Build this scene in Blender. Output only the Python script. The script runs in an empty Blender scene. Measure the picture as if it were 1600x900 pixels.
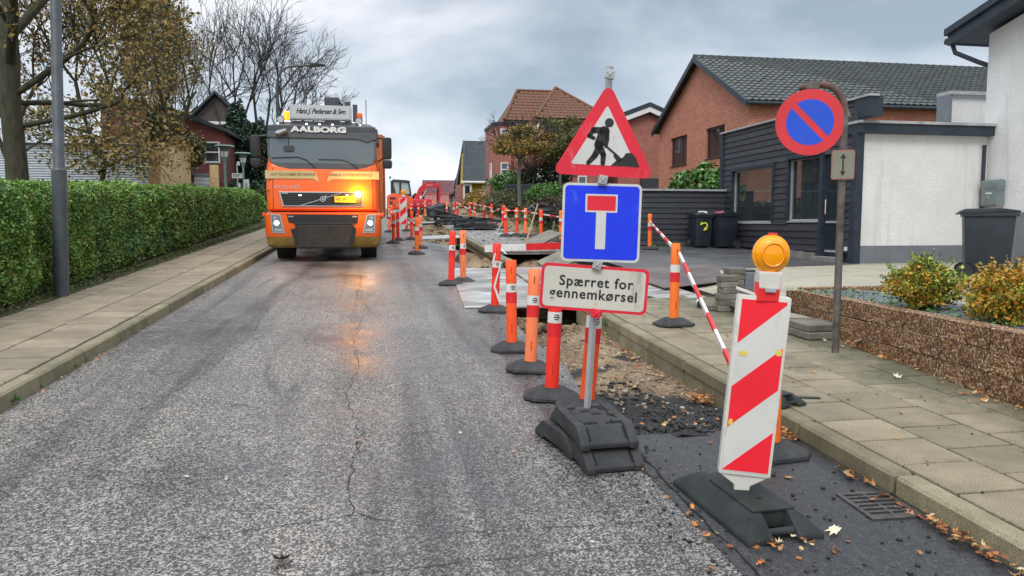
import bpy, bmesh, math, random
import numpy as np
from mathutils import Vector, Matrix, Euler
random.seed(7); rng = np.random.default_rng(11)
R = math.radians
SC = bpy.context.scene
COL = SC.collection

# ------------------------------------------------------------------ camera
PITCH = math.atan(100 / 1155.0)
YAW = R(10.267)
cam_d = bpy.data.cameras.new('camera'); cam = bpy.data.objects.new('camera', cam_d); COL.objects.link(cam)
cam.location = (0, 0, 1.5)
cam.rotation_euler = (math.pi / 2 - PITCH, 0, -YAW)
cam_d.sensor_width = 36.0; cam_d.lens = 1155.0 / 1600 * 36.0
cam_d.clip_start = 0.05; cam_d.clip_end = 3000
SC.camera = cam
# ------------------------------------------------------------------ world, sun, exposure
SUN_EL, SUN_AZ = R(48), R(205)          # azimuth clockwise from +Y: behind and a little left of the camera
w = bpy.data.worlds.new('World'); SC.world = w; w.use_nodes = True
nt = w.node_tree; N = nt.nodes; L = nt.links
N.clear()
out = N.new('ShaderNodeOutputWorld'); bg = N.new('ShaderNodeBackground')
sky = N.new('ShaderNodeTexSky'); sky.sky_type = 'NISHITA'; sky.sun_disc = False
sky.sun_elevation = SUN_EL; sky.sun_rotation = SUN_AZ
bgs = N.new('ShaderNodeBackground'); bgs.inputs['Strength'].default_value = 0.10
L.new(sky.outputs[0], bgs.inputs['Color'])
tc = N.new('ShaderNodeTexCoord')
mp = N.new('ShaderNodeMapping'); mp.inputs['Scale'].default_value = (1.0, 1.0, 2.3)
mp.inputs['Location'].default_value = (0.35, 0.1, 0.2)
L.new(tc.outputs['Generated'], mp.inputs['Vector'])
n1 = N.new('ShaderNodeTexNoise'); n1.inputs['Scale'].default_value = 2.1; n1.inputs['Detail'].default_value = 6; n1.inputs['Roughness'].default_value = 0.52
n1.inputs['Distortion'].default_value = 0.35
L.new(mp.outputs[0], n1.inputs['Vector'])
cr = N.new('ShaderNodeValToRGB')
e = cr.color_ramp.elements
e[0].position = 0.36; e[0].color = (0.30, 0.37, 0.44, 1)
e[1].position = 0.63; e[1].color = (0.84, 0.84, 0.865, 1)
m_ = e.new(0.52); m_.color = (0.55, 0.60, 0.655, 1)
L.new(n1.outputs['Fac'], cr.inputs['Fac'])
sx = N.new('ShaderNodeSeparateXYZ'); L.new(tc.outputs['Generated'], sx.inputs[0])
# overcast sky: pale band at the horizon, mean grey-blue cloud, brighter towards the zenith
zr = N.new('ShaderNodeValToRGB'); ze = zr.color_ramp.elements
ze[0].position = 0.0; ze[0].color = (1.12, 1.12, 1.12, 1)
ze[1].position = 1.0; ze[1].color = (2.7, 2.7, 2.62, 1)
z1 = ze.new(0.10); z1.color = (1.06, 1.06, 1.06, 1)
z2 = ze.new(0.30); z2.color = (0.86, 0.86, 0.88, 1)
z3 = ze.new(0.55); z3.color = (1.7, 1.7, 1.67, 1)
L.new(sx.outputs['Z'], zr.inputs['Fac'])
mu = N.new('ShaderNodeMix'); mu.data_type = 'RGBA'; mu.blend_type = 'MULTIPLY'; mu.inputs[0].default_value = 1; mu.clamp_result = False
L.new(cr.outputs[0], mu.inputs[6]); L.new(zr.outputs[0], mu.inputs[7])
L.new(mu.outputs[2], bg.inputs['Color']); bg.inputs['Strength'].default_value = 1.10
mxs = N.new('ShaderNodeMixShader'); mxs.inputs[0].default_value = 0.90
L.new(bgs.outputs[0], mxs.inputs[1]); L.new(bg.outputs[0], mxs.inputs[2]); L.new(mxs.outputs[0], out.inputs[0])
sd = bpy.data.lights.new('sun', 'SUN'); sd.energy = 1.3; sd.angle = R(25); sd.color = (1, .955, .9)
sun = bpy.data.objects.new('sun', sd); COL.objects.link(sun)
sun.rotation_euler = (math.pi / 2 - SUN_EL, 0, -SUN_AZ + math.pi)
SC.view_settings.view_transform = 'Standard'; SC.view_settings.look = 'None'
SC.view_settings.exposure = 0.36; SC.view_settings.gamma = 1
SC.render.engine = 'CYCLES'
SC.cycles.max_bounces = 5; SC.cycles.diffuse_bounces = 3; SC.cycles.glossy_bounces = 3; SC.cycles.transmission_bounces = 4

# ------------------------------------------------------------------ ground level: a street that climbs 4.45 % to a crest
S = 0.0445
def base(y):
    if y < 58: return S * y
    t = min(y, 98) - 58
    z = S * 58 + S * t - (S + .05) * t * t / 80
    if y > 98: z += -.05 * (min(y, 220) - 98)
    return z
TILT = math.atan(S)

# ------------------------------------------------------------------ materials
MATS = {}
def mat(name, col=(.5, .5, .5), rough=.7, metal=0, build=None, spec=.5):
    if name in MATS: return MATS[name]
    m = bpy.data.materials.new(name); m.use_nodes = True
    b = m.node_tree.nodes['Principled BSDF']
    b.inputs['Base Color'].default_value = (*col, 1); b.inputs['Roughness'].default_value = rough
    b.inputs['Metallic'].default_value = metal; b.inputs['Specular IOR Level'].default_value = spec
    if build: build(m.node_tree, b)
    MATS[name] = m
    return m
def coords(t, kind='Object'):
    return t.nodes.new('ShaderNodeTexCoord').outputs[kind]
def noise(t, vec, scale, detail=3, rough=.55, dist=0):
    n = t.nodes.new('ShaderNodeTexNoise'); n.inputs['Scale'].default_value = scale; n.inputs['Detail'].default_value = detail
    n.inputs['Roughness'].default_value = rough; n.inputs['Distortion'].default_value = dist
    t.links.new(vec, n.inputs['Vector']); return n.outputs['Fac']
def ramp(t, fac, stops):
    r = t.nodes.new('ShaderNodeValToRGB'); el = r.color_ramp.elements
    while len(el) < len(stops): el.new(.5)
    for q, (p, c) in zip(el, stops):
        q.position = p; q.color = (*c, 1) if not isinstance(c, (int, float)) else (c, c, c, 1)
    t.links.new(fac, r.inputs[0]); return r.outputs[0]
def mixc(t, fac, a, b, mode='MIX'):
    m = t.nodes.new('ShaderNodeMix'); m.data_type = 'RGBA'; m.blend_type = mode
    for v, s in ((fac, 0), (a, 6), (b, 7)):
        if isinstance(v, (int, float)): m.inputs[s].default_value = v if s == 0 else (v, v, v, 1)
        elif isinstance(v, tuple): m.inputs[s].default_value = (*v, 1)
        else: t.links.new(v, m.inputs[s])
    return m.outputs[2]
def bump(t, b, h, strength=.3, dist=.01):
    n = t.nodes.new('ShaderNodeBump'); n.inputs['Strength'].default_value = strength; n.inputs['Distance'].default_value = dist
    t.links.new(h, n.inputs['Height']); t.links.new(n.outputs[0], b.inputs['Normal'])
def link(t, o, b, s): t.links.new(o, b.inputs[s])
def island(t): return t.nodes.new('ShaderNodeNewGeometry').outputs['Random Per Island']
def objrand(t): return t.nodes.new('ShaderNodeObjectInfo').outputs['Random']
def voro(t, vec, scale, feature='F1', out='Color'):
    v = t.nodes.new('ShaderNodeTexVoronoi'); v.inputs['Scale'].default_value = scale; v.feature = feature
    t.links.new(vec, v.inputs['Vector']); return v.outputs[out]
def mapping(t, vec, scale=(1, 1, 1), loc=(0, 0, 0), rot=(0, 0, 0)):
    m = t.nodes.new('ShaderNodeMapping'); m.inputs['Scale'].default_value = scale; m.inputs['Location'].default_value = loc
    m.inputs['Rotation'].default_value = rot
    t.links.new(vec, m.inputs['Vector']); return m.outputs[0]
def sep(t, vec, i):
    s = t.nodes.new('ShaderNodeSeparateXYZ'); t.links.new(vec, s.inputs[0]); return s.outputs[i]
def bw(t, c):
    s = t.nodes.new('ShaderNodeRGBToBW'); t.links.new(c, s.inputs[0]); return s.outputs[0]

def b_road(dark, mid, light, scale, warm=0.0, wet=.42, tracks=True):
    def f(t, b):
        v = coords(t); vw = noise(t, v, 9, 2)
        cell = bw(t, voro(t, v, scale)); fine = bw(t, voro(t, mapping(t, v, loc=(3, 1, 0)), scale * 2.1))
        c = ramp(t, cell, [(0.0, dark), (.42, dark), (.53, mid), (.70, light), (1, light)])
        c = mixc(t, .38, c, ramp(t, fine, [(.3, dark), (.5, mid), (.75, light)]))
        big = noise(t, v, 26, 3, .6); c = mixc(t, 1, c, ramp(t, big, [(.32, .72), (.5, 1.0), (.68, 1.22)]), 'MULTIPLY')
        if tracks:   # wheel tracks worn dark, blotches of damp, tarry streaks
            x = sep(t, v, 0); dx = t.nodes.new('ShaderNodeMath'); dx.operation = 'MULTIPLY_ADD'; dx.inputs[1].default_value = 1; dx.inputs[2].default_value = 0; t.links.new(x, dx.inputs[0])
            str_ = noise(t, mapping(t, v, (1.9, .09, .3)), 1.0, 4, .55, .6)
            c = mixc(t, 1, c, ramp(t, str_, [(.36, (.42, .42, .44)), (.47, (.84, .83, .83)), (.56, (1.0, .99, .98)), (.68, (1.2, 1.17, 1.14))]), 'MULTIPLY')
            tar = noise(t, mapping(t, v, (2.2, .35, 1), (4, 2, 0), (0, 0, .5)), 1.0, 5, .6, .8)
            c = mixc(t, ramp(t, tar, [(.60, 0.0), (.68, .55)]), c, (.035, .034, .036))
        bl = noise(t, v, .55, 6, .68)
        c = mixc(t, 1, c, ramp(t, bl, [(.34, (.55, .55, .57)), (.5, (.92, .92, .92)), (.68, (1.2, 1.13, 1.09))]), 'MULTIPLY')
        link(t, c, b, 'Base Color')
        r = ramp(t, noise(t, v, 1.1, 5, .6), [(.35, wet - .12), (.62, wet + .18)])
        link(t, r, b, 'Roughness')
        bump(t, b, cell, .6, .004)
    return f
M_ROAD = mat('worn asphalt', build=b_road((.016, .015, .015), (.052, .049, .047), (.43, .40, .375), 112))
M_PATCH = mat('fresh asphalt', build=b_road((.024, .024, .026), (.036, .036, .038), (.075, .075, .08), 120, wet=.52, tracks=False))
M_YARD = mat('yard asphalt', build=b_road((.035, .034, .036), (.062, .060, .064), (.14, .14, .145), 90, wet=.45, tracks=False))
def b_concrete(c0, c1, moss=0.0, sc=1.0, sp=.8, ndepth=.5, objvar=.22):
    def f(t, b):
        v = coords(t); rnd = objrand(t)
        a = t.nodes.new('ShaderNodeVectorMath'); a.operation = 'ADD'; t.links.new(v, a.inputs[0])
        cb = t.nodes.new('ShaderNodeCombineXYZ'); m = t.nodes.new('ShaderNodeMath'); m.operation = 'MULTIPLY'; m.inputs[1].default_value = 57.0
        t.links.new(rnd, m.inputs[0]); t.links.new(m.outputs[0], cb.inputs[0]); t.links.new(m.outputs[0], cb.inputs[1]); t.links.new(cb.outputs[0], a.inputs[1])
        v2 = a.outputs[0]
        c = ramp(t, noise(t, v2, 3.2 * sc, 6, .65), [(.3, c0), (.7, c1)])
        g = noise(t, v2, 140 * sc, 2, .7)
        c = mixc(t, sp, c, mixc(t, 1, c, ramp(t, g, [(.35, .55), (.52, 1.0), (.70, 1.75)]), 'MULTIPLY'))
        c = mixc(t, 1, c, ramp(t, rnd, [(0, 1 - objvar), (1, 1 + objvar)]), 'MULTIPLY')
        if moss:
            geo = t.nodes.new('ShaderNodeNewGeometry'); wx = sep(t, geo.outputs['Position'], 0)
            k = noise(t, geo.outputs['Position'], 2.3, 6, .7)
            ad = t.nodes.new('ShaderNodeMath'); ad.operation = 'MULTIPLY_ADD'; ad.inputs[1].default_value = .32; ad.inputs[2].default_value = -.82
            t.links.new(wx, ad.inputs[0])
            ad2 = t.nodes.new('ShaderNodeMath'); ad2.operation = 'ADD'; t.links.new(ad.outputs[0], ad2.inputs[0]); t.links.new(k, ad2.inputs[1])
            msk = ramp(t, ad2.outputs[0], [(.74, 0.0), (1.02, .75 * moss)])
            c = mixc(t, msk, c, ramp(t, g, [(.3, (.03, .038, .022)), (.7, (.085, .095, .05))]))
        link(t, c, b, 'Base Color')
        bump(t, b, g, ndepth, .003)
    return f
M_SLAB_R = mat('damp paving concrete', rough=.72, build=b_concrete((.165, .136, .086), (.295, .245, .162), moss=.9, objvar=.16))
M_SLAB_L = mat('brownish paving concrete', rough=.72, build=b_concrete((.19, .150, .102), (.32, .262, .188), objvar=.15))
M_KERB = mat('kerb concrete', rough=.8, build=b_concrete((.145, .127, .075), (.265, .23, .145), sc=1.2))
M_JOINT = mat('joint soil', (.045, .038, .026), .95, build=b_concrete((.018, .017, .010), (.042, .040, .022)))
M_CONC = mat('pale concrete', rough=.7, build=b_concrete((.27, .245, .185), (.41, .375, .29), objvar=0, sc=.6))
M_GREYCONC = mat('grey concrete sheet', rough=.6, build=b_concrete((.135, .128, .115), (.27, .262, .25), objvar=.12, sc=.5))
M_PAVER = mat('grey brown paver', rough=.85, build=b_concrete((.125, .112, .09), (.24, .22, .18)))
def b_soil(t, b):
    v = coords(t)
    c = ramp(t, noise(t, v, 2.2, 8, .68), [(.3, (.075, .046, .025)), (.46, (.20, .132, .076)), (.62, (.33, .24, .145))])
    g = noise(t, v, 38, 4, .7)
    c = mixc(t, 1, c, ramp(t, g, [(.34, .42), (.5, 1.0), (.66, 1.4)]), 'MULTIPLY')
    s = bw(t, voro(t, v, 45)); c = mixc(t, ramp(t, s, [(.74, 0.0), (.82, .5)]), c, (.40, .34, .27))
    geo = coords(t); y_ = sep(t, geo, 1)
    nb = noise(t, v, 1.6, 4, .6)
    a = t.nodes.new('ShaderNodeMath'); a.operation = 'MULTIPLY_ADD'; a.inputs[1].default_value = -.8; a.inputs[2].default_value = 4.45; t.links.new(y_, a.inputs[0])
    a2 = t.nodes.new('ShaderNodeMath'); a2.operation = 'ADD'; t.links.new(a.outputs[0], a2.inputs[0]); t.links.new(nb, a2.inputs[1])
    msk = ramp(t, a2.outputs[0], [(.44, 0.0), (.52, 1.0)])
    blackc = ramp(t, g, [(.35, (.012, .012, .013)), (.7, (.055, .053, .052))])
    c = mixc(t, msk, c, blackc)
    p2 = ramp(t, noise(t, mapping(t, v, (1.0, 1.5, 1), (.7, .1, 0)), 1.35, 3, .6), [(.58, 0.0), (.63, .95)])
    c = mixc(t, p2, c, blackc)
    link(t, c, b, 'Base Color'); bump(t, b, g, 1.0, .03)
M_SOIL = mat('excavated sand', rough=.92, build=b_soil)
def b_dirt(t, b):
    v = coords(t)
    c = ramp(t, noise(t, v, 5, 8, .7), [(.3, (.03, .024, .016)), (.7, (.12, .088, .055))])
    g = noise(t, v, 60, 4, .7); link(t, mixc(t, 1, c, ramp(t, g, [(.35, .5), (.65, 1.4)]), 'MULTIPLY'), b, 'Base Color'); bump(t, b, g, 1, .03)
M_DIRT = mat('dark earth', rough=.95, build=b_dirt)
def b_grass(t, b):
    v = coords(t)
    c = ramp(t, noise(t, v, 3, 8, .7), [(.3, (.035, .05, .015)), (.55, (.09, .10, .035)), (.7, (.16, .12, .06))])
    link(t, c, b, 'Base Color'); bump(t, b, noise(t, v, 60, 4, .7), 1, .03)
M_GRASS = mat('grass and dirt', rough=.95, build=b_grass)
def simple(c0, c1, sc=4, bsc=0, bst=.2, bd=.004):
    def f(t, b):
        v = coords(t); link(t, ramp(t, noise(t, v, sc, 6, .65), [(.32, c0), (.68, c1)]), b, 'Base Color')
        if bsc: bump(t, b, noise(t, v, bsc, 3, .6), bst, bd)
    return f
def b_plast(c, dirt=(.10, .07, .05), amt=.5, sc=9):
    """coloured plastic with scuffs and grime"""
    def f(t, b):
        v = coords(t); rnd = objrand(t)
        n = noise(t, mapping(t, v, (1, 1, .45)), sc, 7, .75, .3)
        k = ramp(t, n, [(.56, 0.0), (.72, amt)])
        cc = mixc(t, 1, c, ramp(t, noise(t, v, 2.5, 3), [(.3, .88), (.7, 1.08)]), 'MULTIPLY')
        link(t, mixc(t, k, cc, dirt), b, 'Base Color')
        link(t, ramp(t, n, [(.3, .42), (.7, .75)]), b, 'Roughness')
    return f
O_ORANGE = mat('fluorescent orange plastic', build=b_plast((1.0, .105, .018), (.42, .06, .02)))
O_RED = mat('red plastic', build=b_plast((.95, .035, .018), (.40, .03, .02)))
O_FADED = mat('faded orange plastic', build=b_plast((1.0, .24, .09), (.60, .12, .05)))
O_AMBER = mat('yellow orange plastic', build=b_plast((1.0, .20, .025), (.6, .12, .03)))
M_WHITE_R = mat('white reflective film', build=b_plast((.78, .77, .74), (.25, .22, .19), .6))
M_RED_R = mat('red reflective film', build=b_plast((.78, .018, .022), (.3, .03, .03), .35))
M_REDSIGN = mat('crimson sign film', build=b_plast((.72, .012, .035), (.75, .35, .35), .35, 14))
M_WHITESIGN = mat('greyish white sign film', build=b_plast((.60, .59, .56), (.20, .18, .16), .42, 11))
M_DIRTYSIGN = mat('dirty white sign film', build=b_plast((.58, .55, .47), (.16, .13, .10), .60, 6))
M_BLUE = mat('blue sign film', rough=.4, build=b_plast((.0, .030, .74), (.16, .26, .80), .3, 16))
M_BLUE2 = mat('weathered blue sign film', build=b_plast((.008, .075, .60), (.12, .06, .07), .75, 4))
M_OLDRED = mat('weathered red sign film', build=b_plast((.66, .03, .04), (.22, .06, .04), .8, 4))
M_BLACK = mat('black print', (.012, .012, .014), .5)
M_BOARDWHITE = mat('white board film', build=b_plast((.66, .64, .60), (.33, .29, .24), .35, 7))
M_BOARDRED = mat('bright red board film', build=b_plast((.92, .012, .03), (.5, .02, .03), .2, 7))
M_RIM = mat('off white plastic rim', build=b_plast((.66, .63, .57), (.20, .17, .13), .7, 9))
M_RUBBER = mat('recycled rubber', rough=.75, spec=.3, build=simple((.014, .018, .018), (.040, .046, .045), 6, 160, .25))
M_RUBBER2 = mat('worn grey rubber', rough=.72, spec=.3, build=simple((.022, .023, .024), (.060, .060, .062), 5, 160, .25))
M_HOLE = mat('dark recess', (.006, .006, .007), .9)
M_YTAPE = mat('yellow scuff', (.75, .58, .10), .6)
M_AMBER = mat('amber lens', (1.0, .36, .0), .16, spec=.6)
M_AMBER.node_tree.nodes['Principled BSDF'].inputs['Subsurface Weight'].default_value = .0
M_AMBER2 = mat('amber lens ring', (1.0, .30, .0), .25)
M_GALV = mat('galvanised steel', rough=.45, metal=.75, build=simple((.36, .37, .38), (.60, .61, .61), 9, 70, .1))
M_ALU = mat('dull aluminium', rough=.5, metal=.3, build=simple((.34, .35, .36), (.48, .49, .49), 7))
M_OLDPOLE = mat('weathered grey brown steel', rough=.62, metal=.3, build=simple((.055, .042, .034), (.20, .18, .165), 6, 90, .3))
M_RUST = mat('brown rusted steel', rough=.85, build=simple((.065, .035, .03), (.16, .10, .085), 9, 60, .3))
M_LAMPPOLE = mat('blue grey painted pole', rough=.5, metal=.1, build=simple((.050, .060, .070), (.095, .105, .115), 6))
M_GREENPOLE = mat('green painted pole', rough=.5, build=simple((.12, .21, .18), (.19, .30, .26), 6))
M_GRATE = mat('worn cast iron', rough=.5, metal=.4, build=simple((.05, .045, .045), (.13, .105, .10), 12))
def b_plate(t, b):
    v = coords(t)
    n = noise(t, mapping(t, v, (.6, 1.8, 1)), 1.8, 6, .65, .6)
    link(t, ramp(t, n, [(.34, (.13, .115, .105)), (.52, (.34, .32, .30)), (.66, (.60, .60, .60))]), b, 'Base Color')
    link(t, ramp(t, n, [(.35, .3), (.65, .45)]), b, 'Roughness'); bump(t, b, noise(t, v, 30, 3), .15, .004)
M_PLATE = mat('wet steel plate', metal=.25, build=b_plate)
M_BRPLATE = mat('brown steel plate', rough=.38, metal=.3, build=simple((.075, .05, .048), (.20, .15, .145), 1.6, 30, .1))
def b_brick(c0, c1, c2, mortar, bwid=.24, bh=.075, mort=.012, bst=.6):
    def f(t, b):
        v = coords(t)
        x, y, z = (sep(t, v, i) for i in range(3))
        a = t.nodes.new('ShaderNodeMath'); t.links.new(x, a.inputs[0]); t.links.new(y, a.inputs[1])
        cb = t.nodes.new('ShaderNodeCombineXYZ'); t.links.new(a.outputs[0], cb.inputs[0]); t.links.new(z, cb.inputs[1])
        br = t.nodes.new('ShaderNodeTexBrick'); t.links.new(cb.outputs[0], br.inputs['Vector'])
        br.inputs['Scale'].default_value = 1; br.inputs['Brick Width'].default_value = bwid; br.inputs['Row Height'].default_value = bh
        br.inputs['Mortar Size'].default_value = mort; br.inputs['Mortar Smooth'].default_value = .3; br.inputs['Bias'].default_value = 0
        br.inputs['Color1'].default_value = (*c0, 1); br.inputs['Color2'].default_value = (*c1, 1); br.inputs['Mortar'].default_value = (*mortar, 1)
        n = noise(t, v, 1.2, 6, .6)
        c = mixc(t, ramp(t, n, [(.4, 0.0), (.7, .55)]), br.outputs[0], c2)
        c = mixc(t, 1, c, ramp(t, noise(t, v, 9, 5, .7), [(.3, .78), (.7, 1.2)]), 'MULTIPLY')
        link(t, c, b, 'Base Color'); bump(t, b, br.outputs['Fac'], -bst, .008)
    return f
M_BRICK_O = mat('orange red brick', rough=.85, build=b_brick((.43, .125, .068), (.57, .19, .115), (.42, .145, .09), (.45, .28, .21), .30, .105, .018))
M_BRICK_R = mat('red brown brick', rough=.85, build=b_brick((.32, .085, .06), (.41, .125, .09), (.27, .09, .07), (.32, .20, .16), .34, .12, .02))
M_BRICK_D = mat('dark red brick', rough=.85, build=b_brick((.15, .032, .033), (.20, .045, .042), (.13, .035, .035), (.15, .08, .075)))
M_BRICK_Y = mat('yellow brick', rough=.85, build=b_brick((.60, .38, .16), (.68, .46, .22), (.60, .40, .19), (.50, .40, .27)))
M_TILE_B = mat('black glazed roof tile', rough=.42, build=lambda t, b: (link(t, mixc(t, 1, ramp(t, noise(t, coords(t), 1.5, 5, .6), [(.3, (.010, .014, .013)), (.7, (.030, .037, .034))]), ramp(t, island(t), [(0, .65), (1, 1.35)]), 'MULTIPLY'), b, 'Base Color')))
M_TILE_R = mat('mossy red roof tile', rough=.8, build=lambda t, b: (link(t, mixc(t, ramp(t, noise(t, coords(t), .9, 6, .6), [(.42, 0.0), (.62, .75)]), mixc(t, 1, (.155, .052, .030), ramp(t, island(t), [(0, .5), (1, 1.4)]), 'MULTIPLY'), (.085, .066, .022)), b, 'Base Color')))
M_ROOF_DR = mat('wine red roof', rough=.75, build=simple((.085, .025, .030), (.14, .045, .05), 2))
M_ROOF_BK = mat('near black roof', rough=.7, build=simple((.018, .024, .030), (.045, .055, .062), 3, 9, .8, .05))
def b_render(t, b):
    v = coords(t); n = noise(t, v, 1.2, 5, .6); g = noise(t, v, 22, 5, .65, .6)
    z = sep(t, v, 2)
    c = mixc(t, 1, ramp(t, n, [(.3, (.68, .67, .655)), (.7, (.80, .79, .775))]), ramp(t, g, [(.3, .93), (.7, 1.03)]), 'MULTIPLY')
    st = noise(t, mapping(t, v, (5, 5, .4)), 1.2, 5, .7); c = mixc(t, ramp(t, st, [(.54, 0.0), (.74, .42)]), c, (.40, .375, .33)); c = mixc(t, ramp(t, noise(t, v, 60, 3, .7), [(.62, 0.0), (.72, .35)]), c, (.45, .43, .40))
    link(t, c, b, 'Base Color'); bump(t, b, g, .5, .03)
M_RENDER = mat('white roughcast render', rough=.9, build=b_render)
M_PLINTH = mat('grey painted plinth', rough=.75, build=simple((.135, .15, .17), (.195, .21, .235), 2, 30, .5, .01))
M_CLAD = mat('black stained boards', rough=.6, build=lambda t, b: (link(t, mixc(t, 1, ramp(t, noise(t, mapping(t, coords(t), (1, 1, 6)), 3, 6, .7), [(.3, (.018, .020, .027)), (.7, (.046, .048, .060))]), ramp(t, objrand(t), [(0, .75), (1, 1.3)]), 'MULTIPLY'), b, 'Base Color'), bump(t, b, noise(t, mapping(t, coords(t), (1, 1, 12)), 8, 5, .7), .3, .004)))
M_TRIM = mat('blue black trim', rough=.5, build=simple((.012, .022, .034), (.028, .042, .058), 5))
M_FELT = mat('grey roofing edge', rough=.6, build=simple((.26, .27, .28), (.44, .45, .46), 5))
M_WPAINT = mat('white paint', rough=.5, build=simple((.60, .60, .58), (.76, .76, .75), 5))
M_DGLASS = mat('dark window glass', (.02, .026, .032), .05, spec=1.0)
M_GLASS2 = mat('pale window glass', (.12, .15, .17), .08, spec=.8)
M_YWALL = mat('yellow ochre wall', rough=.8, build=simple((.55, .34, .035), (.68, .44, .06), 3))
M_BIN = mat('dark bin plastic', rough=.42, build=simple((.010, .015, .022), (.022, .029, .039), 4, 120, .12))
M_MAILBOX = mat('grey green painted steel', rough=.4, build=simple((.13, .17, .17), (.19, .23, .235), 5))
M_CORR = mat('white corrugated steel', rough=.45, metal=.1, build=simple((.50, .55, .60), (.66, .70, .74), 2))
def b_aggr(t, b):
    v = coords(t); ce = voro(t, v, 88); k = bw(t, ce)
    c = ramp(t, k, [(.12, (.030, .016, .009)), (.38, (.13, .055, .022)), (.56, (.27, .125, .048)), (.72, (.38, .23, .11)), (.88, (.60, .50, .38))])
    c = mixc(t, 1, c, ramp(t, noise(t, v, 2.2, 5, .6), [(.3, .62), (.7, 1.15)]), 'MULTIPLY')
    link(t, c, b, 'Base Color'); bump(t, b, voro(t, v, 88, out='Distance'), -1.0, .010)
M_AGGR = mat('exposed brown pebble aggregate', rough=.75, build=b_aggr)
M_GRAVEL = mat('blue grey gravel', rough=.85, build=lambda t, b: (link(t, ramp(t, bw(t, voro(t, coords(t), 42)), [(.2, (.03, .035, .042)), (.5, (.09, .10, .12)), (.8, (.22, .23, .25))]), b, 'Base Color'), bump(t, b, voro(t, coords(t), 42, out='Distance'), -1, .02)))
def b_bark(c0, c1):
    def f(t, b):
        v = coords(t); n = noise(t, mapping(t, v, (1, 1, .3)), 9, 6, .7)
        link(t, ramp(t, n, [(.3, c0), (.7, c1)]), b, 'Base Color'); bump(t, b, n, .8, .03)
    return f
M_BARK = mat('mossy oak bark', rough=.9, build=b_bark((.022, .020, .012), (.085, .078, .045)))
M_BARK2 = mat('dark bare bark', rough=.9, build=b_bark((.030, .028, .026), (.075, .068, .060)))
def b_leaf(stops, nsc=.9, amt=.5, other=(.2, .1, .03)):
    def f(t, b):
        c = ramp(t, island(t), stops)
        v = coords(t); k = ramp(t, noise(t, v, nsc, 4, .6), [(.48, 0.0), (.66, amt)])
        link(t, mixc(t, k, c, other), b, 'Base Color')
    return f
def b_hedge(t, b):
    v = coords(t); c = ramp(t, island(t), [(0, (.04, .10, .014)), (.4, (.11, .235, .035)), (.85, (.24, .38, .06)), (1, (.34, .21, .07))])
    c = mixc(t, ramp(t, noise(t, v, 1.1, 5, .65), [(.46, 0.0), (.64, .6)]), c, (.05, .145, .055))
    c = mixc(t, ramp(t, noise(t, mapping(t, v, loc=(5, 2, 1)), 1.9, 5, .7), [(.64, 0.0), (.74, .5)]), c, (.24, .17, .075))
    link(t, c, b, 'Base Color')
M_HEDGE = mat('hedge leaves', rough=.6, build=b_hedge)
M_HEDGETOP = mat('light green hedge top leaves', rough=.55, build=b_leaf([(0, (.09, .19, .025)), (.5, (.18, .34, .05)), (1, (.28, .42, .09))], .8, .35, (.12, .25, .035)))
M_OAKLEAF = mat('brown olive oak leaves', rough=.7, build=b_leaf([(0, (.08, .08, .022)), (.4, (.20, .16, .045)), (.75, (.36, .22, .055)), (1, (.17, .20, .06))], .5, .6, (.38, .19, .04)))
M_IVY = mat('dark ivy leaves', rough=.45, build=b_leaf([(0, (.008, .024, .014)), (.6, (.022, .058, .032)), (1, (.05, .10, .055))], .8, .3, (.02, .05, .02)))
M_AUTUMN = mat('autumn crown leaves', rough=.7, build=b_leaf([(0, (.09, .12, .03)), (.4, (.22, .19, .05)), (.8, (.42, .19, .05)), (1, (.50, .28, .06))], .9, .6, (.13, .15, .05)))
M_OLIVE = mat('olive crown leaves', rough=.7, build=b_leaf([(0, (.05, .075, .022)), (.5, (.13, .15, .045)), (1, (.26, .20, .06))], .9, .5, (.07, .10, .03)))
M_PINK = mat('pinkish bare twig leaves', rough=.7, build=b_leaf([(0, (.20, .10, .07)), (.5, (.32, .15, .10)), (1, (.38, .22, .12))], .9, .3, (.3, .13, .08)))
M_SHRUB = mat('barberry leaves', rough=.55, build=b_leaf([(0, (.07, .12, .015)), (.45, (.30, .30, .03)), (.75, (.58, .36, .03)), (1, (.62, .20, .03))], 5.0, .7, (.50, .19, .02)))
M_SHRUBG = mat('shrub green leaves', rough=.55, build=b_leaf([(0, (.04, .09, .012)), (.6, (.20, .30, .03)), (1, (.42, .44, .05))], 4.0, .55, (.34, .20, .03)))
M_LAUREL = mat('laurel leaves', rough=.4, build=b_leaf([(0, (.025, .08, .012)), (.6, (.07, .18, .03)), (1, (.14, .27, .06))], 2, .3, (.04, .1, .02)))
M_COVER = mat('ground cover leaves', rough=.7, build=b_leaf([(0, (.035, .06, .018)), (.5, (.09, .11, .035)), (.8, (.20, .13, .055)), (1, (.26, .27, .12))], 1.0, .55, (.16, .10, .05)))
M_FALLEN = mat('fallen maple leaves', rough=.6, build=b_leaf([(0, (.42, .13, .03)), (.25, (.22, .08, .03)), (.5, (.58, .24, .05)), (.72, (.30, .12, .05)), (.88, (.62, .42, .18)), (1, (.68, .60, .42))], 25, .5, (.20, .085, .035)))
M_PALELEAF = mat('pale fallen leaf', (.66, .60, .42), .6)
M_ORLEAF = mat('orange fallen leaf', (.72, .19, .04), .6)
M_BRLEAF = mat('brown fallen leaf', (.42, .20, .09), .6)
M_DKLEAF = mat('dark maroon fallen leaf', (.12, .04, .045), .6)
M_WOOD = mat('bare wood', rough=.75, build=simple((.42, .26, .12), (.58, .40, .22), 8))
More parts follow.
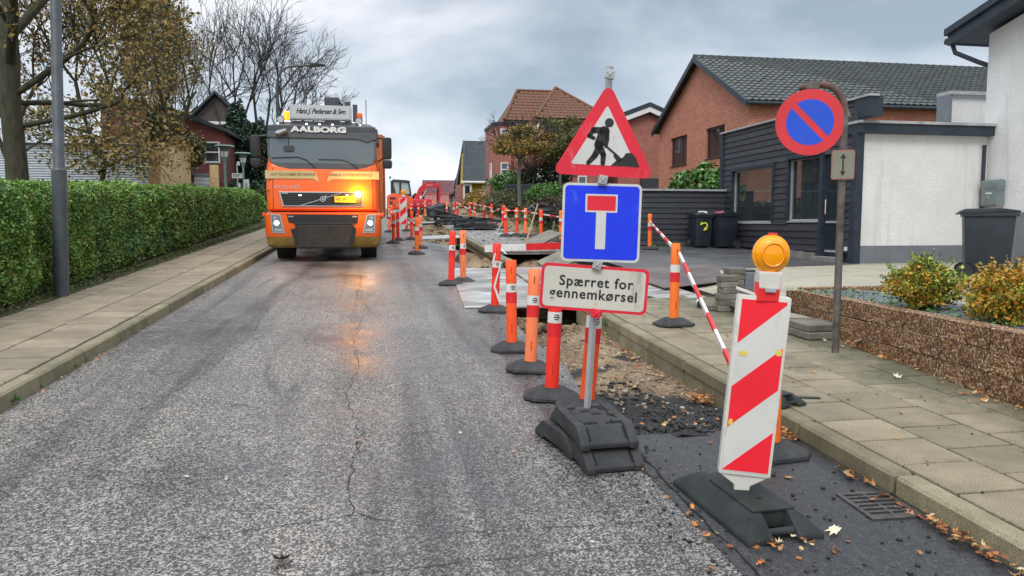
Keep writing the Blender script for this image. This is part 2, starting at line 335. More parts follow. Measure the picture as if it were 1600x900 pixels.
# truck and machines
def b_paint(c, d):
    def f(t, b):
        v = coords(t); n = noise(t, v, 2.5, 6, .7); z = sep(t, v, 2)
        k = ramp(t, z, [(0.0, .45), (1.0, .0)])
        k2 = mixc(t, 1, k, ramp(t, n, [(.3, .1), (.7, 1.0)]), 'MULTIPLY')
        link(t, mixc(t, k2, c, d), b, 'Base Color'); b.inputs['Coat Weight'].default_value = .35
    return f
M_TORANGE = mat('orange truck paint', rough=.33, build=b_paint((.95, .135, .012), (.35, .10, .03)))
M_TDARK = mat('dark grey truck plastic', rough=.45, build=simple((.035, .038, .044), (.065, .07, .078), 3))
M_TBLACK = mat('black truck plastic', (.014, .014, .015), .5)
M_GOLD = mat('gold stripe', rough=.4, build=simple((.52, .40, .17), (.64, .50, .24), 3))
M_GOLD2 = mat('dirty gold bumper', rough=.5, build=simple((.20, .12, .03), (.36, .23, .05), 3))
M_GOLDTXT = mat('dark gold lettering', (.12, .08, .03), .5)
M_WIND = mat('windscreen glass', (.10, .125, .135), .08, spec=.9)
M_CHROME = mat('dull chrome', (.55, .55, .56), .25, .9)
M_TYRE = mat('tyre rubber', rough=.8, build=simple((.018, .018, .018), (.045, .043, .04), 6))
M_SIGNBOX = mat('grey light box', rough=.4, build=simple((.40, .41, .43), (.50, .51, .53), 3))
M_MRED = mat('red machine paint', rough=.4, build=simple((.50, .02, .035), (.62, .035, .05), 2))
M_MORANGE = mat('red orange machine paint', rough=.4, build=simple((.75, .07, .02), (.88, .12, .04), 2))
M_PINKBOX = mat('faded pink steel', rough=.6, build=simple((.58, .25, .22), (.68, .33, .29), 3))
M_TEAL = mat('tinted cab glass', (.30, .42, .38), .1, spec=.8)
M_YNUM = mat('yellow number plate', (.85, .50, .03), .5)
def emis(name, c, s):
    m = mat(name, c, .3); b = m.node_tree.nodes['Principled BSDF']
    b.inputs['Emission Color'].default_value = (*c, 1); b.inputs['Emission Strength'].default_value = s; return m
M_HEAD = emis('lit headlamp', (1, .96, .86), 6)
M_STROBE = emis('lit amber strobe', (1, .62, .10), 30)
M_TINY = emis('lit marker lamp', (1, .80, .75), 2.0)
M_BEACON = emis('lit beacon', (1, .33, .02), 1.3)
M_BEACON0 = mat('orange beacon', (.95, .16, .01), .3)

# ------------------------------------------------------------------ mesh builder
class MB:
    def __init__(s): s.v = []; s.f = []; s.m = []
    def add(s, vs, fs, mi=0):
        o = len(s.v); s.v += [tuple(p) for p in vs]; s.f += [tuple(i + o for i in f) for f in fs]; s.m += [mi] * len(fs); return s
    def box(s, c, d, rot=None, mi=0, taper=None):
        x, y, z = d[0] / 2, d[1] / 2, d[2] / 2
        tx, ty = taper or (1, 1)
        p = [Vector((a * x * (tx if k > 0 else 1), b * y * (ty if k > 0 else 1), k * z)) for k in (-1, 1) for a, b in ((-1, -1), (1, -1), (1, 1), (-1, 1))]
        if rot:
            q = Euler(rot).to_matrix(); p = [q @ a for a in p]
        c = Vector(c)
        return s.add([a + c for a in p], [(3, 2, 1, 0), (4, 5, 6, 7), (0, 1, 5, 4), (1, 2, 6, 5), (2, 3, 7, 6), (3, 0, 4, 7)], mi)
    def b2(s, x0, x1, y0, y1, z0, z1, mi=0):
        return s.box(((x0 + x1) / 2, (y0 + y1) / 2, (z0 + z1) / 2), (x1 - x0, y1 - y0, z1 - z0), mi=mi)
    def prism(s, poly, d0, d1, axis='y', mi=0):
        """poly of 2D points extruded along an axis; 'y': (x,z), 'x': (y,z), 'z': (x,y)"""
        def P(a, b, d): return {'y': (a, d, b), 'x': (d, a, b), 'z': (a, b, d)}[axis]
        n = len(poly)
        vs = [P(a, b, d0) for a, b in poly] + [P(a, b, d1) for a, b in poly]
        return s.add(vs, [tuple(range(n))[::-1], tuple(range(n, 2 * n))] + [(i, (i + 1) % n, n + (i + 1) % n, n + i) for i in range(n)], mi)
    def tube(s, pts, r, n=10, mi=0, caps=True):
        pts = [Vector(p) for p in pts]
        rs = r if isinstance(r, (list, tuple)) else [r] * len(pts)
        o = len(s.v); ref = None
        for i, p in enumerate(pts):
            a = pts[max(0, i - 1)]; b = pts[min(len(pts) - 1, i + 1)]; t = (b - a).normalized()
            if ref is None: ref = (Vector((1, 0, 0)) if abs(t.x) < .8 else Vector((0, 1, 0))).cross(t).normalized()
            ref = (ref - t * ref.dot(t)).normalized(); u = ref; v = t.cross(u)
            for k in range(n):
                an = 2 * math.pi * k / n; s.v.append(tuple(p + (u * math.cos(an) + v * math.sin(an)) * rs[i]))
        for i in range(len(pts) - 1):
            for k in range(n):
                s.f.append((o + i * n + k, o + i * n + (k + 1) % n, o + (i + 1) * n + (k + 1) % n, o + (i + 1) * n + k)); s.m.append(mi)
        if caps:
            s.f.append(tuple(o + k for k in range(n))[::-1]); s.m.append(mi)
            q = o + (len(pts) - 1) * n; s.f.append(tuple(q + k for k in range(n))); s.m.append(mi)
        return s
    def build(s, name, mats, parent=None, loc=None, rot=None, smooth=False, bevel=0, seg=2):
        me = bpy.data.meshes.new(name); me.from_pydata(s.v, [], s.f)
        mats = mats if isinstance(mats, (list, tuple)) else [mats]
        for m in mats: me.materials.append(m)
        if len(mats) > 1: me.polygons.foreach_set('material_index', s.m)
        bm = bmesh.new(); bm.from_mesh(me); bmesh.ops.recalc_face_normals(bm, faces=bm.faces)
        if bevel: bmesh.ops.bevel(bm, geom=[e for e in bm.edges if len(e.link_faces) == 2 and e.calc_face_angle(0) > .5], offset=bevel, segments=seg, affect='EDGES', profile=.6)
        bm.to_mesh(me); bm.free()
        if smooth:
            me.polygons.foreach_set('use_smooth', [True] * len(me.polygons))
            me.set_sharp_from_angle(angle=R(38))
        me.update()
        return link_obj(name, me, parent, loc, rot)
def link_obj(name, me, parent=None, loc=None, rot=None):
    o = bpy.data.objects.new(name, me); COL.objects.link(o)
    if parent: o.parent = parent
    if loc is not None: o.location = loc
    if rot is not None: o.rotation_euler = rot
    return o
def tag(o, label=None, cat=None, group=None, kind=None):
    if label: o['label'] = label
    if cat: o['category'] = cat
    if group: o['group'] = group
    if kind: o['kind'] = kind
    return o
def thing(name, label, cat, loc=(0, 0, 0), rz=0, group=None, rot=None):
    o = bpy.data.objects.new(name, None); COL.objects.link(o); o.location = loc; o.empty_display_size = .1
    o.rotation_euler = rot if rot else (0, 0, rz)
    return tag(o, label, cat, group)
def kids(o): return [c for c in bpy.data.objects if c.parent == o]
def copy_tree(o, parent=None):
    c = o.copy(); COL.objects.link(c); c.parent = parent
    for ch in kids(o): copy_tree(ch, c)
    return c
def circle(cx, cz, r, n=32, a0=0, a1=2 * math.pi):
    m = n if abs(a1 - a0 - 2 * math.pi) < 1e-6 else n + 1
    return [(cx + r * math.cos(a0 + (a1 - a0) * i / n), cz + r * math.sin(a0 + (a1 - a0) * i / n)) for i in range(m)]
def rrect(x0, x1, z0, z1, r, n=5):
    p = []
    for cx, cz, a in ((x1 - r, z1 - r, 0), (x0 + r, z1 - r, 90), (x0 + r, z0 + r, 180), (x1 - r, z0 + r, 270)):
        p += [(cx + r * math.cos(R(a + 90 * i / n)), cz + r * math.sin(R(a + 90 * i / n))) for i in range(n + 1)]
    return p
def rpoly(pts, r, n=5):
    out_ = []
    k = len(pts)
    for i in range(k):
        p = Vector(pts[i]); a = (Vector(pts[i - 1]) - p).normalized(); b = (Vector(pts[(i + 1) % k]) - p).normalized()
        h = a.angle(b) / 2; d = r / math.tan(h); c = p + (a + b).normalized() * (r / math.sin(h))
        s_ = p + a * d - c; e_ = p + b * d - c
        a0 = math.atan2(s_.y, s_.x); a1 = math.atan2(e_.y, e_.x)
        while a1 - a0 > math.pi: a1 -= 2 * math.pi
        while a0 - a1 > math.pi: a1 += 2 * math.pi
        out_ += [(c.x + r * math.cos(a0 + (a1 - a0) * j / n), c.y + r * math.sin(a0 + (a1 - a0) * j / n)) for j in range(n + 1)]
    return out_
def sheet(name, xs, ys, zf, m, parent=None, smooth=True):
    xs = list(xs); ys = list(ys); vs = []; fs = []
    for y in ys:
        for x in xs:
            if isinstance(x, tuple): pass
            vs.append((x, y, zf(x, y)))
    n = len(xs)
    for j in range(len(ys) - 1):
        for i in range(n - 1):
            fs.append((j * n + i, j * n + i + 1, (j + 1) * n + i + 1, (j + 1) * n + i))
    b = MB(); b.add(vs, fs); return b.build(name, m, parent, smooth=smooth)
def np_mesh(name, verts, faces, mats, parent=None, mi=None, smooth=False):
    me = bpy.data.meshes.new(name); k = faces.shape[1]
    me.vertices.add(len(verts)); me.vertices.foreach_set('co', verts.astype(np.float32).ravel())
    me.loops.add(faces.size); me.loops.foreach_set('vertex_index', faces.astype(np.int32).ravel())
    me.polygons.add(len(faces)); me.polygons.foreach_set('loop_start', np.arange(0, faces.size, k, dtype=np.int32))
    for m in (mats if isinstance(mats, (list, tuple)) else [mats]): me.materials.append(m)
    if mi is not None: me.polygons.foreach_set('material_index', mi.astype(np.int32))
    if smooth: me.polygons.foreach_set('use_smooth', np.ones(len(faces), dtype=bool))
    me.update(calc_edges=True); me.validate()
    return link_obj(name, me, parent)
def unit(n):
    d = rng.normal(size=(n, 3)); return d / np.linalg.norm(d, axis=1)[:, None]
def leaves(name, P, size, m, parent=None, up=0.0, elong=1.6):
    """one small pointed leaf (4 vertices) at every point of P"""
    n = len(P); a = unit(n); nn = unit(n); nn[:, 2] += up
    b = np.cross(nn, a); b /= np.linalg.norm(b, axis=1)[:, None]; a = np.cross(b, nn); a /= np.linalg.norm(a, axis=1)[:, None]
    s = (size * rng.uniform(.6, 1.35, n))[:, None]
    V = np.stack([P - a * s * elong / 2, P + b * s / 2 + a * s * .1, P + a * s * elong / 2, P - b * s / 2 + a * s * .1], 1).reshape(-1, 3)
    return np_mesh(name, V, np.arange(4 * n).reshape(-1, 4), m, parent)
def blob_points(c, r, n, shell=.55, lump=.25, seed=0, flat=1):
    d = unit(n); rr = rng.uniform(shell, 1, n) ** .5
    ph = seed * 1.7
    k = 1 + lump * (np.sin(d[:, 0] * 4 + ph) * np.cos(d[:, 1] * 5 - ph) + .7 * np.sin(d[:, 2] * 7 + ph * 2) * np.cos(d[:, 0] * 6 + ph)) * .7
    return np.array(c) + d * rr[:, None] * k[:, None] * np.array(r)
def segs_mesh(name, segs, m, parent, n=5):
    A = np.array([s[0] for s in segs]); B = np.array([s[1] for s in segs]); ra = np.array([s[2] for s in segs]); rb = np.array([s[3] for s in segs])
    t = B - A; t /= (np.linalg.norm(t, axis=1)[:, None] + 1e-9)
    ref = np.where(np.abs(t[:, [2]]) > .9, np.array([[1., 0, 0]]), np.array([[0, 0, 1.]]))
    u = np.cross(t, ref); u /= np.linalg.norm(u, axis=1)[:, None]; v = np.cross(t, u)
    V = []
    for (P, r) in ((A, ra), (B, rb)):
        for k in range(n):
            an = 2 * math.pi * k / n; V.append(P + (u * math.cos(an) + v * math.sin(an)) * r[:, None])
    V = np.stack(V, 1).reshape(-1, 3); o = np.arange(len(A)) * 2 * n
    F = np.concatenate([np.stack([o + k, o + (k + 1) % n, o + n + (k + 1) % n, o + n + k], 1) for k in range(n)])
    return np_mesh(name, V, F, m, parent, smooth=True)
def grow(p, d, length, r, depth, segs, tips, spread=.55, ratio=.74, up=.12, wob=.18, nseg=4, kids_=(2, 3), rr=.62, side=True, minr=.006, sp=.75):
    """one limb: a chain of short segments that bends, throws side shoots and forks at its end"""
    p = Vector(p); d = Vector(d).normalized(); st = length / nseg
    for i in range(nseg):
        d = (d + Vector((random.gauss(0, wob), random.gauss(0, wob), random.gauss(0, wob) + up)) * .6).normalized()
        q = p + d * st; r2 = r * (1 - (1 - rr) * .5 * (i + 1) / nseg)
        segs.append((tuple(p), tuple(q), r * (1 - (1 - rr) * .5 * i / nseg), r2))
        if depth <= 2: tips.append(tuple(q))
        if side and depth > 0 and i >= 1 and random.random() < sp:
            ax = Vector((random.gauss(0, 1), random.gauss(0, 1), random.gauss(0, 1))).cross(d).normalized()
            grow(q, d + ax * random.uniform(.7, 1.2), length * random.uniform(.45, .65), max(minr, r2 * .5), depth - 1, segs, tips, spread, ratio, up, wob, nseg, kids_, rr, side, minr, sp)
        p = q
    if depth > 0:
        for k in range(random.randint(*kids_)):
            ax = Vector((random.gauss(0, 1), random.gauss(0, 1), random.gauss(0, 1))).cross(d).normalized()
            grow(p, d + ax * random.uniform(spread * .5, spread * 1.3), length * ratio * random.uniform(.8, 1.15), max(minr, r2 * rr * 1.1), depth - 1, segs, tips, spread, ratio, up, wob, nseg, kids_, rr, side, minr, sp)
def text(body, size, m, parent, loc, rot=(math.pi / 2, 0, 0), shear=0, sx=1, name='lettering', ext=.0006, off=0, space=1.0, align='CENTER'):
    cu = bpy.data.curves.new('t', 'FONT'); cu.body = body; cu.size = size; cu.align_x = align; cu.align_y = 'CENTER'
    cu.extrude = ext; cu.offset = off; cu.shear = shear; cu.space_character = space; cu.resolution_u = 3
    o = bpy.data.objects.new('t', cu); COL.objects.link(o)
    me = bpy.data.meshes.new_from_object(o.evaluated_get(bpy.context.evaluated_depsgraph_get()))
    bpy.data.objects.remove(o); me.materials.clear(); me.materials.append(m)
    q = link_obj(name, me, parent, loc, rot); q.scale = (sx, 1, 1); return q

# ================================================================== THE SETTING
def sst(t): t = max(0, min(1, t)); return t * t * (3 - 2 * t)
def wob(x, y, s=1.0): return math.sin(x * 3.1 * s + y * 1.7 * s) * math.cos(y * 2.3 * s - x * 1.1 * s) + .5 * math.sin(x * 7.3 * s + 1) * math.sin(y * 6.1 * s)
def terr(x, y):
    if x < -3.95: return base(y) + .105 + (.03 * wob(x, y) if x < -6 else 0)
    if x < 4.9 or (y < 18.5 and x < 17): return base(y) - .55
    b_ = 1.0 * sst((x - 5.0) / 1.6) if 18.5 <= y < 46 else .1
    return base(y) + .12 + b_ + .05 * wob(x, y)
xs = [-500, -200, -80, -40, -25, -16, -12, -9, -7, -6, -5, -4.4, -3.96, -3.94, 0, 4.6, 4.88] + [4.92 + .3 * i for i in range(12)] + [9, 10.5, 12, 14, 16.9, 17.1, 20, 25, 32, 45, 80, 200, 500]
ys = [-60, -20, -5, 0, 5, 10, 15, 18.48, 18.52] + [19 + i for i in range(42)] + [65, 70, 76, 82, 90, 98, 110, 130, 160, 220, 320, 600]
tag(sheet('ground', xs, ys, terr, M_GRASS), kind='structure')
def edgeR(y):
    if y < 4.2: return 1.46
    for (a, xa), (b, xb) in zip(EDG, EDG[1:]):
        if a <= y <= b: return xa + (xb - xa) * (y - a) / (b - a)
    return 2.5
EDG = [(4.2, 1.46), (4.6, 1.55), (5.3, 1.50), (6.2, 1.58), (7.5, 1.52), (9.3, 1.56), (13.8, 1.50), (14.5, 1.75), (16, 1.6), (18, 1.95), (20.5, 1.9), (22, 1.45), (30, 1.5), (44, 1.6), (46, 2.5)]
ys = [-4, 0, 2, 4.199, 4.2] + [4.3 + .2 * i for i in range(60)] + [16.5 + .5 * i for i in range(60)] + [47, 52, 58, 64, 70, 78, 86, 98, 130, 220]
b = MB(); n = 5; vs = []; fs = []
for y in ys:
    for i in range(n): vs.append((-2.5 + (edgeR(y) + 2.5) * i / (n - 1), y, base(y)))
for j in range(len(ys) - 1):
    for i in range(n - 1): fs.append((j * n + i, j * n + i + 1, (j + 1) * n + i + 1, (j + 1) * n + i))
o0 = len(vs)                                       # broken edge of the road above the trench
js = [j for j, y in enumerate(ys) if 4.2 <= y <= 46.5]
for j in js: vs.append((edgeR(ys[j]) - .02 * random.random(), ys[j], base(ys[j]) - .5))
for q in range(len(js) - 1): fs.append((js[q] * n + n - 1, js[q + 1] * n + n - 1, o0 + q + 1, o0 + q))
b.add(vs, fs); road = tag(b.build('road', M_ROAD), kind='structure')
tag(sheet('road_patch', [1.40, 1.7, 2.1, 2.52], [-4, 0, 2, 3, 4.1, 4.28], lambda x, y: base(y) - .004 + (.008 if x > 1.3 else 0), M_PATCH), kind='structure')
def strip(pts, wd, name='crack', m=None, parent=None, lift=.004, jag=.02):
    vs = []; P = []
    for (a, c), (d_, e_) in zip(pts, pts[1:]):
        k = max(2, int(math.hypot(d_ - a, e_ - c) / .07))
        P += [(a + (d_ - a) * i / k + random.uniform(-jag, jag), c + (e_ - c) * i / k + random.uniform(-jag, jag) * .5) for i in range(k)]
    P.append(pts[-1]); b = MB()
    for i, (x, y) in enumerate(P):
        x2, y2 = P[min(i + 1, len(P) - 1)]; x1, y1 = P[max(0, i - 1)]
        d_ = Vector((x2 - x1, y2 - y1)); d_ = d_.normalized() if d_.length else Vector((0, 1)); nn = Vector((-d_.y, d_.x)) * wd * random.uniform(.25, 1.0) / 2
        vs += [(x + nn.x, y + nn.y, base(y + nn.y) + lift), (x - nn.x, y - nn.y, base(y - nn.y) + lift)]
    b.add(vs, [(2 * i, 2 * i + 1, 2 * i + 3, 2 * i + 2) for i in range(len(P) - 1)])
    return b.build(name, m or mat('crack shade', (.022, .021, .020), .9), parent)
for p, wd in [([(-.13, 3.42), (-.16, 3.9), (-.12, 4.6), (-.25, 5.4), (-.18, 6.4), (-.26, 7.4), (-.2, 8.8), (-.1, 9.4), (-.32, 10.6), (-.28, 12.5), (-.4, 15)], .0065),
              ([(-.13, 3.42), (-.35, 3.36), (-.8, 3.28)], .008), ([(-.13, 3.42), (.05, 3.3), (.25, 3.22)], .007), ([(.25, 3.15), (.6, 3.14), (1.2, 3.12)], .006),
              ([(-1.62, 5.2), (-1.42, 6.2), (-1.30, 8), (-1.38, 9.4), (-1.25, 12), (-1.4, 15)], .0055), ([(-1.62, 5.35), (-1.1, 5.4), (-.9, 5.3)], .007),
              ([(-.1, 4.5), (.35, 4.55)], .005), ([(-2.2, 2.66), (-1.4, 2.74), (-.9, 2.80), (-.1, 2.86), (.6, 2.90), (1.3, 2.92)], .006), ([(-2.3, 2.64), (-1.7, 2.70), (-1.1, 2.76)], .022), ([(.2, 6.6), (.7, 6.75)], .005), ([(-.15, 5.6), (-.5, 6.0)], .005)]:
    strip(p, wd, parent=road)
strip([(1.46, -1), (1.47, 2), (1.45, 3.2), (1.47, 4.2)], .02, 'patch_joint', M_HOLE, road, .009, .01)

def trz(x, y):
    b_ = base(y); n_ = .028 * wob(x, y, 1.6) + .018 * wob(x + 5, y, 4.1) + .01 * math.sin(x * 31 + y * 17) * math.sin(y * 29)
    if y < 9.0: d_ = -.015 - .085 * sst((y - 4.25) / .9) - .33 * sst((y - 8.55) / .45)
    elif y < 14.2: d_ = -.45
    else:
        d_ = -.24 + .10 * math.sin(y * .9 + x) + .16 * math.exp(-((y - 15.4) ** 2 + (x - 2.2) ** 2 * 2) * 1.2) - .22 * math.exp(-((y - 21.2) ** 2 * .8 + (x - 2.1) ** 2 * 3)) + .17 * sst((y - 24) / 2) + .15 * math.exp(-((y - 15.8) ** 2 * .7 + (x - 3.6) ** 2 * 3))
        n_ *= 1.9
    if y > 9 and x > 4.4: d_ += .35 * sst((x - 4.4) / .6)
    return b_ + d_ + n_
tag(sheet('trench_bed', np.arange(1.3, 5.31, .075), list(np.arange(4.2, 19, .075)) + list(np.arange(19, 46.6, .2)), trz, M_SOIL), kind='structure')

# kerbs and paving: every stone and slab its own piece
def box_mesh(name, dx, dy, dz, m, bev=.006):
    b = MB().box((0, 0, -dz / 2), (dx, dy, dz)); o = b.build(name, m, bevel=bev, seg=1); me = o.data; bpy.data.objects.remove(o); return me
def row(name, parent, me, x, y0, y1, pitch, dz=.12, jit=.004, skip=None, rz=0):
    y = y0 + pitch / 2
    while y < y1:
        if not (skip and skip(x, y)):
            o = link_obj(name, me, parent, (x + random.uniform(-1, 1) * jit * .6, y, base(y) + dz + random.uniform(-1, .6) * jit), (TILT + random.gauss(0, .002), random.gauss(0, .003), rz + random.gauss(0, .0025)))
        y += pitch
kr = tag(sheet('right_kerb_bed', [2.50, 2.64], list(np.arange(-2, 46, 1.0)), lambda x, y: base(y) + .02, M_JOINT), kind='structure')
me_k = box_mesh('kerb_stone', .125, .844, .30, M_KERB, .016)
row('kerb_stone', kr, me_k, 2.567, -1.1, 9.1, .857, .12); row('kerb_stone', kr, me_k, 2.62, 14.6, 45.5, .857, .12, .012)
kl = tag(sheet('left_kerb_bed', [-2.64, -2.51], list(np.arange(-2, 60, 1.0)), lambda x, y: base(y) + .02, M_JOINT), kind='structure')
me_kl = box_mesh('kerb_stone', .122, .864, .30, M_KERB, .016)
row('kerb_stone', kl, me_kl, -2.567, -1.0, 57, .877, .115)
pr_ = tag(sheet('right_pavement', [2.60, 3.4, 4.50], list(np.arange(-2, 9.6, .5)), lambda x, y: base(y) + .103, M_JOINT), kind='structure')
me_s = box_mesh('paving_slab', .411, .354, .06, M_SLAB_R, .005)
for i in range(5):
    row('paving_slab', pr_, me_s, 2.845 + .425 * i if i < 4 else 4.50, -1.6 + (.0 if i % 2 else .185) - .10, 9.3, .370, .12, .0035)
pl_ = tag(sheet('left_pavement', [-4.0, -3.4, -2.60], list(np.arange(-2, 60, 1)), lambda x, y: base(y) + .098, M_JOINT), kind='structure')
me_sl = box_mesh('paving_slab', .520, .377, .06, M_SLAB_L, .006)
row('paving_slab', pl_, me_sl, -2.905, -1, 34, .40, .115, .0035); row('paving_slab', pl_, me_sl, -3.448, -1.2, 34, .40, .115, .0035)
me_e = box_mesh('edge_paver', .258, .190, .05, M_SLAB_L, .004)
row('edge_paver', pl_, me_e, -3.855, 1, 31, .2, .113, .003)
for xx, w_ in ((-2.905, .534), (-3.448, .534)):
    sheet('far_paving', [xx - w_ / 2, xx + w_ / 2], [34, 40, 46, 52, 58], lambda x, y: base(y) + .115, M_SLAB_L, pl_)
sheet('verge_soil', [-4.35, -3.99], list(np.arange(-2, 40, .5)), lambda x, y: base(y) + .112 + .008 * wob(x, y), M_GRASS, pl_)
# walkway right of the trench
wk = tag(sheet('far_right_pavement', [2.69, 4.9], list(np.arange(17.0, 46.5, .5)), lambda x, y: base(y) + .09, M_JOINT), kind='structure')
me_c = box_mesh('concrete_panel', 1.08, 1.18, .09, M_GREYCONC, .008)
for xx in (3.24, 4.33): row('concrete_panel', wk, me_c, xx, 17.0, 46, 1.2, .12, .008)
# forecourt
def fz(x, y):
    lo = base(y) + .12; hi = max(.74, lo); return lo + (hi - lo) * (sst((x - 4.5) / 1.3) if y > 7.4 else sst((x - 4.2) / .3))
fc = tag(sheet('forecourt_concrete', [4.52, 4.7, 4.9, 5.1, 5.3, 5.6, 6, 7, 8, 9, 10, 11, 12.5, 16], [-2, 0, 2, 4, 6, 7, 7.4, 7.41, 8, 9, 10, 11, 12, 13.2], lambda x, y: fz(x, y) - (.0 if y > 7.4 or x > 5.2 else .06), M_CONC), kind='structure')
b = MB()
vs = [(x, y + (x - 5.7) * .30 * max(0, (13 - y)) / 1.4 if y < 13 and x > 5.7 else y, 0) for y in (11.6, 13, 14.5, 16, 17.5, 18.6) for x in (4.45, 4.8, 5.2, 5.7, 6.5, 7.5, 9.02)]
vs = [(x, y, fz(x, y) + .005) for x, y, _ in vs]
yard = tag(MB().add(vs, [(j * 7 + i, j * 7 + i + 1, j * 7 + i + 8, j * 7 + i + 7) for j in range(5) for i in range(6)]).build('yard_asphalt', M_YARD, smooth=True), kind='structure')
b = MB()
for y0 in np.arange(9.4, 18.4, .6): b.add([(4.5, y0, fz(4.5, y0) + .004), (4.5, y0 + .6, fz(4.5, y0 + .6) + .004), (4.46, y0 + .6, base(y0) - .5), (4.46, y0, base(y0) - .5)], [(0, 1, 2, 3)])
b.build('cut_edge', M_DIRT, yard)

# ---- drain grate in the patch
g = thing('drain_grate', 'rusty iron drain grate sunk in the fresh asphalt beside the kerb', 'drain grate', (2.365, 3.10, base(3.10) + .008), rot=(TILT, 0, -.03))
MB().b2(-.135, -.11, -.15, .15, -.03, .006).b2(.11, .135, -.15, .15, -.03, .006).b2(-.11, .11, -.15, -.125, -.03, .006).b2(-.11, .11, .125, .15, -.03, .006).build('frame', M_GRATE, g, bevel=.002, seg=1)
MB().b2(-.11, .11, -.125, .125, -.0045, -.0015).build('shaft', M_HOLE, g)
for i in range(6): MB().b2(-.109, .109, -.118 + i * .042, -.102 + i * .042, -.006, .004).build('bar', M_GRATE, g, bevel=.002, seg=1)
MB().b2(-.006, .006, -.124, .124, -.006, .0045).build('rib', M_GRATE, g)

# ---- steel plates
def slab(name, label, cat, pts, th, m, group=None, rot=None, mi=None):
    """flat piece given by its corner points (x, y, z of its top) """
    b = MB(); k = len(pts); b.add([p for p in pts] + [(x, y, z - th) for x, y, z in pts], [tuple(range(k)), tuple(range(k, 2 * k))[::-1]] + [(i, (i + 1) % k, k + (i + 1) % k, k + i) for i in range(k)])
    return tag(b.build(name, m, bevel=min(.006, th * .3), seg=1), label, cat, group)
def gp(x, y, d): return (x, y, base(y) + d)
slab('steel_plate', 'wide wet steel plate bridging the near trench behind the bent red marker post', 'steel plate', [gp(1.08, 9.38, .022), gp(2.35, 9.24, .022), gp(2.42, 14.0, .026), gp(1.36, 14.2, .022)], .02, M_PLATE)
slab('steel_plate', 'steel plate laid next to the wet one, under the small white text sign', 'steel plate', [gp(2.37, 9.24, .05), gp(4.28, 9.16, .13), gp(4.2, 13.4, .13), gp(2.44, 13.9, .05)], .02, M_PLATE)
slab('steel_plate', 'brown steel plate sloping up to the yard asphalt beside the stack of pavers', 'steel plate', [gp(4.0, 9.9, .16), gp(5.6, 10.3, .24), gp(5.9, 12.6, .22), gp(4.0, 12.6, .16)], .02, M_BRPLATE)
slab('steel_plate', 'narrow pale steel plate lying across the trench beyond the pair of marker posts', 'steel plate', [gp(1.1, 22.6, .03), gp(4.6, 22.9, .15), gp(4.6, 24.4, .15), gp(1.15, 24.1, .03)], .025, M_FELT)
slab('steel_plate', 'long pale plate lying across the trench in front of the excavators', 'steel plate', [gp(.9, 33.0, .05), gp(4.2, 33.2, .16), gp(4.2, 34.0, .16), gp(.9, 33.8, .05)], .04, M_FELT)

# ---- retaining wall of exposed aggregate
def wallx(y): return 4.10 + .093 * (y - 4.0) if y < 7.55 else 4.43
rw = thing('retaining_wall', 'low garden wall of brown exposed pebble aggregate along the right pavement', 'wall', (0, 0, 0))
me_b = [MB().box((0, 0, 0), (.16, .966, .1565)).build('block', M_AGGR, bevel=.006, seg=1) for _ in range(1)][0]; meb = me_b.data; bpy.data.objects.remove(me_b)
ang = -math.atan(.093)
for k in range(5):
    zt = .79 - .158 * k; y = -3.9 + (.5 if k % 2 else 0)
    while y < 7.4:
        if base(y) + .12 < zt + .02: link_obj('block', meb, rw, (wallx(y) + .08 + random.uniform(-.003, .003), y + .02, zt - .078 + random.uniform(-.002, .002)), (random.gauss(0, .004), random.gauss(0, .008), ang + random.gauss(0, .004)))
        y += .97
gy = list(np.arange(-4, 7.6, .3)); vs = [((wallx(y) + .12) * (1 - u) + 5.25 * u, y, .772 + .01 * wob(u * 3, y, 3)) for y in gy for u in (0, .33, .66, 1)]
tag(MB().add(vs, [(j * 4 + i, j * 4 + i + 1, (j + 1) * 4 + i + 1, (j + 1) * 4 + i) for j in range(len(gy) - 1) for i in range(3)]).build('gravel_bed', M_GRAVEL, smooth=True), kind='structure')
MB().b2(4.6, 5.7, 7.43, 7.52, .70, .80).build('bed_edging', M_AGGR, rw, bevel=.01)
# slope at the head of the bed
MB().b2(4.42, 5.3, 7.38, 7.45, .45, .775).build('end_block', M_AGGR, rw, bevel=.01)

# ================================================================== FOREGROUND THINGS
# ---- warning sign on a post (local frame: x right, z up, faces -y)
st = thing('warning_sign', 'leaning galvanised sign post with road works triangle, blue dead end square and white text plate', 'road sign', (1.205, 4.20, base(4.2) - .022), rot=(0, R(3.2), -R(13)))
MB().tube([(0, 0, .10), (0, 0, 2.24)], .021, 4).build('post', M_ALU, st, rot=(0, 0, R(0)))
def plate(name, poly, m, parent, y0=-.030, th=.004, loc=None, rot=None, ox=0, oz=0):
    return MB().prism([(a + ox, c + oz) for a, c in poly], y0, y0 + th).build(name, m, parent, loc, rot)
tri = [(-.312, 1.635), (.288, 1.590), (.003, 2.175)]
tri = [(-.300, 1.612), (.298, 1.612), (.0, 2.150)]
T = plate('triangle_plate', rpoly(tri, .035), M_REDSIGN, st, -.034, .006)
c_ = Vector((0, 1.612 + .172))
inn = [tuple(c_ + (Vector(p) - c_) * .635) for p in tri]
plate('white_field', rpoly(inn, .008), M_WHITESIGN, T, -.0355, .002)
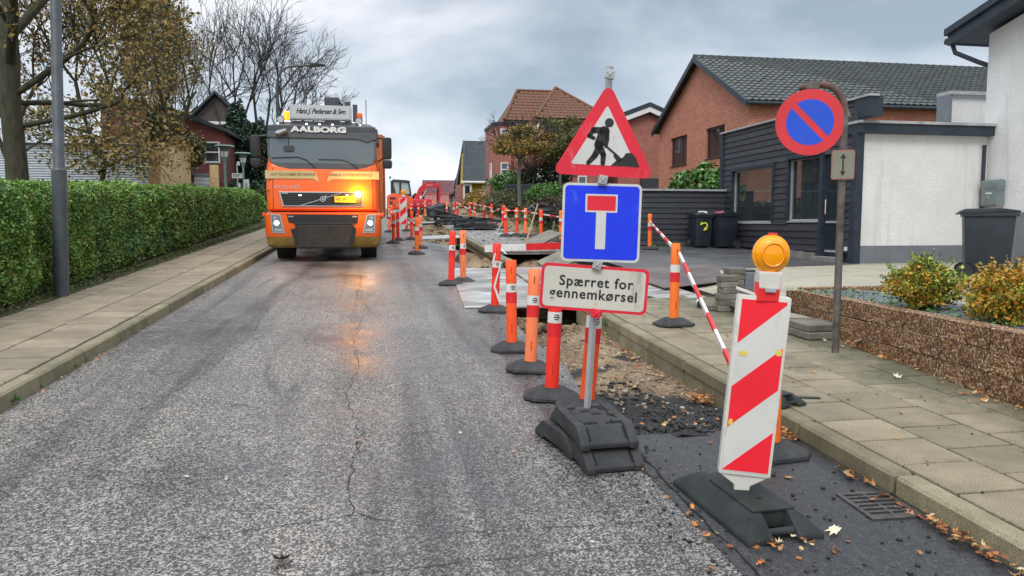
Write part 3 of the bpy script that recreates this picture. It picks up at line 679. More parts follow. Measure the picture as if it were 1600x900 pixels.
# the digging figure: sign coordinates from the inner triangle (u right, v up)
FY = -.0375
def sp(px, py): return ((px - 947.5 - (259 - py) * .075) / 262.0, (698.5 - py) / 262.0)
def stroke(b, pts, wds):
    for (p, q), (wa, wb) in zip(zip(pts, pts[1:]), zip(wds, wds[1:])):
        p = Vector(sp(*p)); q = Vector(sp(*q)); d_ = (q - p).normalized(); nn = Vector((-d_.y, d_.x))
        b.prism([tuple(p + nn * wa), tuple(p - nn * wa), tuple(q - nn * wb), tuple(q + nn * wb)], FY, FY + .0015)
        b.prism(circle(q.x, q.y, wb, 14), FY, FY + .0014); b.prism(circle(p.x, p.y, wa, 14), FY, FY + .0013)
b = MB(); hx, hz = sp(956.5, 196)
b.prism(circle(hx, hz, .0255, 28), FY, FY + .0015)
stroke(b, [(949, 209), (940, 230)], (.030, .026)); stroke(b, [(947, 208), (933, 208)], (.018, .018))
stroke(b, [(933, 208), (926, 217), (933, 220)], (.013, .012, .010))
stroke(b, [(942, 231), (934, 246), (924, 257)], (.021, .017, .012)); stroke(b, [(941, 231), (947, 244), (946, 257)], (.021, .016, .013))
stroke(b, [(953, 208), (953, 221), (951, 231)], (.014, .012, .010))
stroke(b, [(945, 226), (966, 243)], (.006, .006))
b.prism([sp(964, 240), sp(971, 245), sp(976, 251), sp(969, 254), sp(962, 246)], FY, FY + .001)
b.prism([sp(958, 259.5), sp(966, 252), sp(977, 246), sp(981, 240), sp(990, 239), sp(996, 246), sp(1001, 259.5)][::-1], FY, FY + .0012)
b.build('digging_figure', M_BLACK, T)
# blue square
Bq = plate('blue_plate', rrect(-.228, .228, 1.118, 1.572, .032), M_WHITESIGN, st, -.034, .006, rot=(0, -R(1.6), 0), loc=(.045, 0, 0))
plate('blue_field', rrect(-.214, .214, 1.132, 1.558, .022), M_BLUE, Bq, -.0356, .002)
plate('white_stem', rrect(-.031, .027, 1.192, 1.440, .002), M_WHITESIGN, Bq, -.0366, .0012)
plate('white_bar_border', rrect(-.095, .090, 1.405, 1.510, .003), M_WHITESIGN, Bq, -.0369, .0012)
plate('red_bar', rrect(-.085, .080, 1.415, 1.500, .002), M_REDSIGN, Bq, -.0372, .0010)
# text plate
Wp = thing('text_plate', None, None, (-.008, 0, .958), rot=(0, R(.7), 0)); Wp.parent = st
MB().prism(rrect(-.315, .313, -.135, .135, .035), -.034, -.028).build('plate_rim', M_REDSIGN, Wp)
MB().prism(rrect(-.297, .295, -.118, .117, .024), -.0356, -.034).build('plate_field', M_DIRTYSIGN, Wp)
text('Spærret for', .083, M_BLACK, Wp, (.008, -.0364, .036), space=1.12, off=.0016, sx=.98)
text('gennemkørsel', .083, M_BLACK, Wp, (-.002, -.0364, -.037), space=1.12, off=.0016, sx=.98)
def clamp(z, x=0, bent=0):
    b = MB(); b.box((x, -.052, z), (.052, .026, .052), (0, R(8 + bent), 0)); b.box((x, -.062, z), (.046, .012, .014), (0, R(45), 0)); b.box((x, -.062, z), (.046, .012, .014), (0, R(-45), 0))
    b.tube([(x, -.072, z), (x, -.055, z)], .009, 8); return b
clamp(2.185).build('clamp', M_ALU, st, bevel=.003, seg=1); clamp(1.590, .0).build('clamp', M_ALU, st, bevel=.003, seg=1)
clamp(1.100, .0, 6).build('clamp', M_ALU, st, bevel=.003, seg=1); clamp(.815, .012, 3).build('clamp', M_REDSIGN, st, bevel=.003, seg=1)
# rubber foot blocks under the sign
def rubber_block(name, label, loc, rz, tiltx=TILT, grp=None, w=.335, d=.58, h=.115):
    t = thing(name, label, 'rubber foot', loc, rot=(tiltx, 0, rz), group=grp)
    b = MB(); s_ = .055
    b.prism([(-d / 2, 0), (-d / 2, .035), (-d / 2 + .10, h), (d / 2 - .10, h), (d / 2, .035), (d / 2, 0), (d / 2 - .1, 0), (d / 2 - .13, .02), (-d / 2 + .13, .02), (-d / 2 + .1, 0)], -w / 2, -w / 2 + s_, 'x')
    b.prism([(-d / 2, 0), (-d / 2, .035), (-d / 2 + .10, h), (d / 2 - .10, h), (d / 2, .035), (d / 2, 0), (d / 2 - .1, 0), (d / 2 - .13, .02), (-d / 2 + .13, .02), (-d / 2 + .1, 0)], w / 2 - s_, w / 2, 'x')
    b.prism([(-d / 2 + .012, .004), (-d / 2 + .012, .032), (-d / 2 + .105, h - .012), (d / 2 - .105, h - .012), (d / 2 - .012, .032), (d / 2 - .012, .004)], -w / 2 + s_ - .001, w / 2 - s_ + .001, 'x')
    b.build('body', M_RUBBER2, t, bevel=.008, seg=2, smooth=True)
    for x in (-.118, .118): MB().box((x, -d / 2 + .062, .072), (.035, .085, .012), (R(39), 0, 0)).build('slot', M_HOLE, t)
    for x, y in ((-.12, .10), (-.05, -.13), (.05, -.14), (.03, .03), (-.02, .09), (.10, .12)): MB().b2(x - .026, x + .026, y - .018, y + .018, h - .020, h - .010).build('slot', M_HOLE, t)
    for x, y in ((-.09, -.13), (.09, -.13), (-.09, .16), (.07, .17), (.12, 0)): MB().b2(x - .028, x + .028, y - .022, y + .022, h - .014, h + .004).build('stud', M_RUBBER2, t, bevel=.003, seg=1)
    return t
bz = base(4.08)
rubber_block('rubber_foot', 'lower rubber foot block in the stack under the road works sign', (1.215, 3.99, bz - .002), R(5), grp='rubber foot blocks under the sign')
rubber_block('rubber_foot', 'upper rubber foot block with square slots that holds the road works sign', (1.205, 4.04, bz + .114), R(3), grp='rubber foot blocks under the sign')
rubber_block('rubber_foot', 'crooked rubber foot block poking out at the back left of the sign stack', (1.17, 4.20, bz + .01), R(12), grp='rubber foot blocks under the sign', w=.36, d=.5)

def adopt(child, parent):
    child.parent = parent; bpy.context.view_layer.update(); child.matrix_parent_inverse = parent.matrix_world.inverted()
    for k_ in ('label', 'category', 'group'):
        if k_ in child: del child[k_]
for o in [o for o in COL.objects if o.name.startswith('rubber_foot') and o.parent is None]: adopt(o, st)
# ---- red and white chevron beacon with amber lamp
ck = thing('delineator_board', 'big red and white striped board with round amber lamp, leaning in its rubber base', 'barrier board', (1.672, 3.16, base(3.16) + .038), rot=(R(2), R(4.3), -R(17)))
bd = MB().prism(rrect(-.128, .128, .145, 1.000, .012), -.026, .026).build('board', M_RIM, ck, bevel=.007, smooth=True)
MB().prism([(-.128, .150), (-.04, .095), (-.04, .02), (.035, .02), (.035, .095), (.128, .150)], -.018, .018).build('spigot', M_RIM, ck, bevel=.004)
X0, X1, Z0, Z1 = -.112, .112, .165, .982
MB().prism(rrect(X0, X1, Z0, Z1, .004), -.0275, -.0255).build('white_film', M_BOARDWHITE, ck)
def bp(u, v): return (X0 + (X1 - X0) * u, Z1 - (Z1 - Z0) * v)
for poly in ([(0.02, .004), (.98, .004), (.98, .02), (.02, .255)], [(.0, .505), (1, .265), (1, .505), (.0, .745)], [(.0, .992), (1, .752), (1, .996), (.0, .996)]):
    MB().prism([bp(u, v) for u, v in poly], -.0284, -.0274).build('red_stripe', M_BOARDRED, ck)
for (x, z, w_, h_) in ((-.075, .728, .040, .022), (.095, .745, .028, .03), (-.098, .400, .02, .03)):
    MB().prism(rrect(x - w_ / 2, x + w_ / 2, z - h_ / 2, z + h_ / 2, .008), -.0293, -.0288).build('yellow_scuff', M_YTAPE, ck)
ck.scale = (.93, 1, 1)
# lamp
lp = thing('lamp', None, None, (.012, 0, 1.0), rot=(0, -R(2), R(4))); lp.parent = ck
MB().prism([(-.055, -.025), (.050, -.025), (.056, .055), (.058, .11), (-.05, .11)], -.035, .035).build('lamp_housing', M_RED_R, lp, bevel=.006)
MB().prism([(-.050, .035), (.052, .030), (.058, .112), (-.055, .112)], -.0385, .0385).build('white_housing', M_RIM, lp, bevel=.008)
MB().b2(-.022, .030, -.048, -.036, .020, .040).build('bolt_plate', M_ALU, lp, bevel=.003)
b = MB(); prof = [(-.045, .0), (-.043, .045), (-.036, .064), (-.024, .076), (-.012, .081), (-.010, .0885), (.010, .0885), (.012, .081), (.024, .076), (.036, .064), (.043, .045), (.045, .0)]
nn_ = 40; vs = []
for y, r in prof:
    for k in range(nn_): a = 2 * math.pi * k / nn_; vs.append((.004 + max(r, .0005) * math.cos(a), y, .19 + max(r, .0005) * math.sin(a)))
b.add(vs, [(i * nn_ + k, i * nn_ + (k + 1) % nn_, (i + 1) * nn_ + (k + 1) % nn_, (i + 1) * nn_ + k) for i in range(len(prof) - 1) for k in range(nn_)])
b.build('lens', M_AMBER, lp, smooth=True)
b = MB(); vs = []
for y, r in ((-.032, .066), (-.040, .060), (-.0475, .052), (-.044, .047)):
    for k in range(nn_): a = 2 * math.pi * k / nn_; vs.append((.004 + r * math.cos(a), y, .19 + r * math.sin(a)))
b.add(vs, [(i * nn_ + k, i * nn_ + (k + 1) % nn_, (i + 1) * nn_ + (k + 1) % nn_, (i + 1) * nn_ + k) for i in range(3) for k in range(nn_)])
b.build('lens_ring', M_AMBER2, lp, smooth=True)
MB().tube([(.004, 0, .105), (.004, 0, .13)], [.034, .03], 14).build('lens_neck', M_AMBER2, lp)
MB().box((.006, 0, .281), (.042, .02, .010)).build('lens_cap', M_RED_R, lp, bevel=.002)
MB().box((-.09, .0, 1.012), (.09, .05, .012), (0, R(14), 0)).build('hook', M_RIM, ck, bevel=.003)
# its big rubber base
def beacon_base(label, loc, rz, grp, k=1.0, m=M_RUBBER, cat='rubber base'):
    t = thing('rubber_base' if cat == 'rubber base' else 'barrier_foot', label, cat, loc, rot=(TILT, 0, rz), group=grp)
    W, D, H = .20 * k, .375 * k, .105 * k; ti, tj = .115 * k, .27 * k; c = .065 * k
    def ring(x, y, z): return [(-x, -y, z), (x, -y, z), (x, y, z), (-x, y, z)]
    # two side bodies and a bridging deck, the hollow handle openings in between at both ends
    b = MB()
    for s in (-1, 1):
        o = [(s * c, -D, 0), (s * W, -D, 0), (s * W, D, 0), (s * c, D, 0)]
        o2 = [(s * c, -D + .005, .028 * k), (s * (W - .002), -D + .005, .028 * k), (s * (W - .002), D - .005, .028 * k), (s * c, D - .005, .028 * k)]
        tp = [(s * c, -tj, H), (s * ti, -tj, H), (s * ti, tj, H), (s * c, tj, H)]
        v = o + o2 + tp
        b.add(v, [(0, 1, 2, 3)] + [(i + 4 * q, (i + 1) % 4 + 4 * q, (i + 1) % 4 + 4 * q + 4, i + 4 * q + 4) for q in (0, 1) for i in range(4)] + [(8, 9, 10, 11)])
    b.b2(-c - .003, c + .003, -tj + .02, tj - .02, .02 * k, H - .001)
    b.build('body', m, t, bevel=.009 * k, seg=2, smooth=True)
    MB().b2(-.110 * k, .112 * k, -tj + .01, tj * .55, H - .002, H + .011 * k).build('deck', m, t, bevel=.003, seg=1)
    MB().tube([(-c - .002, -D * .85, .035 * k), (c + .002, -D * .85, .035 * k)], .018 * k, 10).build('handle', m, t, smooth=True)
    MB().b2(-.014 * k, .016 * k, -.145 * k, -.118 * k, H + .010 * k, H + .0125 * k).build('slot', M_HOLE, t)
    return t
beacon_base('dark rubber base under the big striped board, brown and yellow leaves around it', (1.69, 3.17, base(3.17) + .002), R(4), None, .95)

adopt([o for o in COL.objects if o.name == 'rubber_base'][0], ck)
# ---- marker posts
# the lens boards' bases belong to their boards
def make_post(om, label, cat='marker post', leafbase=True):
    t = thing('marker_post', label, cat)
    k = .86
    # rubber base: low hexagonal hat with recesses in its skirt
    b = MB()
    W, D = .205, .165
    b.add([(-W, -D * .55, .0), (-W, D * .55, 0), (-W * .62, D, 0), (W * .62, D, 0), (W, D * .55, 0), (W, -D * .55, 0), (W * .62, -D, 0), (-W * .62, -D, 0)] +
          [(-W * .98, -D * .52, .022), (-W * .98, D * .52, .022), (-W * .60, D * .97, .024), (W * .60, D * .97, .024), (W * .98, D * .52, .022), (W * .98, -D * .52, .022), (W * .60, -D * .97, .024), (-W * .60, -D * .97, .024)] +
          [(-W * .45, -D * .28, .078), (-W * .45, D * .28, .078), (-W * .32, D * .45, .08), (W * .32, D * .45, .08), (W * .45, D * .28, .078), (W * .45, -D * .28, .078), (W * .32, -D * .45, .08), (-W * .32, -D * .45, .08)],
          [tuple(range(8))] + [(i + 8 * q, (i + 1) % 8 + 8 * q, (i + 1) % 8 + 8 * q + 8, i + 8 * q + 8) for q in (0, 1) for i in range(8)] + [tuple(range(16, 24))])
    b.build('base', M_RUBBER2, t, bevel=.004, seg=1)
    MB().prism([(-.05, 0), (-.042, .016), (.042, .016), (.05, 0)], -D * .985, -D * .90).build('recess', M_HOLE, t)
    # the tube: oval, flattened and pinched at the top
    def ell(a, c, z, n=16): return [(a * math.cos(2 * math.pi * i / n), c * math.sin(2 * math.pi * i / n), z) for i in range(n)]
    secs = [(.052, .040, .05), (.050, .040, .12), (.050, .040, .60), (.0505, .038, .74), (.052, .030, .80), (.052, .014, .845), (.048, .010, .858)]
    vs = [p for a, c, z in secs for p in ell(a, c, z)]
    b = MB().add(vs, [(i * 16 + q, i * 16 + (q + 1) % 16, (i + 1) * 16 + (q + 1) % 16, (i + 1) * 16 + q) for i in range(len(secs) - 1) for q in range(16)] + [tuple(range(6 * 16, 7 * 16))])
    b.build('tube', om, t, smooth=True)
    def band(z0, z1, m, nm):
        vs = ell(.0518, .0418, z0) + ell(.0518, .0415, z1); MB().add(vs, [(q, (q + 1) % 16, 16 + (q + 1) % 16, 16 + q) for q in range(16)]).build(nm, m, t, smooth=True)
    band(.555, .635, M_WHITE_R, 'white_band'); band(.455, .556, M_RED_R, 'red_band')
    MB().prism(rrect(-.004, .004, .73, .80, .003), -.0395, -.020).build('slit', mat('orange slit', (.45, .04, .01), .7), t)
    MB().prism(rrect(-.004, .004, .17, .25, .003), -.0415, -.030).build('slit', mat('orange slit', (.45, .04, .01), .7), t)
    return t
PR = {m: make_post(M, 'x') for m, M in (('o', O_ORANGE), ('r', O_RED), ('f', O_FADED), ('a', O_AMBER))}
used = set()
def post(k, x, y, label, d=0, lean=(0, 0), rz=None, h=1.0, g='orange marker posts around the trench', z=None):
    o = PR[k] if k not in used else copy_tree(PR[k]); used.add(k)
    o.location = (x, y, (base(y) if z is None else z) + d); o.rotation_euler = (R(lean[1]), R(lean[0]), R(rz if rz is not None else random.uniform(-14, 10))); o.scale = (1, 1, h)
    tag(o, label, 'marker post', g); return o
POSTS = [
 ('o', 1.345, 4.66, 'leaning marker post standing close behind the grey post of the road works sign', .06, (4.5, 0), -12),
 ('r', 1.235, 5.20, 'nearest whole marker post on the asphalt, next left of the sign post', 0, (2.2, 0), -12),
 ('f', 1.25, 6.05, 'pale faded orange marker post with a dented foot, left of the white text plate', 0, (2.6, 0), -10),
 ('o', 1.24, 6.85, 'upright bright orange marker post in front of the front edge of the wet steel plate', 0, (-.6, 0), -8),
 ('r', 1.43, 9.12, 'bent red marker post with torn white tape at the corner of the steel plate', 0, (2.2, 0), -12),
 ('r', 1.15, 11.85, 'red marker post on the asphalt, left one of the touching pair', 0, (2.0, 0), -6),
 ('f', 1.38, 12.15, 'faded marker post with worn film, right one of the touching pair', 0, (0, 0), 5),
 ('a', .90, 17.7, 'front marker post of the small cluster to the right of the truck wheel', 0, (1.5, 0), 0),
 ('f', 1.10, 19.5, 'faded marker post second in the cluster right of the truck', 0, (0, 0), 0),
 ('o', 1.03, 23.0, 'marker post at the back of the cluster right of the truck', 0, (0, 0), 0),
 ('o', .44, 21.4, 'marker post standing close beside the right side of the truck', 0, (1.0, 0), 0),
 ('r', .60, 22.6, 'red marker post directly in front of the distant striped board', 0, (0, 0), 0),
 ('r', 1.06, 27.9, 'red marker post right behind the distant striped board', 0, (0, 0), 0),
 ('f', .42, 27.2, 'faded marker post between the truck and the orange excavator', 0, (0, 0), 0),
 ('o', .60, 31.5, 'small far marker post in front of the orange excavator', 0, (0, 0), 0),
 ('a', 3.04, 7.27, 'marker post on the right pavement that carries the long striped bar', .12, (.6, 0), 4),
 ('a', 2.225, 3.85, 'marker post mostly hidden behind the big striped board', .0, (0, 0), 8),
 ('a', 6.50, 17.1, 'marker post before the black fence at the far end of the long bar', .13, (-.5, 0), 0),
 ('a', 4.90, 19.6, 'light orange marker post ending the barred row left of the blue sign', .14, (0, 0), 0),
 ('o', 4.50, 20.3, 'marker post with bright film, second from the right in the barred row', .14, (0, 0), 0),
 ('f', 4.46, 22.3, 'whitish faded marker post beside a bare wooden stake in the barred row', .14, (0, 0), 0),
 ('o', 4.24, 22.6, 'marker post fourth from the right in the barred row by the earth bank', .14, (0, 0), 0),
 ('o', 3.86, 22.4, 'marker post at the left end of the near barred row by the earth bank', .14, (0, 0), 0),
 ('r', 4.55, 27.0, 'red marker post that holds the right end of the slanted short bar', .14, (0, 0), 0),
 ('r', 4.50, 29.4, 'red marker post at the middle of the slanted short bar', .14, (0, 0), 0),
 ('r', 4.62, 32.4, 'red marker post under the far bar, left of the slanted bar', .14, (0, 0), 0),
 ('o', 4.34, 33.5, 'short orange marker post between two red ones under the far bar', .14, (0, 0), 0),
 ('r', 4.25, 34.5, 'red marker post at the left end of the far middle bar', .14, (0, 0), 0),
 ('r', 3.70, 34.8, 'far marker post behind the black slabs, right one of two under a bar', .14, (0, 0), 0),
 ('r', 3.30, 32.4, 'far marker post behind the black slabs, left one of two under a bar', .14, (0, 0), 0),
 ('f', 3.06, 33.2, 'distant pale marker post at the left end of the farthest bar', .14, (0, 0), 0),
 ('r', 2.98, 34.6, 'distant red marker post touching the pale one at the farthest bar', .14, (0, 0), 0),
 ('f', 2.75, 37.5, 'faded far marker post right of the red digger arm', .14, (0, 0), 0),
 ('f', 2.40, 38.0, 'faded far marker post nearest to the red digger arm', .14, (0, 0), 0),
 ('r', 1.95, 36.0, 'small red marker post in front of the digger tracks', .05, (0, 0), 0),
 ('r', 1.60, 36.0, 'small red marker post left of another one before the digger tracks', .05, (0, 0), 0),
]
for p in POSTS:
    k, x, y, lab, d, lean, rz = p
    o = post(k, x, y, lab, d, lean, rz)
    if y < 9 and d < .1:
        for dz, w_ in ((.612, .034), (.596, .044), (.580, .030)): MB().prism([(-w_ / 2 + .012, dz), (w_ / 2 + .012, dz), (w_ / 2 + .012, dz + .006), (-w_ / 2 + .012, dz + .006)], -.0437, -.036).build('label_print', M_BLACK, o)
    if 'torn white tape' in lab:
        b = MB()
        for (z0, z1, x0, x1) in ((.30, .62, -.03, .055), (.12, .30, .05, -.02), (.60, .72, -.055, -.03)):
            b.add([(x0, -.046, z0), (x0 + .03, -.046, z0 + .02), (x1 + .02, -.046, z1 + .02), (x1, -.046, z1)], [(0, 1, 2, 3)])
        b.add([(.05, -.02, .80), (.13, -.05, .735), (.115, -.05, .728), (.052, -.03, .775)], [(0, 1, 2, 3)])
        b.build('torn_tape', M_WPAINT, o)

# ---- striped bars
def bar(p, q, label, n, r=.018, h=.035, grp='red and white striped bars between the marker posts', m0=0, th=.022):
    p = Vector(p); q = Vector(q); d_ = q - p; ln = d_.length
    t = thing('barrier_bar', label, 'barrier bar', p, group=grp)
    t.rotation_mode = 'QUATERNION'; t.rotation_quaternion = d_.to_track_quat('X', 'Z')
    for i in range(n):
        a, c = ln * i / n, ln * (i + 1) / n
        MB().b2(a, c, -th / 2, th / 2, -h / 2, h / 2).build('red_section' if (i + m0) % 2 else 'white_section', M_RED_R if (i + m0) % 2 else M_WHITE_R, t)
    return t
def pz(y, d, h=.80): return base(y) + d + h
bar((6.48, 17.05, pz(17.1, .13, .66)), (3.06, 7.34, pz(7.27, .12, .80)), 'far half of the long striped bar, from the black fence to the pavement post', 9)
bar((3.06, 7.20, pz(7.27, .12, .75)), (2.13, 3.98, .47), 'near half of the long striped bar, sloping down behind the big striped board', 9)
bar((3.86, 22.35, pz(22.4, .14, .78)), (4.46, 22.25, pz(22.3, .14, .76)), 'short striped bar at the left end of the near row', 5)
bar((4.46, 22.22, pz(22.3, .14, .74)), (4.95, 19.5, pz(19.6, .14, .66)), 'striped bar on the three rightmost posts left of the blue sign', 6, m0=1)
bar((4.30, 27.9, pz(29.4, .14, .50)), (4.60, 26.9, pz(27, .14, .80)), 'short slanted striped bar between two red posts', 5)
bar((4.25, 34.4, pz(34.5, .14, .80)), (4.5, 29.3, pz(29.4, .14, .68)), 'long striped bar of the far row above the black slabs', 9)
bar((3.06, 33.1, pz(33.2, .14, .80)), (3.70, 34.7, pz(34.8, .14, .80)), 'striped bar above the black slabs, left of the gap', 5)
bar((3.70, 34.7, pz(34.8, .14, .78)), (4.1, 31.2, pz(31, .14, .45)), 'striped bar whose right end droops behind the black slabs', 5)
bar((-.1 + .55, 31.4, pz(31.5, 0, .85)), (2.9, 37.4, pz(37.5, .14, .75)), 'long pale bar in front of the excavators', 15)
bd2 = bar((2.28, 15.9, base(15.9) + .26), (5.1, 16.4, base(16.2) + .32), 'wide dirty red and white plank lying across the dug out pavement', 3, h=.15, th=.03)
# distant board with lamp
ck2 = copy_tree(ck); ck2.location = (.92, 27.2, base(27.2) + .10); ck2.rotation_euler = (0, 0, 0); ck2.scale = (1.05, 1.0, 1.12)
tag(ck2, 'distant red and white striped board with round yellow lamp beside the truck', 'barrier board')
# loose rubber pieces
beacon_base('mossy green rubber base on the pavement behind the big striped board', (2.58, 4.52, base(4.5) + .125), R(18), None, .58, cat='barrier foot')
slab('rubber_strip', 'thin dark rubber strip lying on the pavement near the kerb', 'rubber strip', [(2.78, 4.50, base(4.5) + .132), (2.93, 4.46, base(4.46) + .132), (2.935, 4.49, base(4.49) + .132), (2.79, 4.53, base(4.53) + .132)], .012, M_RUBBER2)

# ---- no parking sign
ns = thing('no_parking_sign', 'old round no stopping sign with small arrow plate hanging from a hooked weathered pole', 'road sign', (3.945, 5.82, base(5.82) + .12), rz=-R(30))
pts = [(0, 0, -.02), (0, 0, 1.0), (0, 0, 2.05)] + [(-.20 + .20 * math.cos(R(a)), 0, 2.08 + .24 * math.sin(R(a))) for a in range(0, 95, 12)] + [(-.37, 0, 2.30)]
MB().tube(pts[:3], .031, 14).build('pole', M_OLDPOLE, ns, smooth=True)
MB().tube(pts[2:], [.031] + [.030] * (len(pts) - 4) + [.028], 14).build('hook', M_RUST, ns, smooth=True)
D_ = thing('sign_disc', None, None, (-.275, -.050, 1.995), rot=(0, R(2), R(6))); D_.parent = ns
MB().prism(circle(0, 0, .282, 64), -.006, .006).build('red_disc', M_OLDRED, D_, bevel=.002)
sg = []
for s in (1, -1):
    a0, a1 = math.asin(.0265 / .195), math.pi - math.asin(.0265 / .195)
    ps = [(.195 * math.cos(a0 + (a1 - a0) * i / 28), .195 * math.sin(a0 + (a1 - a0) * i / 28)) for i in range(29)]
    c_, s_ = math.cos(R(-45)), math.sin(R(-45)); ps = [(s * (x * c_ - z * s_), s * (x * s_ + z * c_)) for x, z in ps]
    MB().prism(ps, -.0072, -.0058).build('blue_half', M_BLUE2, D_)
MB().prism([(.24, .16), (.30, .05), (.33, .05), (.27, .17)], -.002, .004).build('bracket', M_OLDPOLE, D_)
MB().prism([(-.05, .285), (.06, .285), (.05, .35), (-.04, .35)], -.002, .004).build('bracket', M_OLDPOLE, D_)
A_ = thing('arrow_plate', None, None, (.0, -.048, 1.625), rot=(0, 0, 0)); A_.parent = ns
MB().prism(rrect(-.092, .092, -.125, .125, .02), -.004, .012).build('plate_rim', mat('faded pink rim', build=b_plast((.34, .12, .10), (.14, .11, .08), .8, 9)), A_, bevel=.002)
MB().prism(rrect(-.083, .083, -.116, .116, .014), -.0055, -.0035).build('plate_field', mat('grey green grimy plate', build=b_plast((.22, .215, .165), (.085, .075, .05), .8, 8)), A_)
b = MB().prism([(-.006, -.06), (.006, -.06), (.006, .06), (-.006, .06)], -.0068, -.0056)
for s in (1, -1): b.prism([(-.024, s * .055), (0, s * .095), (.024, s * .055)], -.0069, -.0057)
b.build('double_arrow', M_BLACK, A_)
MB().box((.0, .03, 0), (.09, .05, .10)).build('clamp', M_OLDPOLE, A_, bevel=.004)

# ================================================================== TRUCK
tr = thing('truck', 'orange crane truck with lit headlamps and flashing amber light, gold stripe and rooftop light box', 'truck', (-1.10, 15.9, base(15.9)), rot=(0, 0, 0))
def q(px, py): return ((px - 507) / 74.5, (409 - py) / 74.5)      # front elevation drawing, scale of the cab
def loft(levels, m, name, parent, bev=0):
    """levels: (z, half width, y front, y back, corner radius)"""
    vs = []; k = 6; n = 4 * (k + 1)
    for z, hw, yf, yb, r in levels:
        for x, y in rrect(-hw, hw, yf, yb, r, k): vs.append((x, y, z))
    fs = [(i * n + a, i * n + (a + 1) % n, (i + 1) * n + (a + 1) % n, (i + 1) * n + a) for i in range(len(levels) - 1) for a in range(n)]
    fs += [tuple(range(n))[::-1], tuple(range((len(levels) - 1) * n, len(levels) * n))]
    return MB().add(vs, fs).build(name, m, parent, smooth=True)
bum = loft([(.52, 1.17, .0, .9, .14), (.56, 1.185, -.02, .9, .14), (.98, 1.185, -.02, .9, .14), (1.03, 1.15, .03, .9, .14)], M_TORANGE, 'bumper', tr)
loft([(.30, 1.10, .10, .85, .16), (.36, 1.15, .03, .88, .15), (.525, 1.175, -.005, .9, .14)], M_GOLD2, 'bumper_skirt', tr)
loft([(1.06, 1.11, .05, 1.75, .16), (1.10, 1.145, .0, 1.8, .17), (1.55, 1.15, -.01, 1.8, .17), (1.95, 1.14, .02, 1.8, .17), (2.05, 1.13, .06, 1.8, .17)], M_TORANGE, 'cab_body', tr)
loft([(2.0, 1.12, .07, 1.8, .16), (2.62, 1.09, .20, 1.8, .15)], M_TORANGE, 'cab_upper', tr)
rf = loft([(2.55, 1.10, .155, 1.8, .16), (2.72, 1.10, .17, 1.8, .16), (2.84, 1.07, .25, 1.8, .16), (2.92, .98, .45, 1.7, .16)], M_TDARK, 'roof', tr)
MB().b2(-1.05, 1.05, .12, 1.6, .96, 1.1).build('gap', M_TBLACK, tr)
# windscreen, raked back about its lower edge
WS = thing('windscreen', None, None, (0, .025, 1.93), rot=(-R(10.5), 0, 0)); WS.parent = tr
def w2(px, py): return ((px - 507) / 74.5, (409 - py) / 74.5 - 1.93)
MB().prism([w2(*p) for p in [(425, 214), (425, 245), (430, 256), (440, 262), (456, 265.5), (558, 265.5), (574, 262), (584, 256), (589, 245), (589, 214)]], -.012, .03).build('surround', M_TDARK, WS, bevel=.006)
MB().prism([w2(*p) for p in [(429, 214), (428, 240), (430, 254), (434, 257), (580, 257), (584, 254), (586, 240), (585, 214)]], -.016, -.010).build('glass', M_WIND, WS)
MB().prism([w2(*p) for p in [(425, 218), (425, 208), (589, 208), (589, 218), (584, 219), (575, 223), (560, 218), (454, 218), (440, 219), (432, 217)]], -.05, .0).build('sun_visor', M_TDARK, WS, bevel=.008)
for pts in ([(431, 249.5), (470, 247.5), (483, 252), (496, 264)], [(501, 251), (535, 251), (545, 254), (560, 264)]):
    MB().tube([(w2(*p)[0], -.03, w2(*p)[1]) for p in pts], .010, 6).build('wiper', M_TBLACK, WS)
MB().tube([(w2(456.5, 218)[0], -.02, w2(456.5, 218)[1]), (w2(456.5, 230)[0], -.02, w2(456.5, 230)[1])], .008, 6).build('mirror_stem', M_TBLACK, WS)
MB().prism(rrect(w2(449, 0)[0], w2(465, 0)[0], w2(0, 239)[1], w2(0, 230)[1], .04), -.04, -.018).build('front_mirror', M_TBLACK, WS, bevel=.006)
MB().prism([w2(438, 214), w2(440, 211), w2(453, 207), w2(455, 209), w2(443, 215)], -.20, -.05).build('visor_arm', M_ALU, WS)
text('AALBORG', .150, M_WPAINT, tr, (q(502, 0)[0], .085, q(0, 205.2)[1]), rot=(math.pi / 2, 0, 0), sx=1.62, off=.009)
MB().prism([q(*p) for p in [(426, 212), (426, 199), (588, 199), (588, 212)]], .125, .2).build('header_panel', M_TDARK, tr, bevel=.01)
for px in (441, 483.5, 503, 522.5, 564.5):
    MB().box((q(px, 0)[0], .13, q(0, 196.5)[1]), (.04, .04, .025)).build('marker_lamp', M_TINY, tr)
# doors' visible side, seams
for s in (-1, 1):
    MB().b2(s * 1.152 - .004, s * 1.152 + .004, .30, .315, 1.15, 2.0).build('door_seam', M_TBLACK, tr)
for s in (-1, 1):
    MB().b2(s * 1.0 - .004, s * 1.0 + .004, -.0125, .0, 1.10, 1.98).build('panel_seam', mat('dark red seam', (.25, .03, .01), .6), tr)
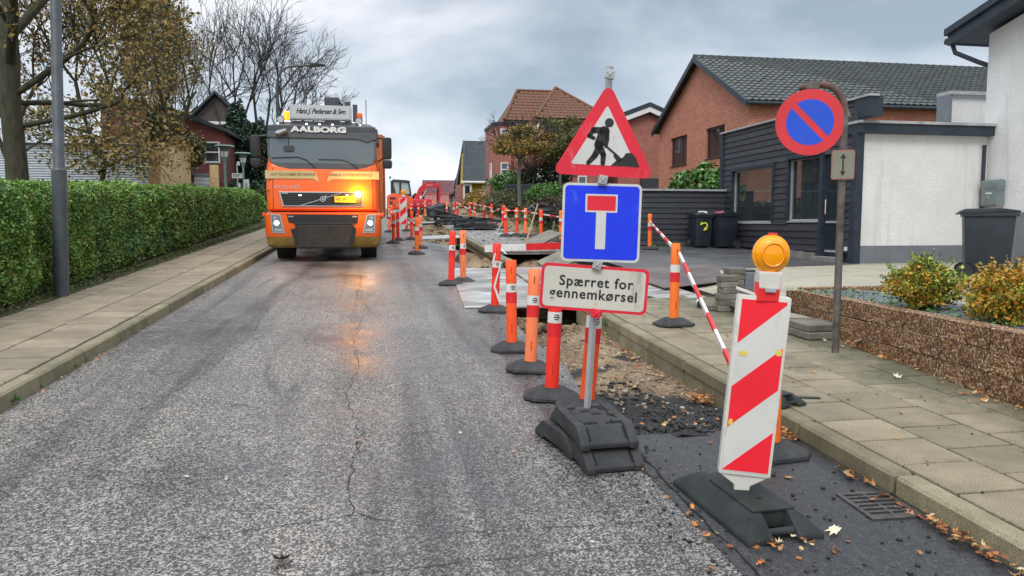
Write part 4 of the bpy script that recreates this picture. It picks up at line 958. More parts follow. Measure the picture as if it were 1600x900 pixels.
# gold stripes with lettering
for s in (-1, 1):
    P = [(-1.145, 2.0 - .115), (-.24, 1.885), (-.18, 1.87), (-.13, 1.82), (-.10, 1.735), (-.08, 1.66), (-.20, 1.722), (-1.145, 1.722)]
    P = [(-s * x, z) for x, z in P] if s > 0 else P
    MB().prism([(x, z) for x, z in P if 1] if s < 0 else [(x, z) for x, z in P], -.0155, .02).build('gold_stripe', M_GOLD, tr)
text('AUT. KLOAKMESTER SERVICE', .078, M_GOLDTXT, tr, (-.60, -.0175, 1.805), shear=.25, sx=.86, off=.0006)
text('KRAN & CONTAINERSERVICE', .078, M_GOLDTXT, tr, (.56, -.0175, 1.805), shear=.25, sx=.84, off=.0006)
text('VOLVO', .095, M_CHROME, tr, (q(453, 0)[0], -.0135, q(0, 293.8)[1]), sx=1.45, off=.001, space=1.15)
text('P', .09, M_TBLACK, tr, (q(426, 0)[0], -.0135, q(0, 300)[1]), sx=1.3)
text('JP', .08, mat('dark orange print', (.45, .10, .02), .5), tr, (q(583, 0)[0], -.0135, q(0, 302)[1]))
# upper grille
gr = MB().prism([q(*p) for p in [(441, 300.5), (570, 300.5), (566, 323), (446, 323)]], -.022, .02).build('grille', M_CHROME, tr, bevel=.004)
MB().prism([q(*p) for p in [(443.5, 302), (568, 302), (564.5, 321.5), (448, 321.5)]], -.026, -.018).build('grille_mesh', M_TBLACK, gr)
for i in range(5): MB().b2(q(449, 0)[0], q(563, 0)[0], -.031, -.026, q(0, 304.5 + 3.6 * i)[1] - .010, q(0, 304.5 + 3.6 * i)[1]).build('grille_slat', M_TDARK, gr)
d0 = q(472, 321.5); d1 = q(538, 301.5)
MB().prism([(d0[0], d0[1]), (d0[0] + .045, d0[1]), (d1[0], d1[1]), (d1[0] - .045, d1[1])], -.040, -.030).build('diagonal_bar', M_CHROME, tr)
q0 = q(506.5, 311.5)
MB().prism(circle(q0[0], q0[1], .058, 24), -.046, -.038).build('emblem', M_CHROME, tr); MB().prism(circle(q0[0], q0[1], .040, 24), -.049, -.045).build('emblem_field', M_TBLACK, tr)
MB().prism([(q0[0] - .02, q0[1] - .02), (q0[0] + .03, q0[1] - .014), (q0[0] + .02, q0[1] + .02), (q0[0] - .014, q0[1] + .02)], -.052, -.048).build('emblem_mark', M_CHROME, tr)
MB().prism([(q0[0] + .03, q0[1] + .05), (q0[0] + .075, q0[1] + .085), (q0[0] + .07, q0[1] + .03)], -.048, -.040).build('emblem_mark', M_CHROME, tr)
for px, py, w_ in ((450, 303, .12), (472.5, 306, .06), (543, 305.5, .05)): MB().box((q(px, 0)[0], -.034, q(0, py)[1]), (w_, .01, .022)).build('grille_lamp', M_TINY if px > 460 else M_ALU, tr)
MB().prism(rrect(q(524, 0)[0], q(556, 0)[0], q(0, 316.5)[1], q(0, 307)[1], .01), -.050, -.044).build('number_plate', M_YNUM, tr)
text('VD 88 783', .085, M_TBLACK, tr, (q(540, 0)[0], -.0515, q(0, 311.8)[1]), off=.001)
MB().prism(circle(q(560, 0)[0], q(0, 304)[1], .066, 24), -.075, -.03).build('strobe_light', M_STROBE, tr)
# lower grille and plough plate
MB().prism([q(*p) for p in [(452, 335.5), (560, 335.5), (558, 348), (549, 349.5), (556, 358), (552, 379), (543, 388), (466, 388), (461, 371), (457, 358), (464, 356.5), (464, 349), (454.5, 347.5)]], -.035, .0).build('lower_grille', M_TBLACK, tr, bevel=.006)
MB().b2(-.62, .64, -.045, -.034, .80, .812).build('plate_edge', M_TDARK, tr)
MB().prism([q(*p) for p in [(466, 352), (551, 352), (546, 386), (470, 386)]], -.050, -.03).build('plough_plate', mat('dirty black steel', rough=.6, build=simple((.012, .011, .010), (.045, .032, .022), 6)), tr, bevel=.008)
for px in (458, 554): MB().box((q(px, 0)[0], -.04, q(0, 338.5)[1]), (.10, .01, .025)).build('side_lamp', M_ALU, tr)
MB().b2(-1.12, 1.12, -.032, -.015, 1.0, 1.022).build('bumper_lip', M_TORANGE, tr, bevel=.004)
for s in (-1, 1):
    f = (lambda px: px) if s < 0 else (lambda px: 1014.5 - px)
    hl = MB().prism([q(f(px), py) for px, py in [(427.5, 334.5), (442.5, 335.5), (448.5, 364.5), (430, 363.5)]], -.035, -.01).build('headlight', M_CHROME, tr, bevel=.004)
    MB().prism([q(f(px), py) for px, py in [(429, 336), (441.3, 336.8), (446.5, 363), (431.5, 362)]], -.037, -.033).build('lamp_glass', M_GLASS2, hl)
    MB().prism(circle(q(f(436.8), 0)[0], q(0, 348.3)[1], .048, 20), -.045, -.034).build('lit_lamp', M_HEAD, hl)
    MB().prism(circle(q(f(434.5), 0)[0], q(0, 340.3)[1], .032, 20), -.040, -.034).build('round_lamp', M_CHROME, hl)
    MB().prism([q(f(px), py) for px, py in [(433, 357), (444, 357.5), (445, 361.5), (433.5, 361)]], -.041, -.034).build('fog_lamp', M_CHROME, hl)
    MB().box((s * 1.205, .12, q(0, 335.5)[1]), (.06, .12, .09)).build('indicator', M_MORANGE, tr, bevel=.02)
# mirrors
for s, (a, b_) in ((1, (598, 612.5)), (-1, (399.5, 413.5))):
    mr = MB().prism(rrect(q(a, 0)[0], q(b_, 0)[0], q(0, 248)[1], q(0, 214.5)[1], .05), .10, .30).build('side_mirror', M_TBLACK, tr, bevel=.02, smooth=True)
    MB().prism(rrect(q(a, 0)[0], q(b_ + .5, 0)[0], q(0, 262.5)[1], q(0, 249.5)[1], .05), .10, .28).build('lower_mirror', M_TBLACK, tr, bevel=.02, smooth=True)
    e_ = q(591 if s > 0 else 423, 215); i_ = q(a + 2 if s > 0 else b_ - 2, 216)
    MB().tube([(e_[0], .2, e_[1]), (i_[0], .2, i_[1])], .02, 8).build('mirror_arm', M_TBLACK, tr)
    e_ = q(591 if s > 0 else 423, 252); i_ = q(a + 2 if s > 0 else b_ - 2, 246)
    MB().tube([(e_[0], .25, e_[1]), (i_[0], .2, i_[1])], .016, 8).build('mirror_arm', M_TBLACK, tr)
# light box and roof lamps
lb = MB().b2(q(456.5, 0)[0], q(551, 0)[0], .42, .60, q(0, 186.5)[1], q(0, 164)[1]).build('light_box', M_SIGNBOX, tr, bevel=.006)
MB().b2(q(459, 0)[0], q(548.5, 0)[0], .412, .42, q(0, 184.5)[1], q(0, 166)[1]).build('box_face', mat('box face', (.50, .51, .52), .5), lb)
text('Hans J. Pedersen & Søn', .150, M_BLACK, tr, (q(503.5, 0)[0], .409, q(0, 174.0)[1]), shear=.42, sx=.78, off=.0030, space=.92)
MB().tube([(q(448, 0)[0], .5, q(0, 190)[1]), (q(557, 0)[0], .5, q(0, 190)[1])], .022, 8).build('roof_bar', M_CHROME, tr)
for px in (470, 485, 524, 543): MB().box((q(px, 0)[0], .5, q(0, 191.5)[1]), (.05, .05, .07)).build('bar_foot', M_TDARK, tr)
for px, lit in ((450, True), (563, False)):
    MB().tube([(q(px, 0)[0], .62, q(0, 186)[1]), (q(px, 0)[0], .62, q(0, 174)[1]), (q(px, 0)[0], .62, q(0, 172.5)[1])], [.07, .062, .035], 14).build('beacon', M_BEACON if lit else M_BEACON0, tr, smooth=True)
for px in (443, 562):
    sl = MB().tube([(q(px, 0)[0], .36, q(0, 188)[1]), (q(px, 0)[0], .50, q(0, 188)[1])], [.082, .06], 18).build('spotlight', M_TBLACK, tr, smooth=True)
    MB().tube([(q(px, 0)[0], .352, q(0, 188)[1]), (q(px, 0)[0], .362, q(0, 188)[1])], [.066, .07], 18).build('lens', M_CHROME, sl)
MB().tube([(q(572.5, 0)[0], 1.6, 2.85), (q(572.5, 0)[0], 1.6, 3.62)], .009, 5).build('antenna', M_TBLACK, tr)
# side deflector, crane, body, chassis, wheels
loft([(2.55, 1.16, .6, 1.7, .08), (2.85, 1.13, .7, 1.7, .08)], M_TDARK, 'side_deflector', tr)
MB().b2(-.11, .24, 2.6, 2.9, 3.1, 3.82).build('crane_head', M_TDARK, tr, bevel=.02)
MB().b2(.36, .50, 2.6, 2.8, 2.6, 3.72).build('crane_leg', M_TDARK, tr, bevel=.01); MB().b2(.55, .66, 2.6, 2.8, 2.6, 3.66).build('crane_leg', M_TDARK, tr, bevel=.01)
MB().tube([(.2, 2.7, 3.75), (.45, 2.7, 3.5)], .03, 6).build('crane_hose', M_TBLACK, tr)
MB().b2(-.4, .45, 2.2, 2.7, 1.0, 2.9).build('crane_column', M_TORANGE, tr, bevel=.03)
MB().b2(-1.2, 1.25, 3.3, 9.0, .95, 3.05).build('container_body', mat('brownish orange container', rough=.55, build=simple((.42, .10, .03), (.62, .17, .05), 2)), tr, bevel=.03)
for y in np.arange(3.6, 8.9, .6): MB().b2(1.25, 1.31, y, y + .12, 1.0, 3.05).build('container_rib', mat('brownish orange container'), tr)
MB().b2(-.42, .42, .5, 9.2, .42, .95).build('chassis', M_TBLACK, tr)
wheel_t = None
for y in (1.25, 5.6, 6.75):
    for s in (-1, 1):
        t_ = MB().tube([(s * .90 - .16, y, .455), (s * .90 - .17, y, .455), (s * .90 + .17, y, .455), (s * .90 + .16, y, .455)], [.40, .455, .455, .40], 28).build('wheel', M_TYRE, tr, smooth=True)
        MB().tube([(s * (.90 + .172), y, .455), (s * (.90 + .18), y, .455)], .24, 20).build('rim', M_ALU, t_)
MB().b2(-1.12, -.72, .5, 1.9, .90, 1.0).build('mudguard', M_TBLACK, tr); MB().b2(.72, 1.12, .5, 1.9, .90, 1.0).build('mudguard', M_TBLACK, tr)
pl = bpy.data.lights.new('amber_flash', 'POINT'); pl.energy = 34; pl.color = (1, .45, .05); pl.shadow_soft_size = .05
po = bpy.data.objects.new('amber_flash', pl); COL.objects.link(po); po.parent = tr; po.location = (q(560, 0)[0], -.22, q(0, 304)[1])
for s in (-1, 1):
    hl_ = bpy.data.lights.new('headlamp_light', 'SPOT'); hl_.energy = 5; hl_.spot_size = R(95); hl_.spot_blend = .8; hl_.color = (1, .93, .8)
    ho = bpy.data.objects.new('headlamp_light', hl_); COL.objects.link(ho); ho.parent = tr; ho.location = (s * .93, -.10, .81); ho.rotation_euler = (R(78), 0, math.pi)

# ================================================================== BUILDINGS, RIGHT SIDE
def wall_with_holes(b, axis, c, u0, u1, z0, z1, holes, th, sgn=1, z0f=None):
    """wall slab in a plane x=c ('x') or y=c ('y'), thickness th on the + side, rectangular holes (ua,ub,za,zb)"""
    us = sorted({u0, u1} | {h[0] for h in holes} | {h[1] for h in holes}); zs = sorted({z0, z1} | {h[2] for h in holes} | {h[3] for h in holes})
    for a, d_ in zip(us, us[1:]):
        for e_, f in zip(zs, zs[1:]):
            um, zm = (a + d_) / 2, (e_ + f) / 2
            if any(h[0] < um < h[1] and h[2] < zm < h[3] for h in holes): continue
            if axis == 'x': b.b2(*sorted((c, c + th)), a, d_, e_, f)
            else: b.b2(a, d_, *sorted((c, c + th)), e_, f)
def window(parent, axis, c, u0, u1, z0, z1, fm=M_WPAINT, gm=M_DGLASS, depth=.10, fw=.05, sgn=1, mull=(), trans=(), sill=True, name='window'):
    """frame with its glass set back behind the wall face; sgn: +1 wall faces the negative axis direction"""
    w_ = thing(name, None, None, (0, 0, 0)); w_.parent = parent
    def P(b, a, d_, e_, f, y0, y1):
        (b.b2(min(c + sgn * y0, c + sgn * y1), max(c + sgn * y0, c + sgn * y1), a, d_, e_, f) if axis == 'x' else b.b2(a, d_, min(c + sgn * y0, c + sgn * y1), max(c + sgn * y0, c + sgn * y1), e_, f))
    b = MB(); P(b, u0, u1, z0, z0 + fw, depth - .05, depth + .02); P(b, u0, u1, z1 - fw, z1, depth - .05, depth + .02)
    P(b, u0, u0 + fw, z0 + fw, z1 - fw, depth - .05, depth + .02); P(b, u1 - fw, u1, z0 + fw, z1 - fw, depth - .05, depth + .02)
    for m_ in mull: P(b, u0 + (u1 - u0) * m_ - fw / 2, u0 + (u1 - u0) * m_ + fw / 2, z0 + fw, z1 - fw, depth - .04, depth + .02)
    for m_ in trans: P(b, u0 + fw, u1 - fw, z0 + (z1 - z0) * m_ - fw / 2, z0 + (z1 - z0) * m_ + fw / 2, depth - .045, depth + .015)
    b.build('frame', fm, w_)
    b = MB(); P(b, u0 + fw, u1 - fw, z0 + fw, z1 - fw, depth - .012, depth - .006); b.build('pane', gm, w_)
    if sill: b = MB(); P(b, u0 - .03, u1 + .03, z0 - .035, z0, -.04, depth); b.build('sill', fm if fm != M_TRIM else M_FELT, w_)
    return w_
M_SHOPG = mat('shop glass', (.03, .04, .045), .04)
def _glass(m, k, tint):
    t = m.node_tree; b = t.nodes['Principled BSDF']; o = [n for n in t.nodes if n.type == 'OUTPUT_MATERIAL'][0]
    b.inputs['Base Color'].default_value = (.01, .012, .014, 1); b.inputs['Specular IOR Level'].default_value = 1.0
    tr_ = t.nodes.new('ShaderNodeBsdfTransparent'); tr_.inputs[0].default_value = (*tint, 1); mx = t.nodes.new('ShaderNodeMixShader'); mx.inputs[0].default_value = k
    t.links.new(b.outputs[0], mx.inputs[1]); t.links.new(tr_.outputs[0], mx.inputs[2]); t.links.new(mx.outputs[0], o.inputs[0])
_glass(M_SHOPG, .60, (.80, .88, .90))
M_SHOPG.node_tree.nodes['Principled BSDF'].inputs['Base Color'].default_value = (.05, .06, .065, 1)

# ---- black boarded shop
sh = thing('shop_building', 'low shop clad in black boards with big windows and a white rendered end wall', 'shop', (0, 0, 0))
X = 9.0
holes = [(15.90, 17.86, 1.54, 2.84), (13.98, 15.22, 1.57, 2.92), (13.26, 13.90, .80, 2.90)]
b = MB(); wall_with_holes(b, 'x', X + .045, 12.92, 18.46, .55, 3.86, holes, .16); b.build('wall', M_CLAD, sh)
yk = .141
z = .93
kk = 0
while z < 3.82:
    spans = [(12.955, 18.46)]
    for (a, c, e_, f) in holes:
        lo, hi = e_ - .02, f + .02
        if e_ < 1: lo = .5
        if z + yk * .6 > lo and z + yk * .4 < hi:
            ns_ = []
            for s0, s1 in spans:
                if a < s1 and c > s0:
                    if a - .02 > s0: ns_.append((s0, a - .02))
                    if c + .02 < s1: ns_.append((c + .02, s1))
                else: ns_.append((s0, s1))
            spans = ns_
    for s0, s1 in spans:
        if s1 - s0 < .05: continue
        MB().add([(X + .046, s0, z - .01), (X + .0, s0, z), (X + .022, s0, z + yk + .012), (X + .046, s0, z + yk + .012), (X + .046, s1, z - .01), (X + .0, s1, z + random.uniform(-.003, .003)), (X + .022, s1, z + yk + .012), (X + .046, s1, z + yk + .012)],
                 [(0, 1, 2, 3), (7, 6, 5, 4), (0, 4, 5, 1), (1, 5, 6, 2), (2, 6, 7, 3), (3, 7, 4, 0)]).build('board', M_CLAD, sh)
    z += yk
MB().b2(X - .03, X + .08, 18.40, 18.56, .85, 3.88).build('corner_board', M_TRIM, sh); MB().b2(X - .035, X + .12, 12.80, 12.95, .55, 3.62).build('corner_board', M_TRIM, sh)
MB().b2(X - .05, X + .16, 12.46, 18.55, 3.86, 3.90).build('parapet_cap', M_FELT, sh)
MB().b2(X - .02, X + .26, 12.50, 12.92, 3.50, 3.86).build('parapet_return', M_TRIM, sh); MB().b2(X - .005, X + .045, 12.52, 12.95, 3.45, 3.86).build('board', M_CLAD, sh)
MB().b2(X + 2.2, X + 2.3, 13.1, 18.3, .8, 3.2).build('interior_wall', M_GREYCONC, sh); MB().b2(X + .2, X + 2.2, 13.1, 18.3, .86, .9).build('interior_floor', M_GREYCONC, sh); MB().b2(X + .9, X + 1.3, 14.2, 17.4, .9, 1.75).build('counter', M_WPAINT, sh)
MB().b2(X + .1, 16, 13, 18.4, 3.20, 3.30).build('flat_roof', M_FELT, sh)
for h in holes[:2]: window(sh, 'x', X + .04, h[0], h[1], h[2], h[3], fm=M_ALU, gm=mat('shop glass', (.045, .06, .065), .04, spec=1.0), depth=.07, fw=.035)
for i, h in enumerate(holes[:2]):
    MB().b2(X + .30, X + .33, h[1] - .50, h[1] - .12, h[2] + .02, h[3] - .5).build('curtain', M_GLASS2, sh)
    b = MB(); b.b2(X - .03, X + .05, h[0] - .06, h[1] + .06, h[3], h[3] + .07); b.b2(X - .02, X + .05, h[1], h[1] + .06, h[2], h[3]); b.b2(X - .02, X + .05, h[0] - .06, h[0], h[2], h[3]); b.build('window_trim', M_TRIM, sh)
dr = MB().b2(X + .06, X + .11, 13.28, 13.88, .86, 2.88).build('door', M_TRIM, sh)
MB().b2(X + .05, X + .06, 13.36, 13.80, 1.62, 2.78).build('door_pane', mat('shop glass'), dr); MB().b2(X + .05, X + .06, 13.36, 13.80, 1.00, 1.50).build('door_pane', mat('shop glass'), dr)
MB().b2(X + .03, X + .06, 13.34, 13.82, 1.52, 1.56).build('door_rail', M_ALU, dr); MB().b2(X + .03, X + .06, 13.34, 13.82, .93, .97).build('door_rail', M_ALU, dr)
MB().tube([(X + .02, 13.82, 1.70), (X + .02, 13.82, 2.0)], .015, 8).build('door_handle', M_CHROME, dr)
MB().b2(X - .03, X + .10, 13.89, 14.00, .70, 2.95).build('door_post', M_TRIM, sh); MB().b2(X - .03, X + .10, 13.18, 13.27, .70, 2.95).build('door_post', M_TRIM, sh)
MB().b2(X - .20, X + .05, 13.20, 13.92, .70, .84).build('step', M_GREYCONC, sh, bevel=.01)
for i in range(5): MB().b2(X - .02, X + .05, 14.1 + i * .42, 14.5 + i * .42, .70, .90 + .012 * i).build('plinth_stone', M_GREYCONC, sh, bevel=.008)
# white rendered end and low roof
MB().b2(X + .12, 11.92, 12.90, 13.1, 1.08, 3.22).build('rendered_wall', M_RENDER, sh)
MB().b2(X + .08, 11.92, 12.88, 13.1, .45, 1.08).build('plinth', M_PLINTH, sh)
MB().b2(X - .03, 11.92, 12.74, 13.2, 3.22, 3.40).build('fascia', M_TRIM, sh); MB().b2(X - .06, 11.92, 12.70, 13.2, 3.40, 3.45).build('roof_edge', M_FELT, sh)
MB().tube([(11.80, 12.86, 3.05), (11.80, 12.86, 1.70)], .035, 8).build('downpipe', M_TRIM, sh)
MB().b2(X - .05, X - .03, 12.98, 13.06, .98, 1.06).build('wall_socket', M_WPAINT, sh)

# ---- white block above the low roof
MB_ = MB().b2(12.95, 16.5, 15.2, 15.5, 2.8, 4.45)
cw = thing('roof_block', 'peeling white rendered block standing above the low roof behind the shop', 'roof block', (0, 0, 0))
MB_.build('wall', M_RENDER, cw); MB().b2(12.90, 16.5, 15.1, 15.55, 4.45, 4.53).build('cap', M_FELT, cw); MB().b2(12.88, 12.96, 15.12, 15.5, 2.8, 4.45).build('corner_strip', M_PLINTH, cw)
# ---- white house
wh = thing('white_house', 'tall white roughcast house with grey plinth and dark blue roof edge at the right border', 'house', (0, 0, 0))
zE = 5.22
b = MB().prism([(13.0, 1.72), (13.0, zE), (4.0, zE + 2.2), (-5.0, zE), (-5.0, 1.72)], 11.9, 12.2, 'x'); b.build('wall', M_RENDER, wh)
MB().b2(11.885, 12.2, -5.0, 13.02, .4, 1.72).build('plinth', M_PLINTH, wh)
MB().b2(12.2, 20, 12.8, 13.0, .4, zE).build('back_wall', M_RENDER, wh)
sl = 2.2 / 9.0
for s in (0, 1):
    f = (lambda y: y) if s == 0 else (lambda y: 8.0 - y)
    MB().prism([(f(13.50), zE - .50 * sl + .06), (f(4.0), zE + 2.2 + .06), (f(4.0), zE + 2.2 + .34), (f(13.50), zE - .50 * sl + .34)], 11.50, 20, 'x').build('roof', M_TRIM, wh)
    MB().prism([(f(13.56), zE - .56 * sl + .02), (f(4.0), zE + 2.2 + .02), (f(4.0), zE + 2.2 + .22), (f(13.56), zE - .56 * sl + .22)], 11.44, 11.50, 'x').build('barge_board', M_TRIM, wh)
    MB().prism([(f(13.60), zE - .60 * sl + .23), (f(4.0), zE + 2.2 + .23), (f(4.0), zE + 2.2 + .36), (f(13.60), zE - .60 * sl + .36)], 11.38, 11.46, 'x').build('verge_board', M_TRIM, wh)
gt = MB().tube([(11.46, 13.62, zE - .02), (20, 13.62, zE - .02)], .065, 10).build('gutter', M_TRIM, wh)
MB().tube([(11.58, 13.58, zE - .08), (11.58, 13.50, zE - .26), (11.80, 13.12, zE - .52), (12.1, 13.06, zE - .62)], .045, 10).build('downpipe', M_TRIM, wh, smooth=True)
# mailbox
mbx = thing('mailbox', 'rounded grey green steel mailbox fixed to the white house wall', 'mailbox', (11.885, 12.60, 1.84), rot=(0, 0, -math.pi / 2))
MB().prism(rpoly([(0, 0), (-.18, 0), (-.18, .50), (-.02, .50)][::-1], .045, 5), -.19, .19, 'x').build('body', M_MAILBOX, mbx, smooth=True)
MB().prism(rpoly([(-.005, .32), (-.19, .32), (-.19, .515), (-.005, .515)][::-1], .05, 5), -.197, .197, 'x').build('lid', M_MAILBOX, mbx, smooth=True)
MB().b2(-.07, .07, -.186, -.181, .24, .27).build('name_plate', M_WPAINT, mbx)
MB().b2(-.012, .012, -.188, -.182, .16, .20).build('lock', M_CHROME, mbx)

# ---- bins
def bin_(label, loc, rz, lidx=0, w=.50, d=.60, h=.90, grp=None):
    t = thing('wheelie_bin', label, 'bin', loc, rz, grp)
    b = MB(); b.box((0, 0, h * .45 + .03), (w * .86, d * .80, h * .86), taper=(1.14, 1.18)); b.build('body', M_BIN, t, bevel=.02, smooth=True)
    MB().b2(-w * .54, w * .54, -d * .52, d * .50, h * .885, h * .93).build('rim', M_BIN, t, bevel=.008)
    l = MB(); l.prism([(-d * .54, .0), (-d * .54, .03), (-d * .2, .065), (d * .45, .06), (d * .56, .02), (d * .56, -.01)], -w * .55, w * .55, 'x'); l.build('lid', M_BIN, t, loc=(0, 0, h * .935), bevel=.008, smooth=True)
    MB().tube([(-w * .5, d * .58, h * .93), (w * .5, d * .58, h * .93)], .014, 8).build('handle', M_BIN, t)
    for s in (-1, 1):
        MB().tube([(s * w * .44, d * .42, .10), (s * w * .54, d * .42, .10)], .10, 18).build('wheel', M_TYRE, t)
    return t
b1 = bin_('dark bin with yellow recycling arrows, left of two by the black fence', (8.03, 17.62, .90), R(0), grp='bins by the black fence', w=.45, d=.52, h=.86)
b = MB()
arc = [(.085 * math.cos(R(a)), .085 * math.sin(R(a)) + .56) for a in range(-60, 150, 15)]; arc2 = [(.055 * math.cos(R(a)), .055 * math.sin(R(a)) + .56) for a in range(-60, 150, 15)]
for i in range(len(arc) - 1): b.prism([arc[i], arc[i + 1], arc2[i + 1], arc2[i]], -.262, -.255)
b.prism([(-.09, .66), (-.115, .57), (-.04, .60)], -.262, -.255); b.prism([(.02, .53), (.075, .47), (-.03, .43)], -.262, -.255)
b.build('recycling_arrows', mat('bright yellow print', (.85, .80, .03), .5), b1)
bin_('plain dark bin right of the bin with yellow arrows', (8.56, 17.40, .89), R(-78), grp='bins by the black fence', w=.48, d=.56, h=.90)
for x, y, c, m in ((8.02, 17.45, 'white plastic bag lying on the lid of the bin with yellow arrows', M_WPAINT), (8.45, 17.40, 'pink plastic bag lying across the two bin lids', mat('pink plastic', (.75, .10, .22), .4))):
    bb = MB()
    for i in range(9): bb.box((random.uniform(-.09, .09), random.uniform(-.06, .06), .02), (random.uniform(.06, .12), .08, .025), (random.gauss(0, .3), random.gauss(0, .3), random.random() * 3))
    tag(bb.build('plastic_bag', m, loc=(x, y, .885 + .885)), c, 'bag')
b3 = bin_('large dark wheeled bin standing before the white house under the mailbox', (8.42, 9.05, .745), R(52), w=.58, d=.64, h=.97)
MB().b2(.10, .19, -.312, -.300, .68, .74).build('sticker', M_WPAINT, b3, rot=(R(-2), 0, 0))

# ---- black board fence
fe = thing('board_fence', 'black horizontal board fence with pale grey cap between the shop and the blue sign', 'fence', (0, 0, 0))
for i in range(11):
    z = .82 + i * .138
    MB().add([(5.3, 18.20, z), (5.3, 18.17, z), (5.3, 18.195, z + .15), (5.3, 18.22, z + .15), (8.95, 18.20, z), (8.95, 18.17, z), (8.95, 18.195, z + .15), (8.95, 18.22, z + .15)], [(0, 1, 2, 3), (7, 6, 5, 4), (0, 4, 5, 1), (1, 5, 6, 2), (2, 6, 7, 3), (3, 7, 4, 0)]).build('board', M_CLAD, fe)
MB().b2(5.25, 8.97, 18.12, 18.36, 2.35, 2.40).build('cap', M_FELT, fe)
for x in (5.35, 7.1, 8.9): MB().b2(x - .05, x + .05, 18.22, 18.30, .6, 2.35).build('post', M_CLAD, fe)

# ---- tiled roofs: 300 nearest tiles single, the rest one joined part
def tile_mesh(name, w_, l_, m):
    n = 5; vs = []
    for j in (0, 1):
        for i in range(n):
            u = i / (n - 1); z = .055 * (.5 - .5 * math.cos(2 * math.pi * u * 1.0)) * (1 if u < .99 else 1)
            vs.append(((u - .5) * w_ * 1.06, (j - .5) * l_ * 1.12, z + (0 if j else .03)))
    for i in range(n):
        u = i / (n - 1); vs.append(((u - .5) * w_ * 1.06, -.5 * l_ * 1.12, -.01))
    fs = [(i, i + 1, n + i + 1, n + i) for i in range(n - 1)] + [(2 * n + i, 2 * n + i + 1, i + 1, i) for i in range(n - 1)]
    o = MB().add(vs, fs).build(name, m); me = o.data; bpy.data.objects.remove(o); return me
def tiled(parent, P0, U, V, nu, nv, w_, l_, m, inside=None, cap=300, name='roof_tile', key=None):
    """P0 eave corner, U unit vector along the eave, V unit vector up the slope"""
    P0 = Vector(P0); U = Vector(U).normalized(); V = Vector(V).normalized(); W = U.cross(V)
    if W.z < 0: W = -W; 
    M = Matrix((U, V, W)).transposed()
    if M.determinant() < 0: M = Matrix((-U, V, W)).transposed()
    me = tile_mesh(name, w_, l_, m); T_ = []
    for j in range(nv):
        for i in range(nu):
            p = P0 + U * (i + .5) * w_ + V * (j + .5) * l_ + W * .02
            if inside and not inside((i + .5) / nu, (j + .5) / nv): continue
            T_.append(p)
    T_.sort(key=lambda p: (p - Vector((0, 0, 1.5))).length)
    q_ = M.to_euler()
    for p in T_[:cap]: link_obj(name, me, parent, p + W * random.uniform(-.004, .006), q_)
    rest = T_[cap:]
    if rest:
        base_v = np.array([M @ v.co for v in me.vertices]); bf = [tuple(f.vertices) for f in me.polygons]
        V_ = np.concatenate([base_v + np.array(p) for p in rest]); k = len(base_v)
        F_ = np.concatenate([np.array(bf) + k * i for i in range(len(rest))])
        tag(np_mesh('roof_tiles', V_, F_, m, parent), kind='stuff')
def slope_under(b, pts, th=.10):
    k = len(pts); b.add([tuple(p) for p in pts] + [(p[0], p[1], p[2] - th) for p in pts], [tuple(range(k)), tuple(range(k, 2 * k))[::-1]] + [(i, (i + 1) % k, k + (i + 1) % k, k + i) for i in range(k)])
    return b
# ---- red brick house with black tiles
h1 = thing('brick_house', 'orange red brick house with black tiled roof, its gable facing the street behind the shop', 'house', (0, 0, 0))
gx, ya, yb, ze, zp = 14.7, 27.9, 37.5, 6.42, 9.02
ym = (ya + yb) / 2
hol = [(30.0, 31.85, 4.42, 5.78), (33.95, 35.95, 4.38, 5.80)]
b = MB(); wall_with_holes(b, 'x', gx, ya, yb, .8, ze, hol, .3)
b.prism([(ya, ze), (yb, ze), (ym, zp)], gx, gx + .3, 'x'); b.build('gable_wall', M_BRICK_O, h1)
MB().b2(gx + .3, 31, ya, ya + .3, .8, ze).build('wall', M_BRICK_O, h1); MB().b2(gx + .3, 31, yb - .3, yb, .8, ze).build('wall', M_BRICK_O, h1)
MB().b2(gx - .06, gx + .4, ya - .12, ya, ze - .30, ze - .12).build('brick_corbel', M_BRICK_O, h1)
for h in hol: window(h1, 'x', gx, h[0], h[1], h[2], h[3], fm=mat('dark brown frame', (.05, .035, .03), .5), gm=M_DGLASS, depth=.14, fw=.09, mull=(.38,))
for h in hol:
    MB().b2(gx + .18, gx + .20, h[1] - .45, h[1] - .1, h[2] + .1, h[3] - .1).build('curtain', mat('grey curtain', (.40, .42, .44), .8), h1)
sl_ = (zp - ze) / (ym - ya); ov = .35
for s in (0, 1):
    f = (lambda y: y) if s == 0 else (lambda y: 2 * ym - y)
    b = MB(); slope_under(b, [(gx - .28, f(ya - ov), ze - ov * sl_ + .10), (31.5, f(ya - ov), ze - ov * sl_ + .10), (31.5, f(ym), zp + .10), (gx - .28, f(ym), zp + .10)], .08); b.build('roof', M_TILE_B, h1)
    MB().prism([(f(ya - ov), ze - ov * sl_ - .10), (f(ym), zp - .10), (f(ym), zp + .16), (f(ya - ov), ze - ov * sl_ + .16)], gx - .34, gx - .26, 'x').build('barge_board', M_TRIM, h1)
L_ = math.hypot(ym - ya + ov, (ym - ya + ov) * sl_)
tiled(h1, (gx - .25, ya - ov, ze - ov * sl_ + .12), (1, 0, 0), (0, 1, sl_), 56, 17, .30, L_ / 17, M_TILE_B)
_o = MB().tube([(0, 0, 0), (.42, 0, 0)], [.14, .12], 8).build('ridge_tile', M_TILE_B); rt_me = _o.data; bpy.data.objects.remove(_o)
for i in range(42): link_obj('ridge_tile', rt_me, h1, (gx - .3 + i * .4, ym, zp + .12))
